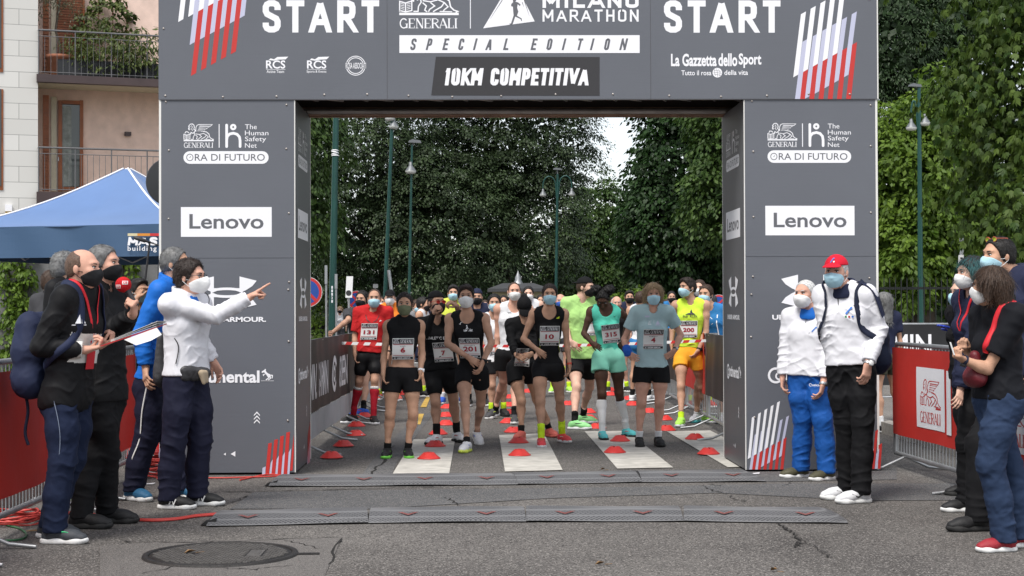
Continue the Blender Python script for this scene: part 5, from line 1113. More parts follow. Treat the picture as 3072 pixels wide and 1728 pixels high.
def relax(P, Q, it=1, lam=.5):
    for _ in range(it):
        S = np.zeros_like(P); c = np.zeros(len(P))
        for i in range(4): np.add.at(S, Q[:, i], P[Q[:, (i+1) % 4]]+P[Q[:, (i-1) % 4]]); np.add.at(c, Q[:, i], 2)
        P = P+lam*(S/np.maximum(c, 1)[:, None]-P)
    return P
def solid(prims, h, infl=0, cuts=(), planes=(), k=None, noise=None, smooth=1):
    """mesh a group of prims; noise = (amplitude, frequency, seed, stretch)"""
    lo = np.min([pbox(p, infl)[0] for p in prims], 0)-3*h; hi = np.max([pbox(p, infl)[1] for p in prims], 0)+3*h
    f = Field(lo, hi, h)
    for p in prims: f.union(p, infl, k)
    for c in cuts: f.cut(*c) if isinstance(c, tuple) else f.cut(c)
    for c, n in planes: f.plane(c, n)
    P, Q = f.mesh()
    if smooth: P = relax(P, Q, smooth)
    if noise is not None and len(P):
        a, fr, sd, st = noise; N = vnormals(P, Q); w_ = resample_noise(P*np.array(st), sd, fr); P = P+N*(a*(w_ if fr > 8 else .5*w_+1.0*(.35-np.abs(resample_noise(P*np.array(st)*V(1, 1, 1.5), sd+50, fr*.9, 2)))))[:, None]
    return P, Q
def pobj(name, PQ, m, root, attrs=None):
    P, Q = PQ
    if not len(P): return None
    return link(name, np_mesh(name, P-wloc(root), Q, mats=[m] if not isinstance(m, (list, tuple)) else m, smooth=True), root)

# ---- materials for people
def skin(name, c): return mat('skin '+name, c, .62, .3, var=.16, vscale=11, bump=.1, bscale=120)
SK = {'fair': skin('fair', (.60, .37, .28)), 'tan': skin('tan', (.50, .285, .19)), 'olive': skin('olive', (.48, .275, .19)), 'red': skin('ruddy', (.58, .32, .235)), 'dark': skin('dark', (.072, .033, .020))}
def folds(m):
    """soft creases running through the cloth, as a second bump under the weave"""
    n = m.node_tree.nodes; l = m.node_tree.links; b = n['Principled BSDF']; tc = n.new('ShaderNodeTexCoord'); mp = n.new('ShaderNodeMapping'); mp.inputs['Scale'].default_value = (1, 1, .6); mp.inputs['Rotation'].default_value = (.3, .5, 0)
    q = n.new('ShaderNodeTexNoise'); q.noise_type = 'RIDGED_MULTIFRACTAL'; q.inputs['Scale'].default_value = 4.2; q.inputs['Detail'].default_value = 1.5; q.inputs['Distortion'].default_value = .8
    l.new(tc.outputs['Object'], mp.inputs[0]); l.new(mp.outputs[0], q.inputs['Vector']); bu = n.new('ShaderNodeBump'); bu.inputs['Strength'].default_value = .42; bu.inputs['Distance'].default_value = .022; l.new(q.outputs[0], bu.inputs['Height'])
    old = [x for x in n if x.type == 'BUMP' and x != bu]
    if old: l.new(bu.outputs[0], old[0].inputs['Normal'])
    else: l.new(bu.outputs[0], b.inputs['Normal'])
    return m
def cloth(name, c, rough=.8, sheen=0, bump=.1, bscale=22, spec=.18): return folds(mat('cloth '+name, tuple(x*(.6 if max(c) < .03 else 1) for x in c), rough, min(spec, .2), var=.08, vscale=6, bump=min(bump, .12), bscale=bscale))
def hairm(name, c): return mat('hair '+name, c, .55, .4, var=.45, vscale=90, bump=.35, bscale=140, bstretch=(1, 1, .25))
HB, HBR, HG, HBL, HBK, HDB = hairm('black', (.010, .008, .007)), hairm('brown', (.045, .024, .014)), mat('hair grey', (.075, .074, .073), .5, .4, var=1, vscale=28, col2=(.20, .20, .20), bump=.15, bscale=140), hairm('blond', (.33, .23, .13)), hairm('jet', (.006, .005, .005)), hairm('dark brown', (.022, .013, .010))
HTEAL, HWH = hairm('teal', (.015, .085, .09)), hairm('white', (.5, .5, .49))
M_eye = mat('eye white', (.55, .52, .50), .25, .5); M_iris = mat('dark iris', (.018, .011, .008), .2, .5); M_lip = mat('lip', (.30, .10, .085), .5)
M_msurg = mat('pale blue surgical mask', (.40, .62, .72), .8, .2); M_mwht = mat('white respirator', (.74, .74, .74), .8, .2); M_mblk = mat('black mask', (.014, .014, .016), .7, .2); M_mblue = mat('blue mask', (.03, .10, .42), .7); M_molive = mat('olive mask', (.13, .145, .085), .8); M_loop = mat('white ear loop', (.7, .7, .7), .7)
M_sole = mat('white shoe sole', (.68, .68, .67), .6)
def T(px, py): return (px, py)

# ---- skeleton
def solve(par, pix, L, sg=1):
    """3D point on the ray of a pixel at bone length L from its parent joint (sg +1 nearer to the camera, -1 farther)"""
    d = nrm(ray(*pix)); oc = CAM-par; b = oc@d; c = oc@oc-L*L; D = b*b-c
    t = -b if D < 0 else -b-sg*math.sqrt(D); return CAM+d*t
class Sk: pass
def skeleton(reg, yaw, H, neck, pelvis, arms, legs, head, fem=0, Y=None, lean=0, hyaw=None, hpitch=0, hroll=0, toes=(None, None), lift=(0, 0), sw=None, hw=None, bulk=1, sh=None):
    """reg maps the coordinates read off an enlarged view to photograph pixels.
    arms = ((elbow, wrist), (elbow, wrist)), legs = ((knee, ankle), ...): image-left limb first at yaw 0; each joint (x, y[, sign])"""
    J = Sk(); J.H = H; J.fem = fem; J.bulk = bulk; J.yaw = yaw; ya = R_(yaw)
    J.f = V(math.sin(ya), -math.cos(ya), 0); J.s = V(math.cos(ya), math.sin(ya), 0)
    px = lambda q: reg(q[0], q[1]); sg = lambda q, d=1: q[2] if len(q) > 2 else d
    J.an = [None if (l is None) else gnd(*px(l[1]), z=.085+lf) for l, lf in zip(legs, lift)]
    ys = [a[1] for a in J.an if a is not None]
    J.Y = Y if Y is not None else float(np.mean(ys))
    J.pel = at(*px(pelvis), J.Y+lean*.3); J.nk = at(*px(neck), J.Y+lean)
    J.up = nrm(J.nk-J.pel); hwid = (hw or .098*H)*.5*2; swid = (sw or (.205 if not fem else .19)*H)
    J.hip = [J.pel-J.s*hwid*.5-V(0, 0, .03), J.pel+J.s*hwid*.5-V(0, 0, .03)]
    J.sh = [J.nk-J.s*swid*.5-J.up*.045, J.nk+J.s*swid*.5-J.up*.045]
    if sh:
        for i in (0, 1):
            if sh[i]: J.sh[i] = at(*px(sh[i]), J.sh[i][1])
    J.el, J.wr, J.hd = [None]*2, [None]*2, [None]*2
    for i in (0, 1):
        if arms[i] is None: J.el[i] = J.sh[i]+V(0, 0, -.18*H); J.wr[i] = J.el[i]+V(0, 0, -.145*H); J.hd[i] = V(0, 0, -1); continue
        e, w = arms[i][:2]; J.el[i] = at(*px(e), J.Y+e[3]) if len(e) > 3 else solve(J.sh[i], px(e), .182*H, sg(e, -.3)); J.wr[i] = at(*px(w), J.Y+w[3]) if len(w) > 3 else solve(J.el[i], px(w), .146*H, sg(w, .5)); J.hd[i] = nrm(J.wr[i]-J.el[i])
        if len(arms[i]) > 2 and arms[i][2] is not None: h = arms[i][2]; J.hd[i] = nrm(solve(J.wr[i], px(h), .1, sg(h))-J.wr[i])
    J.kn = [None]*2
    for i in (0, 1):
        if J.an[i] is None:
            J.an[i] = V(J.hip[i][0], J.hip[i][1]+.02, .085) if legs[i] is None else J.an[i]
            J.kn[i] = (J.hip[i]+J.an[i])/2+J.f*.03; continue
        k = legs[i][0]
        if k is None: J.kn[i] = (J.hip[i]*.48+J.an[i]*.52)+J.f*.03
        else:
            m = (J.hip[i]+J.an[i])/2; mm = m+J.f*.035; J.kn[i] = at(*px(k), mm[1]+(k[2] if len(k) > 2 else 0))
    J.toe = [R_(yaw+(t if t is not None else (-12, 12)[i])) for i, t in enumerate(toes)]
    J.hc = at(*px(head), (J.Y+lean)-(.035 if hyaw is None else .03)*1); hy = R_(yaw if hyaw is None else hyaw); hp = R_(hpitch); hr = R_(hroll)
    f0 = V(math.sin(hy), -math.cos(hy), 0); J.hs = V(math.cos(hy), math.sin(hy), 0); J.hf = f0*math.cos(hp)+V(0, 0, math.sin(hp)); J.hu = nrm(V(0, 0, 1)*math.cos(hp)-f0*math.sin(hp))
    if hr: s_, u_ = J.hs, J.hu; J.hs = s_*math.cos(hr)+u_*math.sin(hr); J.hu = u_*math.cos(hr)-s_*math.sin(hr)
    J.HR = np.stack([J.hs, J.hf, J.hu])          # rows: head axes
    J.hk = (.1325 if not fem else .129)*H/.23 if False else (.98 if not fem else .92)*(.97+.03*H/1.7)
    return J
def HP(J, x, y, z): return J.hc+(J.hs*x+J.hf*y+J.hu*z)*J.hk
def headprims(J):
    k = J.hk; e = lambda x, y, z, a, b, c, kk=.015: E(HP(J, x, y, z), (a*k, b*k, c*k), J.HR, kk*k)
    L = [e(0, -.012, .03, .077, .098, .088), e(0, .035, -.028, .062, .060, .082, .03), e(0, .052, -.085, .036, .038, .030, .03), e(0, -.05, -.01, .066, .055, .07, .03)]
    L += [e(0, .077, .032, .050, .017, .013, .018), e(0, .098, -.022, .012, .020, .026, .014), e(0, .112, -.036, .015, .014, .012, .012), e(-.042, .066, -.018, .022, .024, .02, .02), e(.042, .066, -.018, .022, .024, .02, .02)]
    L += [e(0, .088, -.062, .024, .014, .012, .012)]
    for s in (-1, 1): L.append(E(HP(J, s*.078, -.012, -.008), (.010*k, .017*k, .029*k), J.HR, .008*k))
    return L
def armprims(J, i, r=1.0):
    b = (1.0 if not J.fem else .84)*J.bulk*r*J.H/1.75; s, e, w = J.sh[i], J.el[i], J.wr[i]
    m = s+(e-s)*.42; fm = e+(w-e)*.28
    return [C(s, m, .050*b, .047*b, .03), C(m, e, .046*b, .036*b, .02), C(e, fm, .036*b, .040*b, .02), C(fm, w, .039*b, .026*b, .02), E(s+V(0, 0, -.015), (.056*b,)*3, None, .035)]
def legprims(J, i, r=1.0):
    b = (1.0 if not J.fem else .98)*J.bulk*r*J.H/1.75; h, k, a = J.hip[i], J.kn[i], J.an[i]; u = nrm(k-h)
    out = J.s*(-1 if i == 0 else 1); m = h+(k-h)*.45+out*.004+J.f*.012; sh = k+(a-k); back = -J.f
    calf = k+(a-k)*.30+back*.022
    return [C(h-V(0, 0, .01), m, .086*b, .073*b, .04), C(m, k, .070*b, .050*b, .03), E(k+J.f*.012, (.044*b, .044*b, .052*b), None, .02), C(k, calf, .046*b, .050*b, .025), C(calf, a+V(0, 0, .06)+(k-a)*.12, .050*b, .032*b, .025), C(a+(k-a)*.2, a, .034*b, .030*b, .015), E(k+(a-k)*.22+back*.03+out*.008, (.034*b, .034*b, .075*b), None, .02)]
def torsoprims(J):
    H, f, s, u = J.H/1.75, J.f, J.s, J.up; b = J.bulk*H; nk, pl = J.nk, J.pel; fe = J.fem
    w = (.064 if not fe else .056)*b; ch = nk-u*.20*H; ws = pl+u*.17*H
    L = [C(ch-s*w, ws-s*w*.55, (.100 if not fe else .084)*b, (.084 if not fe else .068)*b, .05, f, .88), C(ch+s*w, ws+s*w*.55, (.100 if not fe else .084)*b, (.084 if not fe else .068)*b, .05, f, .88)]
    L += [C(nk-u*.085*H-s*.11*b, nk-u*.085*H+s*.11*b, .068*b, .068*b, .05, f, .95)]
    for i in (0, 1): L.append(C(nk-u*.01+V(0, 0, .02), J.sh[i]+V(0, 0, .012), .045*b, .040*b, .05))
    hw = np.linalg.norm(J.hip[1]-J.hip[0])/2
    L += [C(pl-s*hw*.75+u*.01, pl+s*hw*.75+u*.01, (.092 if not fe else .094)*b, (.092 if not fe else .094)*b, .05, f, .95), C(ws, pl, .092*b if not fe else .08*b, .10*b, .05, f, .9)]
    for q in (-1, 1): L.append(E(pl-f*.045*b+s*q*.065*b-u*.055*H, (.082*b, .080*b, .085*b), np.stack([s, f, V(0, 0, 1)]), .05))
    if fe:
        for q in (-1, 1): L.append(E(nk-u*.235*H+s*q*.062*b+f*.072*b, (.050*b, .044*b, .05*b), np.stack([s, f, u]), .035))
    else:
        for q in (-1, 1): L.append(E(nk-u*.19*H+s*q*.065*b+f*.062*b, (.075*b, .035*b, .06*b), np.stack([s, f, u]), .05))
    return L
def neckprims(J):
    b = J.bulk*(1 if not J.fem else .84)*J.H/1.75
    return [C(J.nk-J.up*.03, HP(J, 0, -.015, -.06), .060*b, .054*b, .03)]
def handprims(J, i, pose='relax', side=None):
    """palm, four unequal bent fingers and a thumb; frame: d = fingers, n = palm side, t = thumb side"""
    w, d = J.wr[i], nrm(J.hd[i]); k = (1 if not J.fem else .88)*J.H/1.75
    n0 = J.hn[i] if getattr(J, 'hn', None) and J.hn[i] is not None else (J.s*(1 if i == 0 else -1))
    n = nrm(n0-d*(n0@d)); t = np.cross(d, n)*(1 if i == 1 else -1)
    if side is not None: t = t*side
    pc = w+d*.05*k; L = [C(w-d*.012, w+d*.02*k, .026*k, .028*k, .012, n, .75)]
    L += [C(w+d*.022*k+t*.014*k, w+d*.078*k+t*.022*k, .020*k, .017*k, .012, n, .72), C(w+d*.022*k-t*.012*k, w+d*.074*k-t*.02*k, .020*k, .016*k, .012, n, .72), C(w+d*.03*k, w+d*.078*k, .021*k, .018*k, .012, n, .7)]
    curl = {'relax': (22, 30, 20), 'flat': (6, 8, 6), 'grip': (62, 72, 40), 'fist': (80, 85, 50), 'hip': (12, 20, 12), 'point': (75, 85, 50)}[pose]
    lens = ((.046, .026, .02), (.05, .03, .022), (.046, .028, .021), (.036, .021, .018))
    for j in range(4):
        base = w+(d*(.082-.004*abs(j-1.2))+t*(.027-.018*j))*k; a = 0; p = base; dirv = d; sp = (.06*(1.5-j)) if pose != 'fist' else 0
        for m in range(3):
            ang = curl[m]+(4*j if pose == 'relax' else 0)
            if pose == 'point' and j == 0: ang = (2, 3, 3)[m]
            a += ang; dirv = nrm(d*math.cos(R_(a))+n*math.sin(R_(a))+t*sp*math.cos(R_(a))); q = p+dirv*lens[j][m]*k
            L.append(C(p, q, (.0092-.0008*m-.0006*(j == 3))*k, (.0086-.0008*m-.0006*(j == 3))*k, .004)); p = q
    tb = w+(d*.028+t*.026+n*.006)*k; td = nrm(d*.72+t*.62+n*(.35 if pose in ('relax', 'grip', 'fist', 'point') else .1))
    if pose in ('grip', 'fist', 'point'): td2 = nrm(d*.75-t*.15+n*.65)
    else: td2 = nrm(d*.9+t*.3+n*.25)
    L += [C(tb-td*.012*k, tb+td*.028*k, .0145*k, .0112*k, .008), C(tb+td*.028*k, tb+td*.028*k+td2*.03*k, .0105*k, .0090*k, .004), C(tb+td*.028*k+td2*.03*k, tb+td*.028*k+td2*.052*k, .009*k, .0075*k, .004)]
    return L
def body(root, J, sk, h=.010, hh=.006, hands=('relax', 'relax'), show=('torso', 'arms', 'legs', 'head', 'hands'), side=(None, None)):
    """one continuous skin surface: a coarse grid for the trunk, finer grids for head and hands"""
    G = torsoprims(J)+neckprims(J); armp = [armprims(J, 0), armprims(J, 1)]; legp = legprims(J, 0)+legprims(J, 1); hp = headprims(J)
    hands_ = [handprims(J, i, hands[i], side[i]) if hands[i] else [] for i in (0, 1)]
    allp = G+armp[0]+armp[1]+legp+hp+hands_[0]+hands_[1]
    fine = [(J.hc-V(.16, .16, .17), J.hc+V(.16, .16, .17), hh)]
    for i in (0, 1):
        if hands[i]: c = J.wr[i]+J.hd[i]*.075; fine.append((c-V(1, 1, 1)*.12, c+V(1, 1, 1)*.12, min(hh, .0055)))
    Ps, Qs, b = [], [], 0
    lo = np.min([pbox(p, 0)[0] for p in allp], 0)-.03; hi = np.max([pbox(p, 0)[1] for p in allp], 0)+.03
    for gi, (l, u, step) in enumerate([(lo, hi, h)]+fine):
        f = Field(l, u, step)
        # trunk and limbs first, head and fingers after, so that separate fingers do not melt into the thigh
        for p in allp: f.union(p)
        P, Q = f.mesh()
        if not len(P): continue
        P = relax(P, Q, 1, .5 if gi == 0 else .3); qc = P[Q].mean(1)
        if gi == 0:
            keep = np.ones(len(Q), bool)
            for a, c, s in fine: keep &= ~((qc > a+step*.75).all(1) & (qc < c-step*.75).all(1))
        else:
            keep = ((qc > l+h*.3).all(1) & (qc < u-h*.3).all(1))
            for (a, c, s) in fine[:gi-1]: keep &= ~((qc > a+step*.75).all(1) & (qc < c-step*.75).all(1))
        Q = Q[keep]; Ps.append(P); Qs.append(Q+b); b += len(P)
    P = np.concatenate(Ps); Q = np.concatenate(Qs); used = np.zeros(len(P), bool); used[Q.ravel()] = True; m = np.cumsum(used)-1; P = P[used]; Q = m[Q]
    return pobj('body', (P, Q), SK[sk] if isinstance(sk, str) else sk, root)
def face(root, J, browm, mask_only=False):
    k = J.hk
    for s in (-1, 1):
        c = HP(J, s*.031, .082, .006); P, Q = ell_mesh(c, (.0120*k, .0105*k, .0058*k), J.HR, 10); eo = pobj('eye', (P, Q), M_eye, root)
        P, Q = ell_mesh(HP(J, s*.031, .0905, .006), (.0056*k, .0036*k, .0056*k), J.HR, 8); pobj('iris', (P, Q), M_iris, eo)
        mb = MB(); pts = [HP(J, s*(.014+.034*t), .098-.020*t*t, .026+.004*math.sin(t*2.6)) for t in np.linspace(0, 1, 6)]; mb.tube(pts, [.0028*k, .0036*k, .0036*k, .0032*k, .0026*k, .0015*k], 5); mb.build('eyebrow', browm, root)
        mb = MB(); pts = [HP(J, s*(.018+.027*t), .0925-.012*t*t, .0105+.0045*math.sin(t*3.1)) for t in np.linspace(0, 1, 6)]; mb.tube(pts, .0028*k, 5); mb.build('eyelash', HBK, eo)
def ell_mesh(c, r, Rm, n=10):
    vs, q = [], []
    for i in range(n+1):
        th = math.pi*(.02+.96*i/n)
        for j in range(2*n): ph = math.pi*j/n; vs.append(c+(V(math.sin(th)*math.cos(ph)*r[0], math.sin(th)*math.sin(ph)*r[1], math.cos(th)*r[2])@Rm))
    for i in range(n):
        for j in range(2*n): q.append((i*2*n+j, (i+1)*2*n+j, (i+1)*2*n+(j+1) % (2*n), i*2*n+(j+1) % (2*n)))
    return np.array(vs), np.array(q)
def mask(root, J, kind, h=.005, m=None):
    """face mask over nose and chin with ear loops"""
    k = J.hk; m = m or {'surg': M_msurg, 'kn': M_mwht, 'black': M_mblk, 'blue': M_mblue, 'olive': M_molive, 'white': M_mwht}[kind]
    P = headprims(J)[:9]; top = HP(J, 0, .11, -.004) if kind != 'low' else HP(J, 0, .11, -.03)
    extra = [E(HP(J, 0, .06, -.045), (.062*k, .060*k, .058*k), J.HR, .02)]
    if kind == 'kn': extra = [E(HP(J, 0, .085, -.045), (.030*k, .062*k, .058*k), J.HR, .045), E(HP(J, 0, .06, -.045), (.062*k, .05*k, .055*k), J.HR, .03)]
    nt = nrm(J.hu*1.0-J.hf*.45) ; nb = nrm(-J.hu*1.0-J.hf*.30)
    pl = [(top, nt), (HP(J, 0, .07, -.112), nb), (HP(J, 0, .008 if kind != 'kn' else .018, 0), -J.hf)]
    o = pobj('face_mask', solid(P+extra, h, .0045, planes=pl, noise=(.0016, 9, 3, (1, 1, 3))), m, root)
    lm = M_loop if kind in ('surg', 'kn', 'white') else m
    for s in (-1, 1):
        mb = MB()
        for z0 in (-.022, -.072): mb.tube([HP(J, s*.066, .030, z0), HP(J, s*.077, .008, z0*.7-.003), HP(J, s*.083, -.022, -.008 if z0 > -.05 else -.026)], .0022*k, 5)
        mb.build('ear_loop', lm, o)
    return o
def hair(root, J, m, style='short', h=.006, amp=.0035, seed=1, thick=.009):
    k = J.hk; sk_ = [headprims(J)[0], headprims(J)[3]]; cuts = []; extra = []
    R = J.HR; e = lambda x, y, z, a, b, c, kk=.02: E(HP(J, x, y, z), (a*k, b*k, c*k), R, kk)
    pl = [(HP(J, 0, .068, .083), nrm(J.hf*.92-J.hu*.36))]                      # hairline over the forehead
    side = (HP(J, 0, .02, -.02), nrm(J.hf*.75-J.hu*.65))
    if style == 'short': pl.append(side); extra = [e(0, -.02, .052, .068, .084, .062)]; pl.append((HP(J, 0, -.06, -.055), nrm(-J.hu+J.hf*.1)))
    elif style == 'crop': pl = [(HP(J, 0, .066, .084), nrm(J.hf*.88-J.hu*.42)), side, (HP(J, 0, -.06, -.05), nrm(-J.hu))]
    elif style == 'quiff': pl.append(side); extra = [e(0, .010, .078, .060, .074, .040), e(0, .048, .082, .054, .04, .025)]; pl[0] = (HP(J, 0, .080, .084), nrm(J.hf*.9-J.hu*.45)); pl.append((HP(J, 0, -.06, -.05), nrm(-J.hu)))
    elif style == 'curly': pl.append(side); extra = [e(0, -.02, .06, .086, .098, .072), e(0, -.07, .0, .075, .055, .07)]; pl.append((HP(J, 0, -.06, -.075), nrm(-J.hu)))
    elif style == 'bald': pl = [(HP(J, 0, .018, .03), nrm(J.hf*.97+J.hu*.15)), (HP(J, 0, -.02, -.03), nrm(J.hf*.75-J.hu*.65)), (HP(J, 0, -.06, -.055), nrm(-J.hu)), (HP(J, 0, -.01, .085), nrm(J.hu*.9+J.hf*.45))]
    elif style == 'recede': pl = [(HP(J, 0, .045, .075), nrm(J.hf*.9-J.hu*.1)), side, (HP(J, 0, -.06, -.05), nrm(-J.hu))]
    elif style == 'pony': pl = [(HP(J, 0, .076, .082), nrm(J.hf*.9-J.hu*.42)), (HP(J, 0, .0, -.035), nrm(J.hf*.55-J.hu*.83))]; extra = [e(0, -.085, .095, .032, .034, .034, .01), C(HP(J, 0, -.11, .085), HP(J, .02, -.14, -.1), .030*k, .016*k, .02)]
    elif style == 'bun': pl = [(HP(J, 0, .076, .082), nrm(J.hf*.9-J.hu*.42)), (HP(J, 0, .0, -.035), nrm(J.hf*.55-J.hu*.83))]; extra = [e(0, -.11, .04, .04, .035, .04, .01)]
    elif style == 'bob': pl = [(HP(J, 0, .085, .078), nrm(J.hf*.85-J.hu*.52))]; extra = [e(0, -.015, .045, .088, .098, .078)]+[C(HP(J, s*.075, -.01, .03), HP(J, s*.085, -.005, -.085), .030*k, .022*k, .03) for s in (-1, 1)]+[C(HP(J, 0, -.08, .0), HP(J, 0, -.085, -.09), .06*k, .05*k, .03)]; cuts = [(E(HP(J, 0, .07, -.05), (.064*k, .075*k, .088*k), R), 0)]
    elif style == 'long': pl = [(HP(J, 0, .085, .078), nrm(J.hf*.85-J.hu*.52))]; extra = [e(0, -.02, .045, .09, .10, .08)]+[C(HP(J, s*.07, -.02, .02), HP(J, s*.085, .0, -.24), .036*k, .024*k, .03) for s in (-1, 1)]+[C(HP(J, 0, -.08, .0), HP(J, 0, -.085, -.24), .07*k, .06*k, .03, J.hf, .6)]; cuts = [(E(HP(J, 0, .07, -.05), (.064*k, .075*k, .088*k), R), 0)]
    elif style == 'puffs': pl = [(HP(J, 0, .076, .082), nrm(J.hf*.9-J.hu*.42)), (HP(J, 0, .0, -.035), nrm(J.hf*.55-J.hu*.83))]; extra = [e(-.075, -.045, .10, .068, .06, .058, .01), e(.075, -.045, .10, .068, .06, .058, .01)]; amp = .011
    # only the part above / behind the hairline: each plane must be satisfied
    n = (amp, 16, seed, (1, 1, .7)) if style not in ('curly', 'puffs') else (amp*1.3, 20, seed, (1, 1, 1))
    if style in ('pony', 'bun', 'puffs'):
        a = solid(sk_, h, .006, planes=pl, noise=(amp*.3, 16, seed, (1, 1, .5))); b = solid(extra, h, 0, noise=n)
        P, Q = np.concatenate([a[0], b[0]]), np.concatenate([a[1], b[1]+len(a[0])])
    else: P, Q = solid(sk_+extra, h, thick*k if style not in ('crop', 'bald', 'recede') else .004, cuts=cuts, planes=pl, noise=n if style not in ('crop', 'bald', 'recede') else (.001, 16, seed, (1, 1, 1)))
    o = pobj('hair', (P, Q), m, root)
    # fine strands lying along the hair break up surface and outline
    r = np.random.RandomState(seed); N = vnormals(P, Q); cnt = {'crop': 900, 'bald': 500, 'recede': 700}.get(style, 1700) if h < .0075 else 420
    pick = r.choice(len(P), cnt); c = P[pick]; up = N[pick]; wild = {'curly': 1.0, 'puffs': 1.3}.get(style, .30); down = {'bob': 1.6, 'long': 1.8, 'pony': .3, 'bun': .2}.get(style, .7)
    g = V(0, 0, -1)*down-J.hf*(.9 if style not in ('bob', 'long', 'quiff') else -.1)+r.normal(size=c.shape)*wild; g = g-up*(g*up).sum(1)[:, None]
    ax = unit(unit(g)+up*r.uniform(.02, .30 if wild < .5 else .9, (len(c), 1)))
    l = r.uniform(.6, 1.1, len(c))*{'bob': .075, 'long': .09, 'puffs': .03, 'curly': .028, 'crop': .012, 'bald': .010, 'recede': .014, 'pony': .04, 'bun': .04}.get(style, .028); sd = unit(np.cross(ax, up+r.normal(size=c.shape)*.1)); nn = np.cross(sd, ax)
    wd = .0030 if h < .0055 else .0042
    v, q = leaves_mesh(c-up*.001, nn, ax, l, np.full(len(c), wd), .0, .12); link('strands', np_mesh('strands', v-wloc(root), q, mats=[m], smooth=False), o)
    return o
def cap(root, J, m, back=False, h=.005, logo=None, name='cap'):
    k = J.hk; P = [E(HP(J, 0, -.012, .040), (.083*k, .104*k, .092*k), J.HR, .01)]; sgn = -1 if back else 1
    pl = [(HP(J, 0, 0, .054), nrm(-J.hu-J.hf*.06*sgn))]
    a = solid(P, h, .004, planes=pl)
    br = [E(HP(J, 0, sgn*.105, .060), (.070*k, .070*k, .012*k), J.HR, .005)]
    b = solid(br, h*.8, 0, planes=[(HP(J, 0, sgn*.06, .0), -J.hf*sgn)])
    if not back: b = (b[0]-J.hu*(((b[0]-HP(J, 0, .06, .04))@J.hf)**2*2.0+((b[0]-J.hc)@J.hs)**2*3.5)[:, None], b[1])
    co = pobj(name, a, m, root); pobj('peak', b, m, co)
    mb = MB(); mb.lathe([(.008*k, 0), (.006*k, .004), (0, .005)], HP(J, 0, -.012, .131), 10, 0, True, J.hu); mb.build('button', m, co)
    return co
def glasses(root, J, m, lensm=None, z=.006, dy=0, sun=False):
    k = J.hk; o = None; mb = MB()
    for s in (-1, 1):
        pts = [HP(J, s*.034+.023*math.cos(a), .103+dy-.006*abs(math.cos(a)), z+.016*math.sin(a)) for a in np.linspace(0, 2*math.pi, 18)[:-1]]; mb.tube(pts, .0022*k, 5, closed=True)
        mb.tube([HP(J, s*.057, .097+dy, z+.006), HP(J, s*.079, .03+dy, z+.006), HP(J, s*.081, -.015, z)], .002*k, 5)
    mb.tube([HP(J, -.011, .106+dy, z+.004), HP(J, .011, .106+dy, z+.004)], .002*k, 5); o = mb.build('glasses', m, root)
    if lensm:
        for s in (-1, 1): mb = MB(); mb.add([HP(J, s*.034+.022*math.cos(a), .104+dy-.006*abs(math.cos(a)), z+.015*math.sin(a)) for a in np.linspace(0, 2*math.pi, 18)[:-1]], [tuple(range(17))]); mb.build('lens', lensm, o)
    return o
# ---- clothes
def creases(PQ, L, seed=0):
    """pinched folds: each (point, axis, reach, wavelength, depth, skew) makes ridges across the axis that die out with distance"""
    P, Q = PQ
    if not len(P): return PQ
    N = vnormals(P, Q); w = resample_noise(P, seed+7, 2.6, 2); w2 = resample_noise(P, seed+9, 4.0, 2); D = np.zeros(len(P))
    for c, a, rad, lam, amp, sk in L:
        a = nrm(a); d = P-c; u = d@a; r2 = (d*d).sum(1)-u*u*.0; e = np.exp(-(r2/(rad*rad))); ph = 2*np.pi*u/(lam*1.45)+sk*np.arctan2(d@nrm(np.cross(a, V(.2, 1, .1))), d@nrm(np.cross(a, np.cross(a, V(.2, 1, .1)))+1e-6))+w*5.5
        D += amp*1.15*e*((1-np.abs(np.sin(ph/2)))**1.7-.22)*np.clip(.6+1.3*w2, 0, 1.4)
    return P+N*D[:, None], Q
def clip_at(a, b, t):
    a, b = np.asarray(a), np.asarray(b); return (a+(b-a)*t, nrm(b-a))
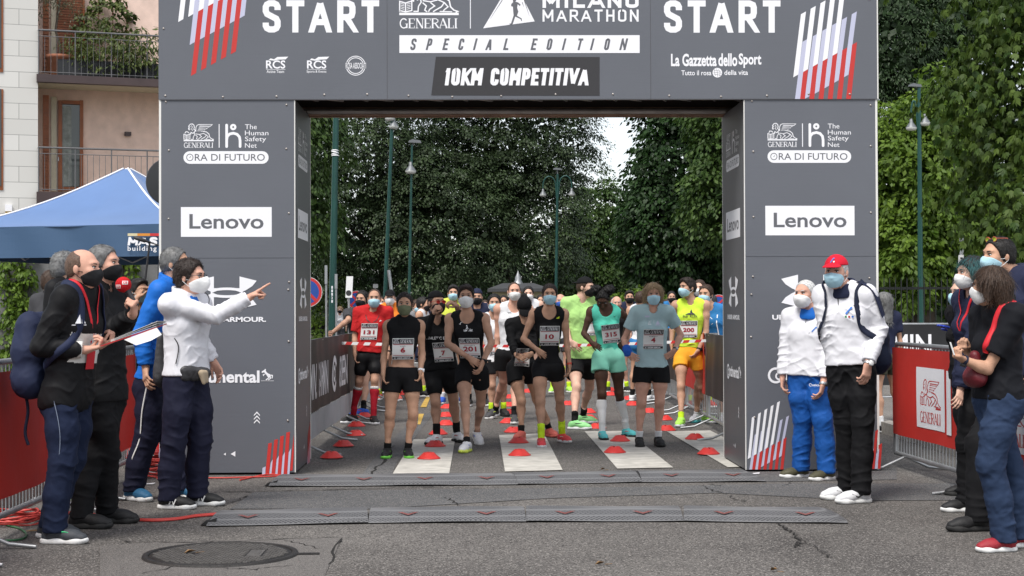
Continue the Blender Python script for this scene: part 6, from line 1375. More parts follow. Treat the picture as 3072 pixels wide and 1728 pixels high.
def top(root, J, m, name='shirt', sleeve=0, hem=.02, infl=.010, neck='crew', h=.007, wr=.006, seed=1, loose=0, strap=.55, arms=(0, 1), wfreq=5, bodyfit=1.0, hemdrop=None):
    """shirt, singlet or jacket following the trunk. sleeve: 0 none, 0..1 upper arm, 1..2 to the wrist; hem: metres below(-)/above(+) the pelvis"""
    P = torsoprims(J); ex = []
    if loose:
        H = J.H/1.75; ws = J.pel+J.up*.12*H; g = .82 if J.fem else .92; P += [C(J.nk-J.up*.24*H+J.s*q*.06*g, J.pel+J.s*q*.075*g+V(0, 0, -.02), (.095*g+loose*.5)*J.bulk, (.095*g+loose)*J.bulk, .05, J.f, .95) for q in (-1, 1)]
    pl = [(J.pel+J.up*hem, -J.up)]; cuts = []
    for i in arms:
        if sleeve > 0:
            up = armprims(J, i); s, e, w = J.sh[i], J.el[i], J.wr[i]
            lo_ = .010+loose*.12+(.006 if sleeve > 1 else .006)
            if sleeve <= 1: c = clip_at(s, e, sleeve); P += [C(s, s+(e-s)*sleeve*1.15, (.055+loose*.1)*J.bulk*J.H/1.75, (.050+loose*.12)*J.bulk*J.H/1.75, .03, clips=[c])]
            else:
                b = J.bulk*J.H/1.75*(1 if not J.fem else .88); c = clip_at(e, w, sleeve-1); m_ = s+(e-s)*.45; P.append(E(s+V(0, 0, -.012), ((.051+loose*.1)*b,)*3, None, .04))
                P += [C(s, m_, (.050+loose*.10)*b, (.049+loose*.10)*b, .03), C(m_, e, (.049+loose*.10)*b, (.042+loose*.10)*b, .02), C(e, e+(w-e)*.55, (.041+loose*.12)*b, (.036+loose*.12)*b, .02, clips=[c]), C(e+(w-e)*.55, w+(w-e)*.1, (.036+loose*.12)*b, (.028+loose*.05)*b, .02, clips=[c])]
        else:
            d = J.s*(-1 if i == 0 else 1); cuts.append(C(J.sh[i]+d*.025+V(0, 0, .06), J.sh[i]+d*.035-J.up*.10, .062*strap/.55*J.H/1.75, .052*J.H/1.75))
    if neck == 'crew': cuts.append(C(J.nk-J.up*.015+J.f*.012, J.nk+J.up*.12, .066*J.bulk, .066*J.bulk))
    elif neck == 'scoop': cuts.append(E(J.nk-J.up*.02+J.f*.045, (.075, .09, .085), np.stack([J.s, J.f, J.up]))); cuts.append(C(J.nk, J.nk+J.up*.12, .062, .062))
    elif neck == 'vee': cuts.append(E(J.nk-J.up*.03+J.f*.06, (.055, .09, .11), np.stack([J.s, J.f, J.up]))); cuts.append(C(J.nk, J.nk+J.up*.12, .062, .062))
    elif neck == 'mock': P.append(C(J.nk-J.up*.02, J.nk+J.up*.035, .060*J.bulk, .054*J.bulk, .02, clips=[(J.nk+J.up*.05, J.up)]))
    elif neck == 'collar': P.append(C(J.nk-J.up*.03, J.nk+J.up*.06-J.f*.01, .076*J.bulk, .070*J.bulk, .02, clips=[(J.nk+J.up*.055, nrm(J.up+J.f*.35))])); cuts.append(C(J.nk+J.f*.02, J.nk+J.up*.15+J.f*.02, .058, .060))
    PQ = solid(P, h, infl, cuts=cuts, planes=pl, noise=(wr, wfreq, seed, (1.2, 1.2, .8)) if wr else None)
    H = J.H/1.75; L = []; q_ = 1 if sleeve > 1 else .55
    for i in arms:
        d = J.s*(-1 if i == 0 else 1); L.append((J.nk+d*.13-J.up*.20*H+J.f*.06, nrm(J.up+d*.9), .13, .055, .009*q_, .5))
        if sleeve > 1: a = J.wr[i]-J.el[i]; b_ = J.el[i]-J.sh[i]; L += [(J.el[i], nrm(nrm(a)+nrm(b_)), .12, .042, .012, 1), (J.el[i]+a*.78, a, .08, .034, .009, 1), (J.sh[i]+b_*.45, nrm(nrm(b_)+.5*J.f), .10, .07, .008, 1)]
    L += [(J.pel+J.up*.10*H+J.s*.07+J.f*.05, nrm(J.up+J.s*.5), .16, .065, .010*q_, 0), (J.pel+J.up*.10*H-J.s*.07+J.f*.05, nrm(J.up-J.s*.5), .16, .06, .010*q_, 0)]
    if wr > .0035: PQ = creases(PQ, L, seed)
    o = pobj(name, PQ, m, root); return o, P
def shorts(root, J, m, name='shorts', t=.42, flare=.02, waist=.10, infl=.010, h=.009, wr=.004, seed=2, tight=False):
    P = [p for p in torsoprims(J)]; L = []
    for i in (0, 1):
        hp, kn = J.hip[i], J.kn[i]; c = clip_at(hp, kn, t); b = J.bulk*J.H/1.75
        if tight: L += [C(hp-V(0, 0, .01), hp+(kn-hp)*.45+J.f*.012, .090*b, .077*b, .04, clips=[c]), C(hp+(kn-hp)*.45+J.f*.012, kn, .075*b, .056*b, .03, clips=[c])]
        else:
            d = J.s*(-1 if i == 0 else 1); L += [C(hp+V(0, 0, .02), hp+(kn-hp)*(t+.1)+d*flare*.5, .093*b, (.080+flare*.8)*b, .02, clips=[c, (J.pel+d*(.012 if flare else .004), -d)])]
    pl = [(J.pel+J.up*waist, J.up)]; hw = [q for q in P[5:]]
    cutz = [(J.pel-V(0, 0, .13)*J.H/1.75, -V(0, 0, 1))]
    PQ = solid(hw+L, h, infl if not tight else .005, planes=pl, noise=(wr, 6, seed, (1, 1, .6)) if wr else None); return pobj(name, PQ, m, root)
def trousers(root, J, m, name='trousers', waist=.10, loose=.02, h=.009, wr=.008, seed=3, hemz=.03, infl=.008, wfreq=6):
    loose = min(loose, .022); wr *= .7
    L = [q for q in torsoprims(J)[5:]]
    for i in (0, 1):
        hp, kn, an = J.hip[i], J.kn[i], J.an[i]; b = J.bulk*J.H/1.75; md = hp+(kn-hp)*.5+J.f*.01
        L += [C(hp, md, .088*b, (.070+loose)*b, .04), C(md, kn, (.070+loose)*b, (.053+loose)*b, .03), C(kn, kn+(an-kn)*.5-J.f*.012, (.053+loose)*b, (.050+loose)*b, .03), C(kn+(an-kn)*.5-J.f*.012, an-V(0, 0, .05), (.050+loose)*b, (.044+loose)*b, .03, clips=[(an+V(0, 0, hemz-.018), V(0, 0, -1))])]
    PQ = solid(L, h, infl, planes=[(J.pel+J.up*waist, J.up)], noise=(wr, wfreq, seed, (1, 1, .75)))
    K = []
    for i in (0, 1):
        hp, kn, an = J.hip[i], J.kn[i], J.an[i]; d = J.s*(-1 if i == 0 else 1)
        K += [(kn, nrm(kn-an+J.f*.15), .13, .055, .011, 1), (an+(kn-an)*.16, kn-an, .12, .045, .014, 1), (hp-V(0, 0, .06)+J.f*.05-d*.06, nrm(V(0, 0, 1)+d*.8), .14, .06, .012, 0), (hp+(kn-hp)*.5, nrm(V(0, 0, 1)+d*.5), .15, .10, .007, 1)]
    return pobj(name, creases(PQ, K, seed), m, root)
def sock(root, J, i, m, top_=.10, infl=.006, h=.008):
    L = [p for p in legprims(J, i) if p.t == 0][2:]+[legprims(J, i)[-1]]; a, k = J.an[i], J.kn[i]
    return pobj('sock', solid(L, h, infl, planes=[(a+nrm(k-a)*top_, nrm(k-a))]), m, root)
def shoe(root, J, i, m, sole=None, lace=None, h=.007, L=None, pitch=0, accent=None):
    """running shoe: shaped upper with an open collar, flared sole, tongue, laces and a side mark"""
    a = J.an[i]; th = J.toe[i]; k = J.H/1.75*(1 if not J.fem else .93); f = V(math.sin(th), -math.cos(th), 0); s = V(math.cos(th), math.sin(th), 0); up = V(0, 0, 1); z0 = a[2]-.085
    P = R_(pitch); ff = f*math.cos(P)+up*math.sin(P); uu = up*math.cos(P)-f*math.sin(P); piv = V(a[0], a[1], z0)+f*(.13*k if pitch < 0 else -.05)
    def w(x, y, z): q = V(a[0], a[1], z0)+s*x*k+f*y*k+up*z*k; d = q-piv; return piv+s*(d@s)+ff*(d@f)+uu*(d@up)
    R = np.stack([s, ff, uu])
    U = [E(w(0, -.032, .045), (.036*k, .042*k, .042*k), R, .03), C(w(0, -.02, .072), w(0, .0, .09), .036*k, .035*k, .02), C(w(0, .0, .066), w(.004, .115, .046), .038*k, .038*k, .03, uu, .9), C(w(.004, .1, .042), w(.004, .165, .036), .041*k, .032*k, .03, uu, .80)]
    pl = [(w(0, 0, .018), -uu), (w(0, -.02, .098), nrm(uu*1-ff*.25))]
    o = pobj('shoe', solid(U, h, .004, planes=pl, cuts=[C(w(0, -.005, .085), w(0, .012, .16), .030*k, .032*k)]), m, root)
    S = [C(w(0, -.045, .016), w(0, .02, .016), .040*k, .036*k, .03, uu, .8), C(w(0, .02, .014), w(.006, .13, .016), .036*k, .046*k, .03, uu, .65), C(w(.005, .13, .016), w(.004, .175, .024), .046*k, .031*k, .03, uu, .65)]
    pobj('sole', solid(S, h*.8, .002, planes=[(w(0, 0, .001), -uu), (w(0, 0, .035), nrm(uu+ff*-.05))]), sole or M_sole, o)
    if lace is not None:
        mb = MB()
        for j in range(5):
            y = .03+j*.018; zt = .098-.0105*j
            for q in (-1, 1): mb.tube([w(-.022*q, y, zt-.012), w(0, y+.008, zt), w(.022*q, y+.016, zt-.018)], .0032*k, 5)
        mb.build('lace', lace, o)
    if accent is not None:
        for q in (-1, 1):
            mb = MB(); ys = np.linspace(-.045, .10, 9); mb.tube([w(q*(.040-.004*abs(t)), y, .045+.03*math.sin((y+.05)*14)) for t, y in zip(np.linspace(-1, 1, 9), ys)], [.003, .006, .007, .006, .005, .004, .004, .003, .002], 5); mb.build('side_mark', accent, o)
    return o
# ---- flat artwork laid onto cloth
def wrap(fl, mats_, root, prims, c, f, s, u, name='print', infl=.012, base=.006, start=.25, sub=0, k_=.02, par=None, sheet_=False, lift=None):
    """lays 2D artwork (metres about c) onto the blended surface of prims by marching along -f"""
    mb = MB()
    for i, (v_, f_, m_) in enumerate(fl.p): mb.add([(x, y, i*.00002+(lift[m_] if lift else 0)) for x, y in v_], f_, m_)
    A = np.array(mb.v)
    # split long edges so that big pieces bend with the cloth
    bm_faces = mb.f
    X0 = c+np.outer(A[:, 0], s)+np.outer(A[:, 1], u)+f*start; d = np.zeros(len(A))
    for _ in range(26):
        p = X0-f*d[:, None]; F = np.full(len(A), .5)
        for q in prims:
            o = pd(q, p, infl); hh = np.maximum(k_-np.abs(F-o), 0)/k_; F = np.minimum(F, o)-hh*hh*k_*.25
        d += np.clip(F, -.02, .08)*.9
    if sheet_:
        x, y = A[:, 0], A[:, 1]; ok = d < start+.1; M = np.stack([np.ones_like(x), x, y, x*x, x*y, y*y], 1)
        co = np.linalg.lstsq(M[ok], d[ok], rcond=None)[0]; fit = M@co; d = fit-np.clip(np.quantile((fit-d)[ok], .97), 0, .02)
    p = X0-f*np.minimum(d, start+.12)[:, None]+f*(base+A[:, 2])[:, None]
    mb.v = [tuple(q) for q in p]; return mb.build(name, mats_, root if par is None else par)
M_bib = mat('white race bib', (.72, .72, .71), .6); M_bibr = mat('dark red bib print', (.33, .015, .03), .6); M_bibk = mat('black bib print', (.02, .02, .022), .6); BIB = [M_bib, M_bibk, M_bibr, M_wht]
def bib(root, J, prims, num, name_, dx=0, dz=.30, w=.215, h=.215, rot=0, infl=.022, hy=None):
    """paper race number: black band with the sponsor, red number, black band below"""
    f = Flat(); W2, H2 = w/2, h/2
    gridrect(f, -W2, -H2, W2, H2, 0); gridrect(f, -W2+.004, H2*.48, W2-.004, H2-.006, 1, 8, 2); gridrect(f, -W2+.004, -H2+.004, W2-.004, -H2*.72, 1, 8, 2)
    gridrect(f, -W2+.008, H2*.40, W2-.008, H2*.45, 2, 8, 1); gridrect(f, -W2+.008, -H2*.62, W2-.008, -H2*.57, 2, 8, 1)
    f.put(LION, -W2+.010, H2*.54, .055/285, -.042/165, 3); serif_generali(f, -W2+.072, H2*.55, W2-.012, H2*.88, 3)
    L = len(num)*.044
    f.text(num, -L/2, -H2*.34, L/2, H2*.16, m=2, bold=.03); f.text(name_, -.006*len(name_), H2*.22, .006*len(name_), H2*.31, m=1)
    f.text('UNDER ARMOUR', -W2*.55, -H2*.92, W2*.72, -H2*.79, m=3, bold=.03); f.text('H', -W2*.82, -H2*.92, -W2*.68, -H2*.79, m=3, bold=.04)
    c_, s_ = math.cos(R_(rot)), math.sin(R_(rot))
    for i, (v, fa, m) in enumerate(f.p): f.p[i] = (np.stack([v[:, 0]*c_-v[:, 1]*s_, v[:, 0]*s_+v[:, 1]*c_], 1), fa, m)
    ya = R_(J.yaw if hy is None else hy); ff = V(math.sin(ya), -math.cos(ya), 0); ss = V(math.cos(ya), math.sin(ya), 0)
    return wrap(f, BIB, root, prims, J.nk-J.up*dz+ss*dx, ff, ss, nrm(J.up-ff*(J.up@ff)), 'race_bib', infl, sheet_=True, lift=(0, .0015, .003, .003))
def wprint(root, J, prims, fl, mats_, dz, dx=0, infl=.023, name='print', hy=None):
    ya = R_(J.yaw if hy is None else hy); ff = V(math.sin(ya), -math.cos(ya), 0); ss = V(math.cos(ya), math.sin(ya), 0)
    return wrap(fl, mats_, root, prims, J.nk-J.up*dz+ss*dx, ff, ss, nrm(J.up-ff*(J.up@ff)), name, infl, base=.004)
def watch(root, J, i, m, face_m=None, t=.93, r=.033):
    e, w = J.el[i], J.wr[i]; c = e+(w-e)*t; d = nrm(w-e); mb = MB(); k = (.85 if J.fem else 1)*J.H/1.75*J.bulk; mb.lathe([(r*k, -.010), (r*k*1.06, 0), (r*k, .010)], c, 18, 0, True, d)
    o = mb.build('watch', m, root); n = nrm(-J.hn[i] if getattr(J, 'hn', None) and J.hn[i] is not None else J.s*(-1 if i == 0 else 1)+J.f*.6); n = nrm(n-d*(n@d)); mb = MB(); mb.lathe([(.021*k, -.004), (.021*k, .007), (.017*k, .010), (0, .010)], c+n*r*k, 16, 0, True, n); mb.build('watch_face', face_m or m, o); return o
def person(J, label, group=None, tall=None):
    p = V(J.pel[0], J.pel[1], 0); J.root = empty('person', p, label, 'person', group); return J.root

def stand(px, py, Y, H, yaw=0, fem=0, bulk=1, lean=0, pose=0, hyaw=None, seed=0):
    """a standing figure placed by where its head is; pose 0 arms down, 1 hands on hips, 2 arms folded in front, 3 one hand up"""
    r = random.Random(seed); J = Sk(); J.H = H; J.fem = fem; J.bulk = bulk; J.yaw = yaw; ya = R_(yaw); J.f = V(math.sin(ya), -math.cos(ya), 0); J.s = V(math.cos(ya), math.sin(ya), 0); J.Y = Y
    h = at(px, py, Y); base = V(h[0], Y, 0); J.pel = base+V(0, 0, .53*H)+J.s*r.uniform(-.03, .03); J.nk = base+V(0, 0, .835*H)+J.f*.02; J.up = nrm(J.nk-J.pel)
    hw, sw = .098*H, (.205 if not fem else .185)*H
    J.hip = [J.pel-J.s*hw*.5-V(0, 0, .03), J.pel+J.s*hw*.5-V(0, 0, .03)]; J.sh = [J.nk-J.s*sw*.5-J.up*.045, J.nk+J.s*sw*.5-J.up*.045]
    J.an, J.kn, J.el, J.wr, J.hd, J.hn = [], [], [], [], [], [None, None]
    for i in (0, 1):
        d = J.s*(-1 if i == 0 else 1); st = r.uniform(.02, .09); fw = r.uniform(-.10, .12)
        a = base+d*(hw*.5+st)+J.f*fw+V(0, 0, .085); J.an.append(a); J.kn.append((J.hip[i]+a)/2+J.f*(.03+abs(fw)*.2)+d*.01)
        p = pose if isinstance(pose, int) else pose[i]
        if p == 0: e = J.sh[i]+V(0, 0, -.178*H)+d*.045+J.f*-.02; w = e+V(0, 0, -.14*H)+J.f*.05+d*.005
        elif p == 1: e = J.sh[i]+V(0, 0, -.13*H)+d*.13-J.f*.05; w = J.pel+d*.15+V(0, 0, .06)+J.f*.06
        elif p == 2: e = J.sh[i]+V(0, 0, -.165*H)+d*.05+J.f*.05; w = e-d*.17+J.f*.15+V(0, 0, .05)
        else: e = J.sh[i]+V(0, 0, -.14*H)+d*.05+J.f*.10; w = J.nk-d*-.07+J.f*.15+V(0, 0, .05)
        J.el.append(e); J.wr.append(w); J.hd.append(nrm(w-e) if p != 1 else nrm(-d*.6+J.f*.5-V(0, 0, .6)))
    J.toe = [R_(yaw-14), R_(yaw+14)]; hy = R_(yaw if hyaw is None else hyaw); J.hf = V(math.sin(hy), -math.cos(hy), 0); J.hs = V(math.cos(hy), math.sin(hy), 0); J.hu = V(0, 0, 1); J.HR = np.stack([J.hs, J.hf, J.hu]); J.hk = .98 if not fem else .92
    J.hc = V(base[0], Y, 0)+J.f*.035+V(0, 0, h[2]); dz = J.hc[2]-(.835*H+.115)
    for q in (J.pel, J.nk, J.hip[0], J.hip[1], J.sh[0], J.sh[1]): q += V(0, 0, dz)
    for i in (0, 1): J.el[i] = J.el[i]+V(0, 0, dz); J.wr[i] = J.wr[i]+V(0, 0, dz); J.kn[i] = J.kn[i]+V(0, 0, dz*.5)
    return J

def paint(o, cond, m):
    """gives the faces whose world centre meets cond(centres) another cloth (colour blocking)"""
    me = o.data; n = len(me.polygons); c = np.zeros(n*3); me.polygons.foreach_get('center', c); c = c.reshape(-1, 3)+wloc(o); k = cond(c)
    me.materials.append(m); mi = np.zeros(n, np.int32); me.polygons.foreach_get('material_index', mi); mi[k] = len(me.materials)-1; me.polygons.foreach_set('material_index', mi); me.update()
def ribbon(mb, pts, nor, w, th=.004, m=0):
    """flat strap along pts lying on a surface with normals nor"""
    P = [np.asarray(p, float) for p in pts]; vs = []
    for i, p in enumerate(P):
        t = nrm(P[min(len(P)-1, i+1)]-P[max(0, i-1)]); n = nrm(nor[i]-t*(nor[i]@t)); s = np.cross(t, n)*w/2
        vs += [p-s, p+s, p+s+n*th, p-s+n*th]
    fs = [(i*4+k, (i+1)*4+k, (i+1)*4+(k+1) % 4, i*4+(k+1) % 4) for i in range(len(P)-1) for k in range(4)]+[(3, 2, 1, 0), tuple(len(vs)-4+k for k in range(4))]
    return mb.add(vs, fs, m, True)
def spline(P, n=6):
    P = [np.asarray(p, float) for p in P]; Q = []
    for i in range(len(P)-1):
        p0, p1, p2, p3 = P[max(0, i-1)], P[i], P[i+1], P[min(len(P)-1, i+2)]
        for t in np.linspace(0, 1, n, endpoint=False): Q.append(.5*((2*p1)+(-p0+p2)*t+(2*p0-5*p1+4*p2-p3)*t*t+(-p0+3*p1-3*p2+p3)*t**3))
    return Q+[P[-1]]
def surf_strap(mb, prims, pts, w, infl, cen, m=0, th=.005):
    """strap through pts pushed out onto the blended surface of prims"""
    Q = spline(pts, 7); out, nor = [], []
    for q in Q:
        d = q-cen; d[2] *= .25; d = nrm(d); p = q+d*.16
        for _ in range(24):
            F = .5
            for pr in prims: F = min(F, float(pd(pr, p[None], infl)[0]))
            p = p-d*np.clip(F-.002, -.02, .05)*.9
        out.append(p); nor.append(d)
    for _ in range(2): out = [out[0]]+[(out[i-1]+2*out[i]+out[i+1])/4 for i in range(1, len(out)-1)]+[out[-1]]
    return ribbon(mb, out, nor, w, th, m)
def backpack(J, P, m, label, m2=None, infl=.02, size=(.15, .11, .24), dz=.30, db=.20, sag=0):
    """rounded pack on the back with lid, pocket and two straps over the shoulders; a thing of its own"""
    c = J.nk-J.up*dz-J.f*db*J.bulk; u = nrm(J.up-J.f*sag); R = np.stack([J.s, J.f, u]); o = empty('backpack', c-u*size[2], label, 'backpack')
    w, d, h = size
    pr = [C(c-u*h*.72-J.s*w*.55, c-u*h*.72+J.s*w*.55, d*.95, d*.95, .06), C(c-J.s*w*.5, c+J.s*w*.5, d*1.0, d*1.0, .08), C(c+u*h*.6-J.s*w*.4, c+u*h*.6+J.s*w*.4, d*.8, d*.8, .08)]
    b = pobj('bag', solid(pr, .008, 0, noise=(.008, 5, 3, (1, 1, 1)), planes=[(c+J.f*.10, J.f)]), m, o)
    pobj('front_pocket', solid([C(c-u*h*.62-J.f*d*.75-J.s*w*.4, c-u*h*.62-J.f*d*.75+J.s*w*.4, d*.5, d*.5, .04), C(c-u*h*.15-J.f*d*.72-J.s*w*.35, c-u*h*.15-J.f*d*.72+J.s*w*.35, d*.42, d*.42, .08)], .008, 0, noise=(.004, 7, 5, (1, 1, 1))), m2 or m, o)
    mb = MB(); mb.tube([c+u*h*.55-J.f*d*.78-J.s*w*.7, c+u*h*.62-J.f*d*.86, c+u*h*.55-J.f*d*.78+J.s*w*.7], .006, 6); mb.build('zip', M_blk, o)
    for i in (0, 1):
        d_ = J.s*(-1 if i == 0 else 1); sh = J.nk+(J.sh[i]-J.nk)*.62+V(0, 0, .04); mb = MB(); cen = J.nk-J.up*.25
        surf_strap(mb, P, [c+u*h*.6+J.f*.05+d_*.07, sh-J.f*.06, sh, sh+J.f*.07-J.up*.06, J.nk-J.up*.22+d_*.125+J.f*.10, J.nk-J.up*.36+d_*.15+J.f*.03, c-u*h*.6+d_*.13+J.f*.04], .045, infl, cen); mb.build('strap', m, o)
    return o

def collar(root, J, m, tall=.05, r=.078):
    o = pobj('collar', solid([C(J.nk-J.up*.045, J.nk+J.up*(tall+.02)-J.f*.008, r*1.22*J.bulk, r*J.bulk, .02)], .006, .006, cuts=[C(J.nk-J.up*.05+J.f*.004, J.nk+J.up*.2+J.f*.004, .060*J.bulk, .066*J.bulk), C(J.nk+J.f*.05, J.nk+J.f*.10+J.up*.12, .028, .05)], planes=[(J.nk+J.up*tall, nrm(J.up+J.f*.30)), (J.nk-J.up*.05-J.f*.0, nrm(-J.up+J.f*-.25))]), m, root); return o
# ================================================================ runners
GR = 'masked runners waiting under the start gate'
K_black = cloth('black running kit', (.012, .012, .014)); K_blackt = cloth('black tights', (.010, .010, .012), .6, .1, .1); K_white = cloth('white kit', (.68, .68, .70)); K_red = cloth('red tee', (.46, .018, .02)); K_lime = cloth('pale lime tee', (.40, .66, .22)); K_mint = cloth('mint green kit', (.10, .56, .42)); K_mint2 = cloth('pale mint shorts', (.25, .66, .50)); K_pale = cloth('pale blue tee', (.36, .50, .53)); K_neon = cloth('neon yellow singlet', (.58, .80, .06)); K_orange = cloth('orange shorts', (.82, .37, .03)); K_blue = cloth('blue singlet', (.03, .17, .40)); K_navy = cloth('navy cloth', (.018, .022, .05)); K_dgrey = cloth('dark grey cloth', (.05, .05, .055))
S_neon = cloth('neon yellow sock', (.60, .85, .03)); S_white = cloth('white sock', (.74, .74, .74)); S_red = cloth('red sock', (.40, .015, .03)); S_blk = cloth('black sock', (.012, .012, .013))
def shoem(n, c): return mat('shoe '+n, c, .6, .35, var=.08, vscale=40, bump=.15, bscale=150)
F_black, F_white, F_green, F_pink, F_turq, F_coral, F_blue, F_grey, F_red, F_neon = (shoem(*q) for q in (('black', (.014, .014, .015)), ('white', (.66, .66, .68)), ('pale green', (.30, .70, .28)), ('hot pink', (.75, .07, .08)), ('turquoise', (.10, .50, .52)), ('coral', (.60, .13, .10)), ('blue', (.03, .10, .50)), ('dark grey', (.055, .055, .06)), ('red', (.45, .03, .02)), ('neon green', (.38, .75, .10))))
So_green, So_black, So_lime = mat('green sole', (.18, .60, .08), .6), mat('black sole', (.02, .02, .02), .7), mat('lime sole', (.60, .70, .10), .6)


def runner(reg, label, sk, yaw, H, neck, pelvis, arms, legs, head, hm, hs, mk, fem=0, hands=('relax', 'relax'), hn=None, h=.009, hh=.006, hseed=1, **k):
    J = skeleton(reg, yaw, H, neck, pelvis, arms, legs, head, fem=fem, **k); J.hn = hn(J) if hn else [J.s, -J.s]; r = person(J, label, GR)
    body(r, J, sk, h, hh, hands); face(r, J, hm if hs else HB)
    if mk: mask(r, J, mk)
    if hs: hair(r, J, hm, hs, seed=hseed)
    return J, r
# number 6
J, r = runner(R1, 'woman in black crop top and olive mask wearing number 6', 'tan', 0, 1.64, (697, 405), (683, 768), (((562, 640), (556, 760), (565, 850)), ((818, 630), (806, 745), (795, 840))), (((603, 1030), (585, 1262)), ((757, 1030), (722, 1262))), (700, 298), HDB, 'pony', 'olive', fem=1, toes=(-8, 6), sw=.30)
o, P = top(r, J, K_black, 'crop_top', 0, .215, .009, 'mock', strap=.5, wr=.003); bib(r, J, P, '6', 'LISA', .005, .265, .20, .20)
shorts(r, J, K_black, t=.40, flare=.02, waist=.075); watch(r, J, 1, M_wht)
for i in (0, 1): sock(r, J, i, S_blk, .06); shoe(r, J, i, F_black, So_green, S_blk, accent=So_green)
# number 201
J, r = runner(R2, 'man in black singlet and white respirator wearing number 201', 'olive', 0, 1.66, (224, 360), (258, 745), (((95, 560, .5), (240, 655, 0, -.21), (300, 690)), ((388, 555, .4), (330, 685, 0, -.20), (300, 770))), (((212, 960), (224, 1225)), ((318, 960), (290, 1172))), (218, 245), HDB, 'quiff', 'kn', toes=(-18, 10), sw=.35, hn=lambda J: [-J.f, -J.s*.8-J.f*.4], bulk=.93)
o, P = top(r, J, K_black, 'singlet', 0, .0, .010, 'scoop', strap=.5); bib(r, J, P, '201', 'FRANCESCO', .0, .345, .205, .20)
f = Flat(); f.text('LGM SPORT', -.045, -.012, .045, .008, bold=.05); f.disc(-.008, .045, .008); f.disc(.010, .042, .008); f.stroke([(-.02, .012), (-.008, .032), (0, .014)], .008); f.stroke([(.0, .012), (.010, .030), (.02, .012)], .008)
wprint(r, J, P, f, ART, .165, .0); f = Flat(); f.stroke([(0, 0), (.012, -.006), (.016, .012), (.034, .018)], .005); wprint(r, J, P, f, ART, .10, -.085)
shorts(r, J, K_black, t=.40, flare=.012, waist=.09); watch(r, J, 1, M_mblk)
for i in (0, 1): sock(r, J, i, S_blk, .06); shoe(r, J, i, F_white, M_sole if i else So_lime, M_loop, accent=F_blue, pitch=-14 if i else 0)
# number 10
J, r = runner(R2, 'woman in black singlet and neon socks wearing number 10', 'tan', 0, 1.65, (774, 330), (768, 715), (((603, 530, .4), (695, 600, .9), (765, 650)), ((893, 560), (912, 705), (912, 800))), (((717, 945), (722, 1195)), ((845, 920), (862, 1165))), (778, 232), HDB, 'bun', 'surg', fem=1, toes=(-2, 24), sw=.315, hn=lambda J: [-J.f, -J.s])
o, P = top(r, J, K_black, 'singlet', 0, .04, .008, 'scoop', strap=.5, wr=.003); bib(r, J, P, '10', '', .005, .27, .20, .20)
f = Flat(); [f.poly([(.010*q-.014, 0), (.010*q-.005, 0), (.010*q+.000, .010+.006*q), (.010*q-.009, .010+.006*q)], 0) for q in range(3)]; M_ny = mat('neon print', (.60, .75, .03), .6); wprint(r, J, P, f, [M_ny], .095, .085)
f = Flat(); f.stroke([(-.10, .06), (-.085, .0), (-.10, -.09)], .003); f.stroke([(.115, .05), (.105, -.02), (.115, -.09)], .003); wprint(r, J, P, f, [M_ny], .36)
shorts(r, J, K_blackt, t=.30, flare=0, waist=.10, tight=True); watch(r, J, 1, mat('red watch', (.6, .08, .05), .5), M_mblk)
for i in (0, 1): sock(r, J, i, S_neon, .15); shoe(r, J, i, F_pink, M_sole, M_loop, accent=M_loop)
# number 4
J, r = runner(R3, 'woman in pale blue tee with hands on hips wearing number 4', 'red', 0, 1.70, (575, 320), (567, 730), (((385, 530, -.4), (405, 615, .8), (455, 650)), ((762, 500, -.4), (722, 605, .8), (665, 650))), (((500, 955), (485, 1190)), ((622, 950), (612, 1187))), (578, 232), HBL, 'bob', 'surg', fem=1, toes=(-4, 4), sw=.33, hands=('hip', 'hip'), hn=lambda J: [-J.f*.8+J.s*.4, -J.f*.8-J.s*.4], bulk=1.0)
o, P = top(r, J, K_pale, 'tee_shirt', .62, .02, .014, 'crew', loose=.002, wr=.006); bib(r, J, P, '4', 'ROBERTA', .0, .315, .205, .20)
f = Flat(); f.put(LION, -.055, .0, .05/285, -.04/165); f.poly([(.02, 0), (.065, 0), (.045, .045)], 1); f.rect(.005, -.005, .007, .045); f.text('MILANO', .018, -.016, .068, -.004, m=1); f.rect(-.085, .075, -.04, .092, 1); wprint(r, J, P, f, ART, .17)
shorts(r, J, K_black, t=.36, flare=.018, waist=.06); watch(r, J, 1, M_blk, M_galv); wb = C(J.el[0]+(J.wr[0]-J.el[0])*.75, J.wr[0]+J.hd[0]*.01, .042, .044)
pobj('blue_bandana', solid([wb], .008, 0, noise=(.007, 16, 4, (1, 1, 1))), cloth('royal blue', (.02, .10, .45)), r)
for i in (0, 1): sock(r, J, i, S_white, .075); shoe(r, J, i, F_black, So_black, S_blk)
# number 315
J, r = runner(R3, 'woman in mint green with two hair puffs wearing number 315', 'dark', 8, 1.66, (255, 315), (278, 650), (((115, 490, .2), (170, 555, .8), (215, 580)), ((415, 400, -.6), (372, 545, .3), (345, 590))), (((236, 900), (238, 1148)), ((350, 888), (400, 1130))), (240, 262), HBK, 'puffs', None, fem=1, toes=(-4, 22), sw=.31, hpitch=-38, hn=lambda J: [-J.f, -J.f], hyaw=-4)
o, P = top(r, J, K_mint, 'singlet', 0, .075, .009, 'scoop', strap=.5, wr=.004); bib(r, J, P, '315', '', .02, .285, .20, .20, rot=6)
f = Flat(); f.stroke([(0, .02), (.004, .006), (.012, .004), (.032, .022)], [.001, .006, .005, .001]); wprint(r, J, P, f, [M_blk], .11, .07)
shorts(r, J, K_mint2, t=.34, flare=.022, waist=.125)
for i in (0, 1): sock(r, J, i, S_white, .34); shoe(r, J, i, F_turq, So_black, F_turq, accent=F_pink)
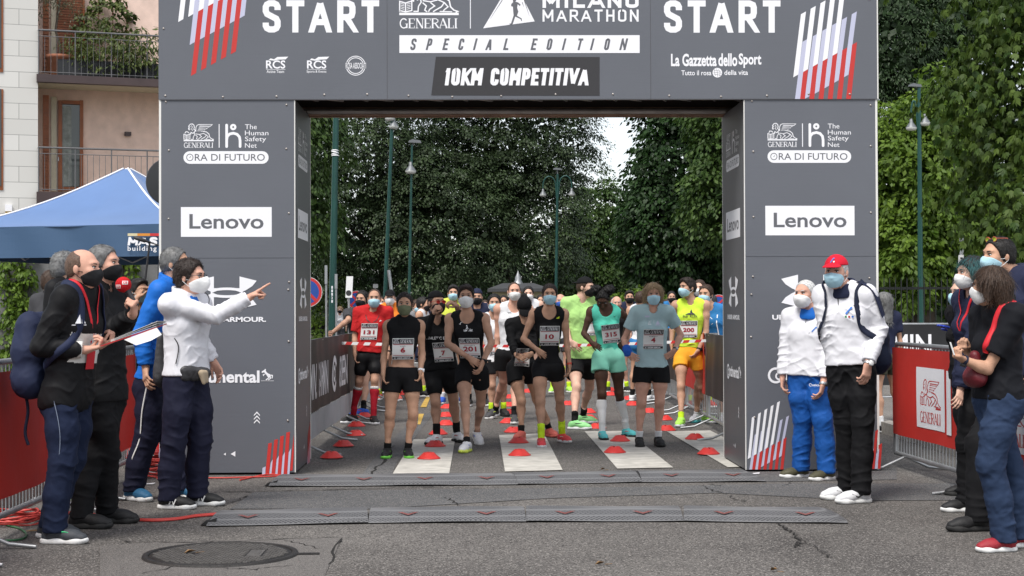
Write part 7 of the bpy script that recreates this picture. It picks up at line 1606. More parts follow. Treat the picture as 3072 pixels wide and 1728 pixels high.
# number 200
J, r = runner(R3, 'man in neon yellow singlet and orange shorts wearing number 200', 'olive', -12, 1.78, (832, 275), (820, 640), (((712, 430), (700, 560), (705, 620)), ((932, 480, .2), (882, 605, .8), (840, 670))), (((765, 845), (765, 1065)), ((903, 845), (935, 1042))), (808, 185), HDB, 'quiff', 'surg', toes=(-8, 42), sw=.36, hyaw=-58, bulk=.92, hn=lambda J: [J.s, -J.s*.7-J.f*.5])
o, P = top(r, J, K_neon, 'singlet', 0, .10, .010, 'crew', strap=.5); bib(r, J, P, '200', '', -.01, .335, .205, .20)
f = Flat(); f.text('Star RUN', -.085, 0, .085, .03, m=0, bold=.012); f.poly([(-.06, .036), (.07, .036), (.03, .058), (.012, .10), (-.006, .058)], 0); wprint(r, J, P, f, [M_blk], .195)
shorts(r, J, K_orange, t=.34, flare=.022, waist=.12); watch(r, J, 1, M_mblk)
for i in (0, 1): sock(r, J, i, S_neon, .085); shoe(r, J, i, F_neon, F_white, F_neon, accent=M_blk)
# lime tee
J, r = runner(R2, 'man in pale lime tee and backwards black cap looking right', 'fair', 18, 1.78, (985, 262), (990, 670), (((882, 440, 0), (915, 545, .8), (985, 590)), ((1085, 440), (1070, 560))), (((958, 855), (945, 1085)), ((1045, 850), (1000, 1045))), (1018, 185), HBR, None, 'black', toes=(50, 35), sw=.36, hyaw=62, hands=('hip', 'relax'), hn=lambda J: [-J.f, -J.s])
hair(r, J, HBR, 'crop'); cap(r, J, K_black, back=True); o, P = top(r, J, K_lime, 'tee_shirt', .75, .02, .013, 'crew', loose=.014, wr=.010); bib(r, J, P, '', '', .13, .33, .20, .20)
shorts(r, J, K_black, t=.52, flare=.02, waist=.06)
for i in (0, 1): sock(r, J, i, S_blk, .12); shoe(r, J, i, F_green, F_white, F_green, accent=M_blk)
# number 7
J, r = runner(R1, 'man in black tee and black cap lifting his sunglasses', 'olive', 6, 1.74, (912, 400), (945, 745), (((838, 500, 1), (893, 352), (915, 310)), ((1080, 400, 1), (1050, 310), (1000, 275))), (((908, 955), (915, 1178)), ((1025, 930), (1050, 1162))), (912, 288), HDB, None, 'black', toes=(-40, 20), sw=.36, hyaw=30, hpitch=4, hands=('grip', 'grip'), hn=lambda J: [J.s, -J.s])
hair(r, J, HDB, 'crop'); cap(r, J, K_black, back=True); o, P = top(r, J, K_black, 'tee_shirt', .5, .02, .012, 'crew', loose=.01); bib(r, J, P, '7', '', .03, .335, .20, .20, rot=3)
f = Flat(); f.text('ATHLETIC E', -.15, 0, .06, .03, bold=.015); wprint(r, J, P, f, ART, .205); f = Flat(); f.poly([(0, 0), (.02, .01), (.03, .05), (.012, .07), (-.012, .05)], 0); wprint(r, J, P, f, [M_red], .13, .095)
L = armprims(J, 0)[1:4]; pobj('arm_sleeve', solid(L, .008, .003), K_black, r)
g0 = glasses(r, J, M_sred, mat('red lens', (.35, .03, .02), .1, .6), .004, .012)
shorts(r, J, K_blackt, t=.72, flare=0, waist=.06, tight=True)
for i in (0, 1): sock(r, J, i, S_blk, .13); shoe(r, J, i, F_white, So_black, M_loop, accent=F_red)
# number 131
J, r = runner(R1, 'man in red tee and red compression socks wearing number 131', 'olive', 0, 1.70, (492, 322), (462, 645), (((368, 510), (366, 630), (372, 705)), ((606, 500), (592, 620), (585, 690))), (((396, 812), (355, 1045)), ((500, 805), (492, 1052))), (498, 258), HBR, 'recede', 'surg', toes=(-45, 12), sw=.37, h=.011, hh=.007, bulk=.95)
o, P = top(r, J, K_red, 'tee_shirt', .8, .055, .012, 'crew', loose=.004, wr=.008); bib(r, J, P, '131', '', -.02, .285, .20, .20)
f = Flat(); f.arc(0, .0, .085, 195, 345, .007, ry=.13); wprint(r, J, P, f, [M_blk], .045, 0); f = Flat(); f.poly([(0, 0), (.035, .012), (.012, .016), (.02, .032)], 0); wprint(r, J, P, f, ART, .165, .09)
shorts(r, J, K_blackt, t=.72, flare=0, waist=.09, tight=True); watch(r, J, 1, M_mblk)
for i in (0, 1):
    so_ = sock(r, J, i, S_red, .34, .007); shoe(r, J, i, F_black, F_white, S_blk, accent=F_coral); k_ = J.kn[i]; a_ = J.an[i]
    pobj('sock_band', solid([p for p in legprims(J, i) if p.t == 0][2:], .009, .009, planes=[(a_+(k_-a_)*.84, nrm(k_-a_)), (a_+(k_-a_)*.77, nrm(a_-k_))]), S_white, so_)
# number 358
J, r = runner(R2, 'man in white singlet and white mask wearing number 358', 'red', 4, 1.80, (538, 300), (512, 630), (((432, 470), (425, 630), (425, 705)), ((622, 460), (640, 560))), (((470, 805, -.10), (412, 1015)), ((548, 810), (542, 1048))), (541, 212), HBR, 'recede', 'white', toes=(-38, -6), sw=.38, h=.011, hh=.007)
o, P = top(r, J, K_white, 'singlet', 0, .045, .010, 'scoop', strap=.55); bib(r, J, P, '358', '', .055, .33, .20, .20)
f = Flat(); f.text('CARLO B', -.085, 0, .04, .02, m=0, bold=.03); f.rect(-.115, -.003, -.092, .022, 1); wprint(r, J, P, f, [M_blk, M_red], .205, .03); f = Flat(); f.stroke([(-.02, .01), (0, 0), (.03, .012)], .006); wprint(r, J, P, f, [M_blk], .10, -.06)
shorts(r, J, K_black, t=.50, flare=.02, waist=.06)
for i in (0, 1): sock(r, J, i, S_blk, .12); shoe(r, J, i, F_grey, M_sole, S_blk, accent=So_lime, pitch=-10 if i == 0 else 0)
# number 57, head bowed
J, r = runner(R2, 'woman in black cap with bowed head holding number 57', 'tan', 4, 1.68, (612, 400), (598, 720), (((520, 530, .3), (555, 635, .9), (590, 650)), ((690, 530, .3), (655, 630, .9), (620, 640))), (((588, 945), (588, 1148)), ((690, 930), (775, 1130))), (608, 318), HBK, 'pony', None, fem=1, toes=(-30, 20), sw=.31, hpitch=-50, hn=lambda J: [-J.f, -J.f], h=.011, hh=.007)
cap(r, J, K_black); o, P = top(r, J, K_black, 'long_sleeve_top', 1.9, .0, .010, 'crew', wr=.004); bib(r, J, P, '57', '', -.03, .40, .16, .19, rot=-3)
shorts(r, J, K_black, t=.40, flare=.02, waist=.06)
for i in (0, 1): sock(r, J, i, S_blk, .07); shoe(r, J, i, F_coral, F_coral, M_loop)
# white M shirt
J, r = runner(R2, 'man in white tee with red letter and pale blue mask', 'olive', 0, 1.70, (402, 372), (425, 690), (((345, 530), (352, 640)), ((470, 530), (472, 640))), (((392, 840), (388, 1005)), ((468, 840), (470, 1000))), (408, 290), HBK, 'short', 'surg', sw=.36, h=.012, hh=.008)
o, P = top(r, J, K_white, 'tee_shirt', 0, .02, .011, 'crew', strap=.5); f = Flat(); f.text('M', -.01, 0, .05, .05, bold=.03); wprint(r, J, P, f, [M_red], .26); bib(r, J, P, '', '', .0, .40, .2, .2); shorts(r, J, K_black, t=.5, flare=.015, waist=.06)
for i in (0, 1): sock(r, J, i, S_neon, .10); shoe(r, J, i, F_black, So_black, S_blk)
# number 159
J, r = runner(R3, 'man in blue singlet wearing number 159 next to the right pillar', 'tan', -10, 1.74, (955, 310), (985, 650), (((890, 470), (895, 590)), ((1062, 470), (1050, 600))), (((880, 845), (870, 1038)), ((1030, 830), (1045, 1045))), (930, 232), HBR, 'short', 'surg', sw=.38, hyaw=-30, h=.012, hh=.008, toes=(-20, -2))
o, P = top(r, J, K_blue, 'singlet', 0, .03, .011, 'crew', strap=.5); bib(r, J, P, '159', '', -.01, .42, .20, .19); f = Flat(); f.stroke([(.09, .1), (.07, 0), (.09, -.2)], .012); f.arc(-.02, .02, .05, 30, 330, .006); wprint(r, J, P, f, ART, .2); shorts(r, J, K_dgrey, t=.42, flare=.02, waist=.05)
for i in (0, 1): sock(r, J, i, S_white, .05); shoe(r, J, i, F_white, F_turq, F_turq, accent=F_turq)
# man leaning on the corridor barrier
J, r = runner(R1, 'man in dark patterned tee leaning on the black banner barrier', 'olive', -20, 1.74, (400, 335), (420, 660), (((325, 400, 1), (215, 488), (190, 492)), ((470, 500), (470, 600))), (((390, 850), (300, 950)), ((432, 830), (425, 1000))), (415, 265), HB, 'short', 'black', sw=.37, h=.012, hh=.008, toes=(-20, -70))
o, P = top(r, J, K_dgrey, 'tee_shirt', .8, .02, .012, 'crew', loose=.015); shorts(r, J, K_navy, t=.6, flare=.01, waist=.06)
for i in (0, 1): sock(r, J, i, S_blk, .10); shoe(r, J, i, F_blue, So_black, S_blk, accent=F_pink)
# ---- the crowd behind, smaller in the picture
def crowd(pt, Y, H, label, sk, hm, hs, mk, tm, bm, yaw=0, fem=0, pose=0, hyaw=None, sl=.6, kit='shorts', shm=None, capm=None, seed=1, num=None, bulk=1, back=False):
    J = stand(pt[0], pt[1], Y, H, yaw, fem, bulk, pose=pose, hyaw=hyaw, seed=seed); r = person(J, label, GR); hh = .009 if Y < 27 else .012
    body(r, J, sk, .016 if Y < 27 else .02, hh, ('relax', 'relax') if Y < 30 else (None, None)); face(r, J, hm)
    if mk: mask(r, J, mk, hh*.8)
    if hs: hair(r, J, hm, hs, hh, seed=seed)
    if capm: cap(r, J, capm, back, h=hh*.8)
    o, P = top(r, J, tm, 'shirt', sl, .02, .013, 'crew', h=.015, seed=seed, strap=.5)
    if num: bib(r, J, P, num, '', 0, .33, .2, .2)
    if kit == 'shorts': shorts(r, J, bm, t=.45, flare=.02, waist=.06, h=.015)
    elif kit == 'tights': shorts(r, J, bm, t=.75, flare=0, waist=.06, h=.014, tight=True)
    else: trousers(r, J, bm, h=.015)
    for i in (0, 1): shoe(r, J, i, shm or F_black, M_sole, h=.011); kit != 'long' and sock(r, J, i, (S_white, S_blk, S_neon)[seed % 3], .1, h=.012)
    return J, r
K_hv = cloth('high visibility orange', (.80, .22, .03)); K_grey = cloth('grey marl tee', (.22, .22, .23)); K_yel = cloth('yellow tee', (.55, .60, .08)); K_or = cloth('orange singlet', (.70, .16, .03)); K_den = cloth('blue denim', (.035, .055, .11), .85, .2, .3, 60); K_tq = cloth('turquoise tee', (.10, .36, .42))
crowd(R1(603, 255), 24, 1.76, 'man in black cap, white respirator and orange vest', 'fair', HB, 'crop', 'kn', K_hv, K_black, capm=K_black, seed=2, sl=0, shm=F_coral)
crowd(R1(640, 300), 26, 1.70, 'man in orange singlet half hidden by the woman with number 6', 'tan', HB, 'short', 'black', K_or, K_black, seed=3, hyaw=-25, shm=F_coral, sl=0)
crowd(R1(775, 312), 27, 1.68, 'man in grey tee seen past the woman with number 6', 'tan', HBR, 'short', 'surg', K_grey, K_black, seed=4, yaw=30, shm=F_black)
crowd(R1(812, 298), 25, 1.74, 'dark haired man in profile left of the black cap', 'tan', HB, 'short', 'black', K_white, K_navy, yaw=75, seed=5, sl=0)
crowd(R1(1026, 222), 23, 1.80, 'man with pale blue mask and yellow tee behind the raised hands', 'olive', HB, 'quiff', 'surg', K_yel, K_black, seed=6, pose=2, shm=F_blue)
crowd(R2(292, 250), 22.5, 1.76, 'man in black bandana mask behind number 201', 'olive', HB, 'crop', 'black', K_navy, K_black, seed=7, capm=K_navy, back=True)
crowd(R2(470, 275), 33, 1.72, 'dark haired man between the white singlets', 'tan', HB, 'short', 'black', K_black, K_black, seed=8)
crowd(R2(635, 228), 24.5, 1.78, 'man with glasses and white mask behind the black cap', 'fair', HB, 'short', 'white', K_white, K_black, seed=9, sl=0)
for o_ in (): pass
crowd(R2(718, 275), 30, 1.72, 'dark haired runner left of the head of number 10', 'tan', HB, 'short', 'black', K_red, K_black, seed=10)
crowd(R2(850, 275), 26, 1.72, 'white haired man with dark blue mask right of number 10', 'red', HWH, 'bald', 'blue', K_white, K_dgrey, seed=11, shm=F_neon)
crowd(R2(345, 305), 34, 1.66, 'small far runner with white mask behind number 201', 'fair', HBR, 'short', 'kn', K_black, K_black, seed=12)
crowd(R2(682, 300), 36, 1.64, 'small far runner with red top left of number 10', 'fair', HBR, 'bun', 'black', K_red, K_black, fem=1, seed=13)
crowd(R3(333, 290), 26, 1.68, 'bald older man behind the hair puffs', 'red', HWH, 'bald', None, K_black, K_black, seed=14, shm=F_black)
crowd(R3(418, 250), 27, 1.76, 'dark haired man with black mask left of the blond woman', 'olive', HB, 'quiff', 'black', K_navy, K_black, seed=15, shm=F_white)
crowd(R3(492, 262), 23.5, 1.72, 'man in blue and white singlet turned away beside the blond woman', 'tan', HBR, 'short', None, K_white, K_blue, yaw=150, seed=16, sl=0, shm=F_white)
crowd(R3(885, 190), 22, 1.80, 'man with white mask behind the runner in yellow', 'fair', HBR, 'short', 'white', K_dgrey, K_black, seed=17, hyaw=-20, shm=F_red)
crowd(R3(665, 300), 34, 1.62, 'far runner right of the blond woman', 'fair', HBR, 'short', 'surg', K_tq, K_black, seed=18)
crowd(R1(545, 285), 31, 1.68, 'far runner between the red tee and the orange vest', 'tan', HB, 'short', 'surg', K_tq, K_black, seed=19)
crowd(R1(690, 330), 34, 1.60, 'far runner with grey hair behind the ponytail', 'fair', HG, 'short', 'white', K_yel, K_black, seed=20)
crowd(R2(165, 300), 33, 1.66, 'far runner between the cap and number 201', 'tan', HB, 'short', 'surg', K_blue, K_black, seed=21)
crowd(R2(560, 330), 38, 1.62, 'far runner behind number 358', 'tan', HB, 'short', 'black', K_grey, K_black, seed=22)
crowd(R2(925, 290), 33, 1.66, 'far runner between number 10 and the lime tee', 'tan', HBR, 'short', 'surg', K_orange, K_black, seed=23)
crowd(R3(700, 250), 31, 1.74, 'far runner left of the neon yellow singlet', 'olive', HB, 'short', 'black', K_blue, K_black, seed=24)
crowd((1265, 905), 40, 1.66, 'far spectator in dark jacket behind the leaning pole', 'fair', HB, 'short', 'surg', K_navy, K_den, kit='long', seed=26)
crowd((1572, 908), 41, 1.64, 'far spectator before the kiosk wall', 'fair', HBR, 'short', 'white', K_grey, K_den, kit='long', seed=27)
crowd((1840, 905), 39, 1.68, 'far spectator by the bright green shrub', 'fair', HB, 'short', 'surg', K_white, K_den, kit='long', seed=28)
# spectators on the far left pavement
crowd(R1(165, 300), 66, 1.64, 'far girl with a backpack seen from behind beside the green post', 'tan', HBR, 'long', None, K_dgrey, K_black, yaw=170, fem=1, kit='long', seed=30)
crowd(R1(268, 335), 50, 1.62, 'far blond woman in a white top behind the barrier', 'fair', HBL, 'long', 'black', K_white, K_dgrey, fem=1, kit='long', seed=31)
crowd(R1(262, 292), 62, 1.70, 'far man with dark hair behind the blond woman', 'fair', HB, 'short', 'black', K_dgrey, K_den, kit='long', seed=32)
# ================================================================ officials and spectators beside the gate
S_ = lambda x, y: (x, y)
GO = 'officials and press beside the gate'
K_jblack = cloth('black softshell', (.012, .012, .014), .65, .1, .2, 14); K_jwhite = cloth('white track jacket', (.68, .675, .71), .6, .15, .2, 10); K_jblue = cloth('bright blue jacket', (.012, .13, .50), .55, .1, .25, 10); K_tnavy = cloth('navy track trousers', (.012, .013, .030), .75, .1, .2, 12); K_tblack = cloth('black trousers', (.012, .012, .014), .8, .1, .25, 16); K_jean = cloth('dark indigo jeans', (.010, .016, .040), .85, .1, .18, 40); K_jean2 = cloth('mid blue jeans', (.022, .038, .080), .85, .1, .18, 40); K_tblue = cloth('royal blue track trousers', (.012, .085, .33), .6, .1, .2, 10); K_polo = cloth('dark navy polo', (.012, .013, .018), .8, .1, .2, 18)
F_olive = shoem('olive suede', (.07, .065, .035)); F_teal = shoem('teal blue', (.02, .10, .20)); F_char = shoem('charcoal mesh', (.045, .05, .058)); F_wine = shoem('wine red', (.28, .02, .03))
M_str = mat('navy webbing', (.015, .02, .045), .7); M_lan = mat('red lanyard', (.55, .02, .03), .6); M_gfr = mat('dark glasses frame', (.02, .02, .025), .3, .5)
def guy(reg, label, sk, yaw, H, neck, pelvis, arms, legs, head, hm, hs, mk, fem=0, hands=('relax', 'relax'), hn=None, h=.008, hh=.0048, hseed=1, group=GO, **k):
    J = skeleton(reg, yaw, H, neck, pelvis, arms, legs, head, fem=fem, **k); J.hn = hn(J) if hn else [J.s, -J.s]; r = person(J, label, group)
    body(r, J, sk, h, hh, hands); face(r, J, hm if hs else HB)
    if mk: mask(r, J, mk, .004)
    if hs: hair(r, J, hm, hs, .005, seed=hseed)
    return J, r
def lanyard(r, J, P, infl, depth=.36, badge=True):
    cen = J.nk-J.up*.25; low = J.nk-J.up*depth+J.f*.12; o = None
    for q in (-1, 1):
        mb = MB(); surf_strap(mb, P, [J.nk-J.f*.03+J.s*q*.07+J.up*.03, J.nk+J.s*q*.075+J.f*.03+J.up*.005, J.nk-J.up*.12+J.s*q*.045+J.f*.10, low], .018, infl+.004, cen, th=.003); b = mb.build('lanyard', M_lan, r); o = o or b
    if badge:
        p = low+J.f*.05-J.up*.05; f = Flat(); f.rect(-.045, -.06, .045, .05, 0); f.rect(-.04, -.03, .04, .02, 1);
        wrap(f, [M_lan, M_bib], r, P, J.nk-J.up*(depth+.06), J.f, J.s, J.up, 'badge', infl+.004, sheet_=True)
# ---- bald man with the clipboard
J, r = guy(S_, 'bald man in black jacket with backpack holding a red clipboard', 'red', 72, 1.78, (243, 872), (203, 1182), (((122, 1040, 0), (258, 1050, .8), (318, 1036)), ((228, 1040, 0), (300, 1036, 0), (345, 1020))), (((188, 1382), (163, 1588)), ((215, 1375), (148, 1572))), (250, 806), hairm('stubble brown', (.10, .06, .042)), 'bald', None, hyaw=78, hands=('grip', 'grip'), hn=lambda J: [V(0, 0, 1), V(0, 0, 1)], toes=(10, 6), bulk=.98, sw=.35)
mask(r, J, 'black', .004)
o, P = top(r, J, K_jblack, 'jacket', 1.92, -.10, .018, 'collar', loose=.013, wr=.006, wfreq=4.5, seed=4)
for q in (0,): paint(o, lambda c: ((c-J.nk)@J.up < -.25) & ((c-J.nk)@J.up > -.43) & ((c-J.pel)@J.f > .07) & (np.abs((c-J.nk)@J.s+.0) < .17), cloth('white jacket panel', (.60, .59, .56)))
f = Flat(); f.poly([(-.03, 0), (.0, .055), (.005, 0)], 0); f.poly([(.01, 0), (.012, .05), (.04, .0)], 0); f.rect(-.045, -.012, .045, -.006, 0); wrap(f, ART, r, P, J.nk-J.up*.20-J.s*.085, nrm(J.f-J.s*.5), nrm(J.s+J.f*.5), J.up, 'chest_print', .03)
lanyard(r, J, P, .028)
t = trousers(r, J, K_jean, 'jeans', .05, .020, .008, .010, 4, .0); pobj('hood', solid([E(J.nk-J.f*.085-J.up*.0, (.115, .07, .06), np.stack([J.s, J.f, J.up]))], .008, 0, noise=(.006, 7, 2, (1, 1, 1))), K_jblack, r)
mb = MB()
for i in (0,):
    out = -J.s*.105; pts = [J.hip[i]+out*.95+J.f*.03, (J.hip[i]+J.kn[i])/2+out*.86+J.f*.05, J.kn[i]+out*.74+J.f*.02, (J.kn[i]+J.an[i])/2+out*.70-J.f*.02, J.an[i]+out*.72-J.f*.03]; surf_strap(mb, legprims(J, i), pts, .004, .028, J.hip[i], th=.002)
mb.build('seam_stitching', mat('pale stitching', (.20, .24, .32), .8), t)
for i in (0, 1): shoe(r, J, i, F_char, M_sole, M_blk, .006, accent=mat('bright green trim', (.05, .55, .22), .5))
bp = backpack(J, P, cloth('navy backpack cloth', (.018, .024, .055), .7, .1, .3, 12), 'navy backpack on the back of the bald man in black', infl=.028, size=(.16, .115, .25), dz=.37, db=.255, sag=.16)
mb = MB(); c = J.nk-J.f*.30-J.up*.62; mb.tube(spline([c, c-V(0, 0, .12)+J.f*.02, c-V(0, 0, .25), c-V(-.02, 0, .33)]), .010, 6); mb.build('loose_strap', M_str, bp)
# clipboard with sheets
Yc = J.wr[0][1]-.05; o = empty('clipboard', at(385, 1010, Yc), 'red clipboard with white sheets in the hands of the bald man', 'clipboard')
a, b = at(302, 1037, Yc), at(470, 981, Yc-.03); dp = V(.02, .20, .02); up_ = V(0, 0, .004)
mb = MB(); mb.prism([a, b, b+dp, a+dp], V(0, 0, -.006)); mb.build('board', mat('red clipboard plastic', (.42, .02, .025), .35, .5), o)
mb = MB(); e = (b-a)
for k in range(3): mb.prism([a+e*.18+up_*(k+1), a+e*(.99+.01*k)+up_*(k+1)+V(0, 0, .01*k), a+e*(.99+.01*k)+dp*.95+up_*(k+1), a+e*.18+dp*.95+up_*(k+1)], V(0, 0, .002))
mb.build('sheets', M_bib, o)
mb = MB(); q = [at(470, 983, Yc-.05), at(485, 1004, Yc-.06), at(452, 1022, Yc-.06), at(408, 1036, Yc-.05), at(372, 1019, Yc-.04)]; mb.prism(q, V(.01, .15, .0)*.02+V(0, .002, 0)); mb.build('hanging_sheet', M_bib, o)
mb = MB(); mb.box(a+e*.84+dp*.3+V(0, 0, .012), a+e*.88+dp*.7+V(.01, .01, .024)); mb.build('clip', M_galv, o)
# ---- man with the red microphone
J, r = guy(S_, 'grey haired man in black holding a red foam microphone', 'red', 66, 1.84, (303, 862), (308, 1185), (((336, 992, .2), (400, 942, .7), (404, 905)), ((356, 1000, -.2), (352, 946, .4), (336, 915))), (((322, 1358), (322, 1530)), ((275, 1370), (242, 1545))), (312, 792), HG, 'short', None, hyaw=76, hands=('fist', 'relax'), hn=lambda J: [nrm(-J.f), J.s], toes=(16, 14), sw=.38)
mask(r, J, 'black', .004); o, P = top(r, J, K_jblack, 'sweatshirt', 1.9, -.04, .018, 'crew', loose=.010, wr=.006, wfreq=4.5, seed=6)
trousers(r, J, K_tblack, 'trousers', .05, .014, .008, .009, 6, .0)
for i in (0, 1): shoe(r, J, i, F_black, So_black, M_blk, .006)
o = empty('microphone', at(395, 900, J.wr[0][1]-.02), 'red foam microphone held by the grey haired man in black', 'microphone'); Ym2 = J.wr[0][1]-.03; c = at(370, 854, Ym2); h0 = at(402, 905, Ym2)
mb = MB(); mb.tube([c, h0+(h0-c)*.25], [.020, .016], 12); mb.build('handle', M_blk, o)
P_, Q_ = ell_mesh(c, (.050, .050, .050), np.eye(3), 12); fo = pobj('foam_ball', (P_, Q_), mat('red foam', (.50, .015, .02), .9, .2, bump=.5, bscale=180), o)
for dx, dz, rt in ((-.022, -.012, -.1), (.020, .012, .15)):
    f = Flat(); gridrect(f, -.016, -.011, .016, .011, 0, 4, 3); f.text('RDS', -.013, -.008, .013, .008, m=1, bold=.05)
    def ball(x, y, s, dx=dx, dz=dz): q = V(dx+x, 0, dz+y); q[1] = -math.sqrt(max(1e-6, .0508**2-q[0]**2-q[2]**2)); return c+q*(1.0+.02+s*40)
    mb = MB(); f.onto(ball, mb); mb.build('flag', [M_bib, M_lan], fo)
# ---- man in the bright blue jacket
J, r = guy(S_, 'grey haired man in bright blue jacket behind the pointing man', 'tan', 78, 1.84, (512, 855), (468, 1140), (((424, 1005, .1), (437, 1105, .1), (437, 1140)), ((520, 1000), (525, 1100))), (((440, 1312), (398, 1466)), ((512, 1306), (540, 1462))), (527, 792), HG, 'short', None, hyaw=82, hands=('relax', 'relax'), hn=lambda J: [J.f*.5+J.s*.6, -J.s], toes=(-30, -6), sw=.37)
mask(r, J, 'white', .004); o, P = top(r, J, K_jblue, 'jacket', 1.9, .0, .018, 'collar', loose=.013, wr=.006, wfreq=4.5, seed=8); t = trousers(r, J, K_tnavy, 'track_trousers', .04, .030, .008, .010, 8, .0)
mb = MB(); out = -J.s*.1; surf_strap(mb, legprims(J, 0), [J.hip[0]+out+J.f*.02, (J.hip[0]+J.kn[0])/2+out*.9, J.kn[0]+out*.8-J.f*.01, (J.kn[0]+J.an[0])/2+out*.75-J.f*.03, J.an[0]+out*.8-J.f*.04+V(0, 0, -.03)], .010, .036, J.hip[0], th=.002); mb.build('white_piping', M_bib, t)
for i in (0, 1): shoe(r, J, i, F_teal, M_sole, F_teal, .006)
# ---- pointing man
J, r = guy(S_, 'man in white jacket and respirator pointing to the right', 'red', 60, 1.76, (556, 893), (560, 1132), (((645, 948, .3), (750, 892, .5), (790, 862)), ((598, 1015, -.3), (640, 1085, 0))), (((522, 1328), (507, 1490)), ((600, 1318), (592, 1480))), (573, 832), HDB, 'curly', 'kn', hyaw=70, hands=('point', 'relax'), hn=lambda J: [V(0, 0, -1), -J.s], toes=(14, 18), sw=.34, bulk=1.0)
glasses(r, J, M_gfr, None); o, P = top(r, J, K_jwhite, 'jacket', 1.95, .015, .018, 'collar', loose=.013, wr=.006, wfreq=4.5, seed=9)
collar(r, J, K_jblue); cuffs = K_jwhite
P2 = P; mb = MB(); surf_strap(mb, P2, [J.nk-J.up*.26+J.s*-.16+J.f*.02, J.nk-J.up*.34-J.s*.16+J.f*.07, J.nk-J.up*.46-J.s*.16+J.f*.05], .007, .026, J.nk-J.up*.3, th=.003); mb.build('dark_piping', M_blk, o)
t = trousers(r, J, K_tnavy, 'track_trousers', .05, .034, .008, .010, 9, -.01)
for i in (0, 1):
    s_ = shoe(r, J, i, F_black, M_sole, M_loop, .006); a, th = J.an[i], J.toe[i]; ff = V(math.sin(th), -math.cos(th), 0); sd_ = V(-math.cos(th), -math.sin(th), 0); mb = MB(); Fl = Flat(); Fl.stroke([(-.03, -.018), (-.012, .02), (.004, -.018), (.022, .02)], .010)
    Fl.onto(lambda x, y, s: a+ff*(.055+x)+sd_*(.0485+s)+V(0, 0, -.03+y), mb); mb.build('side_letter', [M_bib], s_)
pc = C(J.pel+J.up*.055-J.s*.12+J.f*.08, J.pel+J.up*.035+J.s*.02+J.f*.15, .040, .036, .02); o = empty('waist_pouch', pc.a, 'black pouch with gloves on the belt of the pointing man', 'pouch'); pobj('pouch', solid([pc, C(pc.a-J.up*.05, pc.b-J.up*.03, .028, .024, .03)], .007, 0, noise=(.008, 9, 3, (1, 1, 1))), M_blk, o); pobj('glove', solid([C(pc.b-J.s*.06+J.f*.02, pc.b-J.s*.05-J.up*.07+J.f*.03, .024, .014, .02), C(pc.b-J.s*.03+J.f*.03, pc.b-J.s*.02-J.up*.06+J.f*.035, .02, .012, .02)], .006, 0), cloth('beige glove', (.35, .28, .20)), o)
sb = C(J.nk-J.up*.30-J.f*.17-J.s*.05, J.nk-J.up*.56-J.f*.17-J.s*.06, .055, .085, .03, J.f, .6); o = empty('shoulder_bag', sb.b, 'black shoulder bag hanging behind the pointing man', 'bag'); pobj('bag', solid([sb], .007, 0, noise=(.006, 6, 4, (1, 1, 1))), M_blk, o)
mb = MB(); surf_strap(mb, P2, [J.nk-J.up*.3-J.f*.14-J.s*.05, J.nk-J.up*.10-J.f*.10+J.s*.02, J.nk-J.up*.02+J.s*.09, J.nk-J.up*.12+J.s*.10+J.f*.08], .03, .026, J.nk-J.up*.25); mb.build('strap', M_blk, o)
# ---- people behind them
crowd(S_(188, 806), 12.2, 1.84, 'grey haired person mostly hidden behind the bald man', 'tan', HG, 'curly', None, K_jblack, K_tblack, yaw=80, kit='long', seed=40, hyaw=120)
crowd(S_(150, 850), 14.2, 1.74, 'brown haired person behind the backpack under the gazebo', 'tan', HBR, 'short', None, K_dgrey, K_tblack, yaw=150, kit='long', seed=41)
J, r = crowd(S_(412, 874), 15, 1.70, 'dark haired man with glasses and pale blue mask under the gazebo', 'tan', HB, 'quiff', 'surg', cloth('brown jacket', (.04, .03, .025)), K_tblack, yaw=35, kit='long', seed=42, pose=3, hyaw=50, sl=1.9); glasses(r, J, M_gfr)
# ---- white haired official
J, r = guy(R4, 'short white haired man in white jacket and bright blue trousers', 'red', -30, 1.64, (560, 425), (548, 752), (((432, 640, 0), (418, 765, .3), (418, 850)), ((652, 610, 0, -.10), (622, 795, 0, -.20), (602, 880))), (((520, 965), (508, 1216)), ((618, 975), (642, 1228))), (532, 342), HWH, 'crop', 'white', hyaw=-42, toes=(-44, -30), sw=.35, bulk=1.0, hn=lambda J: [J.s, -J.s])
o, P = top(r, J, K_jwhite, 'jacket', 1.9, .0, .018, 'crew', loose=.013, wr=.006, wfreq=4.5, seed=11); collar(r, J, K_jblue); paint(o, lambda c: ((c-J.nk)@J.up > -.13) & ((c-J.nk)@J.s > .14) & ((c-J.nk)@J.s < .20) & ((c-J.nk)@J.f > -.05), K_navy)
mb = MB(); surf_strap(mb, P, [J.nk-J.up*.05+J.f*.07-J.s*.01, J.nk-J.up*.2+J.f*.13-J.s*.01, J.nk-J.up*.36+J.f*.15, J.nk-J.up*.5+J.f*.14], .006, .026, J.nk-J.up*.3, th=.003); mb.build('zip', M_galv, o)
f = Flat(); f.stroke([(-.02, 0), (.01, .035), (.018, .035)], .010, 0); f.rect(-.045, -.012, .045, -.008, 1); f.rect(-.045, -.02, .045, -.016, 1); wprint(r, J, P, f, [mat('blue emblem', (.04, .16, .5), .6), M_blk], .17, .075, .03)
trousers(r, J, K_tblue, 'track_trousers', .06, .030, .008, .012, 11, -.01, wfreq=7); watch(r, J, 1, M_galv, M_blk, 1.0); f = Flat(); f.text('asics', -.03, 0, .03, .018, bold=.02); f.arc(-.045, .009, .010, 0, 330, .004)
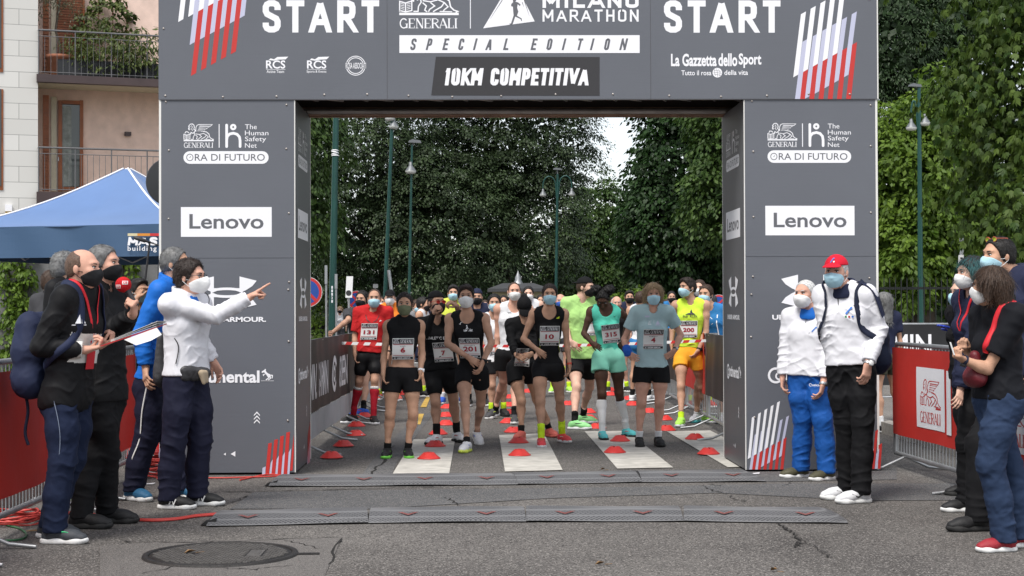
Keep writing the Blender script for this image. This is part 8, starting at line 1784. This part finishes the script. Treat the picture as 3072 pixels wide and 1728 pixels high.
ya = R_(-20); wrap(f, ART, r, [C(J.hip[1], J.kn[1], .105, .085)], J.hip[1]-V(0, 0, .05), V(math.sin(ya), -math.cos(ya), 0), V(math.cos(ya), math.sin(ya), 0), V(0, 0, 1), 'leg_print', .012)
for i in (0, 1): shoe(r, J, i, F_olive, M_sole, M_blk, .006)
# ---- red cap official
J, r = guy(R4, 'tall man in red cap, white jacket and black trousers', 'red', -32, 1.78, (728, 312), (762, 716), (((640, 520, .2), (668, 640, -.2), (660, 700)), ((905, 520, 0, -.08), (848, 695, 0, -.22), (830, 810))), (((738, 985), (742, 1318)), ((822, 985), (812, 1336))), (688, 232), HWH, 'crop', 'surg', hyaw=-30, toes=(-48, -40), sw=.335, bulk=.96, hn=lambda J: [J.s, -J.s*.8-J.f*.5])
M_rcap = cloth('red cap cloth', (.55, .012, .03), .75, .1, .1); c_ = cap(r, J, M_rcap); f = Flat(); f.stroke([(-.012, -.01), (.004, .02), (.012, .02)], .008, 0); f.disc(.012, -.004, .006, 1); wrap(f, [mat('blue emblem', (.04, .16, .5)), M_bib], r, [E(HP(J, 0, -.012, .035), (.083, .104, .094), J.HR)], HP(J, 0, 0, .082), J.hf, J.hs, J.hu, 'cap_emblem', .006, par=c_)
o, P = top(r, J, K_jwhite, 'jacket', 1.92, .03, .018, 'crew', loose=.013, wr=.006, wfreq=4.5, seed=12); collar(r, J, K_navy)
mb = MB(); AP = P+armprims(J, 1)[:3]; e_, s_ = J.el[1], J.sh[1]; surf_strap(mb, AP, [J.nk+J.s*.10+V(0, 0, .03)-J.f*.0, s_+V(0, 0, .05)+J.f*.02, s_+(e_-s_)*.3+J.s*.06+J.f*.02, s_+(e_-s_)*.62+J.s*.06+J.f*.015], .075, .022, s_-J.s*.10-J.up*.1, th=.003); mb.build('navy_sleeve_panel', K_navy, o)
mb = MB(); surf_strap(mb, P, [J.nk-J.up*.05+J.f*.07-J.s*.02, J.nk-J.up*.2+J.f*.13-J.s*.02, J.nk-J.up*.36+J.f*.15-J.s*.01, J.nk-J.up*.5+J.f*.15-J.s*.01], .006, .026, J.nk-J.up*.3, th=.003); surf_strap(mb, P, [J.nk-J.up*.12+J.f*.1+J.s*.10, J.nk-J.up*.24+J.f*.11+J.s*.12, J.nk-J.up*.30+J.f*.08+J.s*.16], .005, .027, J.nk-J.up*.3, th=.003); mb.build('zip', M_blk, o)
f = Flat(); f.stroke([(-.03, 0), (.01, .045), (.018, .045)], .012, 0); f.disc(-.03, -.02, .008, 1); f.disc(-.005, -.02, .008, 2); f.disc(.02, -.02, .008, 0); wprint(r, J, P, f, [mat('blue emblem', (.04, .16, .5)), mat('green emblem', (.03, .25, .08)), M_red], .185, .07, .032)
trousers(r, J, K_tblack, 'trousers', .07, .018, .008, .010, 12, -.01); watch(r, J, 1, M_galv, M_bib, .99)
for i in (0, 1):
    sh_ = shoe(r, J, i, F_white, M_sole, M_loop, .006); a, th = J.an[i], J.toe[i]; ff = V(math.sin(th), -math.cos(th), 0); sd_ = V(-math.cos(th), -math.sin(th), 0)*(1 if math.cos(th) > 0 and i == 0 else 1); mb = MB(); Fl = Flat(); Fl.stroke([(-.045, .018), (-.01, .0), (.01, -.008), (.035, .008), (.06, .022)], [.002, .008, .012, .016, .003])
    sd_ = V(math.cos(th), math.sin(th), 0); sd_ = sd_ if sd_[1] < 0 else -sd_
    Fl.onto(lambda x, y, s: a+ff*(.055-x)+sd_*(.0485+s)+V(0, 0, -.03+y), mb); mb.build('side_mark', [M_blk], sh_)
backpack(J, P, cloth('navy pack cloth', (.012, .016, .035), .7), 'navy and red backpack on the man in the red cap', cloth('red pack cloth', (.45, .02, .02), .7), infl=.028, size=(.16, .12, .23), dz=.36, db=.34)
crowd(R4(936, 385), 17.5, 1.62, 'person with long grey hair behind the man in the red cap', 'tan', HG, 'long', None, K_navy, cloth('olive shorts', (.06, .06, .04)), yaw=200, fem=1, kit='shorts', seed=45)
# ---- right hand group
J, r = guy(R5, 'woman with brown bob in dark polo and blue jeans', 'tan', -72, 1.65, (548, 338), (545, 700), (((470, 590, 0), (412, 512, .2), (388, 495)), ((500, 592, .2), (402, 552, .3), (362, 530))), (((590, 985), (640, 1268)), ((512, 980), (572, 1285))), (512, 248), HBR, 'bob', 'white', fem=1, hyaw=-128, hands=('grip', 'grip'), hn=lambda J: [V(0, 0, 1), V(0, 0, 1)], toes=(-2, -8), sw=.34, bulk=1.06)
o, P = top(r, J, K_polo, 'polo_shirt', .72, -.02, .013, 'collar', loose=.006, wr=.008, seed=14); trousers(r, J, K_jean2, 'jeans', .06, .014, .008, .011, 14, -.012, wfreq=8); watch(r, J, 1, M_str, M_blk, .95)
mb = MB()
pk = J.pel-J.f*.11+J.s*.07; surf_strap(mb, torsoprims(J)+legprims(J, 1)[:2], [pk+V(0, 0, .0)+J.s*.05, pk-V(0, 0, .10)+J.s*.05, pk-V(0, 0, .13), pk-V(0, 0, .10)-J.s*.06, pk-J.s*.06, pk+J.s*.05], .004, .024, J.pel+J.f*.05, th=.002); mb.build('pocket_stitching', mat('pale stitching', (.2, .24, .32), .8), r)
for i in (0, 1): shoe(r, J, i, F_wine, M_sole, M_lan, .006, accent=mat('pale coral trim', (.6, .2, .18), .5))
o = empty('handbag', J.pel+J.f*.22+V(0, 0, .05), 'dark red handbag on the front of the woman in the dark polo', 'bag'); bc = J.pel+J.f*.16+J.up*.17+J.s*.0; M_bag = mat('dark red leather', (.11, .008, .014), .5, .4, bump=.2, bscale=30); pobj('bag', solid([C(bc+J.up*.06, bc-J.up*.05, .030, .052, .06), C(bc-J.s*.03-J.up*.07, bc+J.s*.04-J.up*.07, .042, .042, .06)], .008, 0, noise=(.006, 7, 2, (1, 1, 1))), M_bag, o)
mb = MB(); surf_strap(mb, P, [bc+J.up*.08+J.s*.08, J.nk-J.up*.16+J.f*.12+J.s*.09, J.nk+J.f*.04+J.s*.085-J.up*.0, J.nk-J.up*.06-J.f*.10+J.s*.06, J.nk-J.up*.22-J.f*.12+J.s*.0], .035, .022, J.nk-J.up*.25); mb.build('strap', M_lan, o)
ph = empty('phone', J.wr[1]+J.f*.1, 'phone in the hands of the woman in the dark polo', 'phone'); c = J.wr[1]+J.hd[1]*.10+V(0, .03, .03); mb = MB(); mb.box((-.03, -.004, -.035), (.03, .004, .04), M=lambda v: c+V(.25, .97, 0)*v[0]+V(.97, -.25, 0)*v[1]+V(-.3, 0, .95)*v[2]); mb.build('phone_body', M_bib, ph)
J, r = guy(R5, 'man in navy jacket with sunglasses pushed up on his dark hair', 'tan', -62, 1.82, (610, 205), (600, 600), (((560, 420), (540, 560)), ((680, 420), (690, 560))), (((560, 900), (545, 1160)), ((470, 900), (462, 1205))), (545, 122), HB, 'short', 'surg', hyaw=-72, toes=(-14, -20), sw=.39, bulk=1.12)
top(r, J, K_navy, 'jacket', 1.9, -.02, .018, 'collar', loose=.013, wr=.010, seed=15); trousers(r, J, K_tblack, 'trousers', .05, .016, .009, .009, 15, -.01)
for i in (0, 1): shoe(r, J, i, F_black, So_black, M_blk, .007)
g = glasses(r, J, mat('orange sunglass frame', (.45, .10, .05), .4), mat('yellow mirror lens', (.35, .40, .02), .1, .6), .108, -.045)
J, r = guy(R5, 'teal haired woman with red lanyard among the right spectators', 'fair', -75, 1.72, (455, 275), (450, 640), (((420, 470), (415, 590)), ((418, 520, .1), (388, 680, .2), (383, 722))), (((430, 880), (415, 1130)), ((420, 900), (420, 1128))), (432, 195), HTEAL, 'long', 'white', fem=1, hyaw=-80, toes=(-10, -6), sw=.35, bulk=1.05)
[paint(q, lambda c: (c-J.hc)@J.hu > .045, HB) for q in r.children if q.name.startswith('hair')]; o, P = top(r, J, K_navy, 'sweatshirt', 1.9, -.05, .018, 'crew', loose=.010, wr=.009, seed=16); trousers(r, J, K_tblack, 'trousers', .05, .014, .009, .008, 16, -.01); lanyard(r, J, P, .024, .3, False)
for i in (0, 1): shoe(r, J, i, F_black, M_sole, M_blk, .007)
J, r = guy(R5, 'grey haired person in black puffer jacket with a blue glove', 'fair', -78, 1.64, (412, 335), (425, 620), (((395, 430, 0), (366, 435, .1), (322, 412)), ((430, 470), (420, 560))), (((430, 830), (420, 1068)), ((455, 830), (450, 1070))), (398, 275), HG, 'short', 'surg', fem=1, hyaw=-70, hands=('flat', 'relax'), hn=lambda J: [V(0, 0, -1), -J.s], sw=.34, h=.011, hh=.006)
top(r, J, K_black, 'puffer_jacket', 1.9, -.02, .02, 'collar', loose=.013, wr=.012, wfreq=9, seed=17); trousers(r, J, K_dgrey, 'trousers', .05, .014, .011, .008, 17); glasses(r, J, M_gfr)
pobj('rubber_glove', solid(handprims(J, 0, 'flat')+[C(J.wr[0]-J.hd[0]*.05, J.wr[0], .034, .03, .01)], .0045, .0022), mat('blue nitrile', (.03, .06, .42), .4, .5), r)
for i in (0, 1): shoe(r, J, i, F_black, So_black, M_blk, .008)
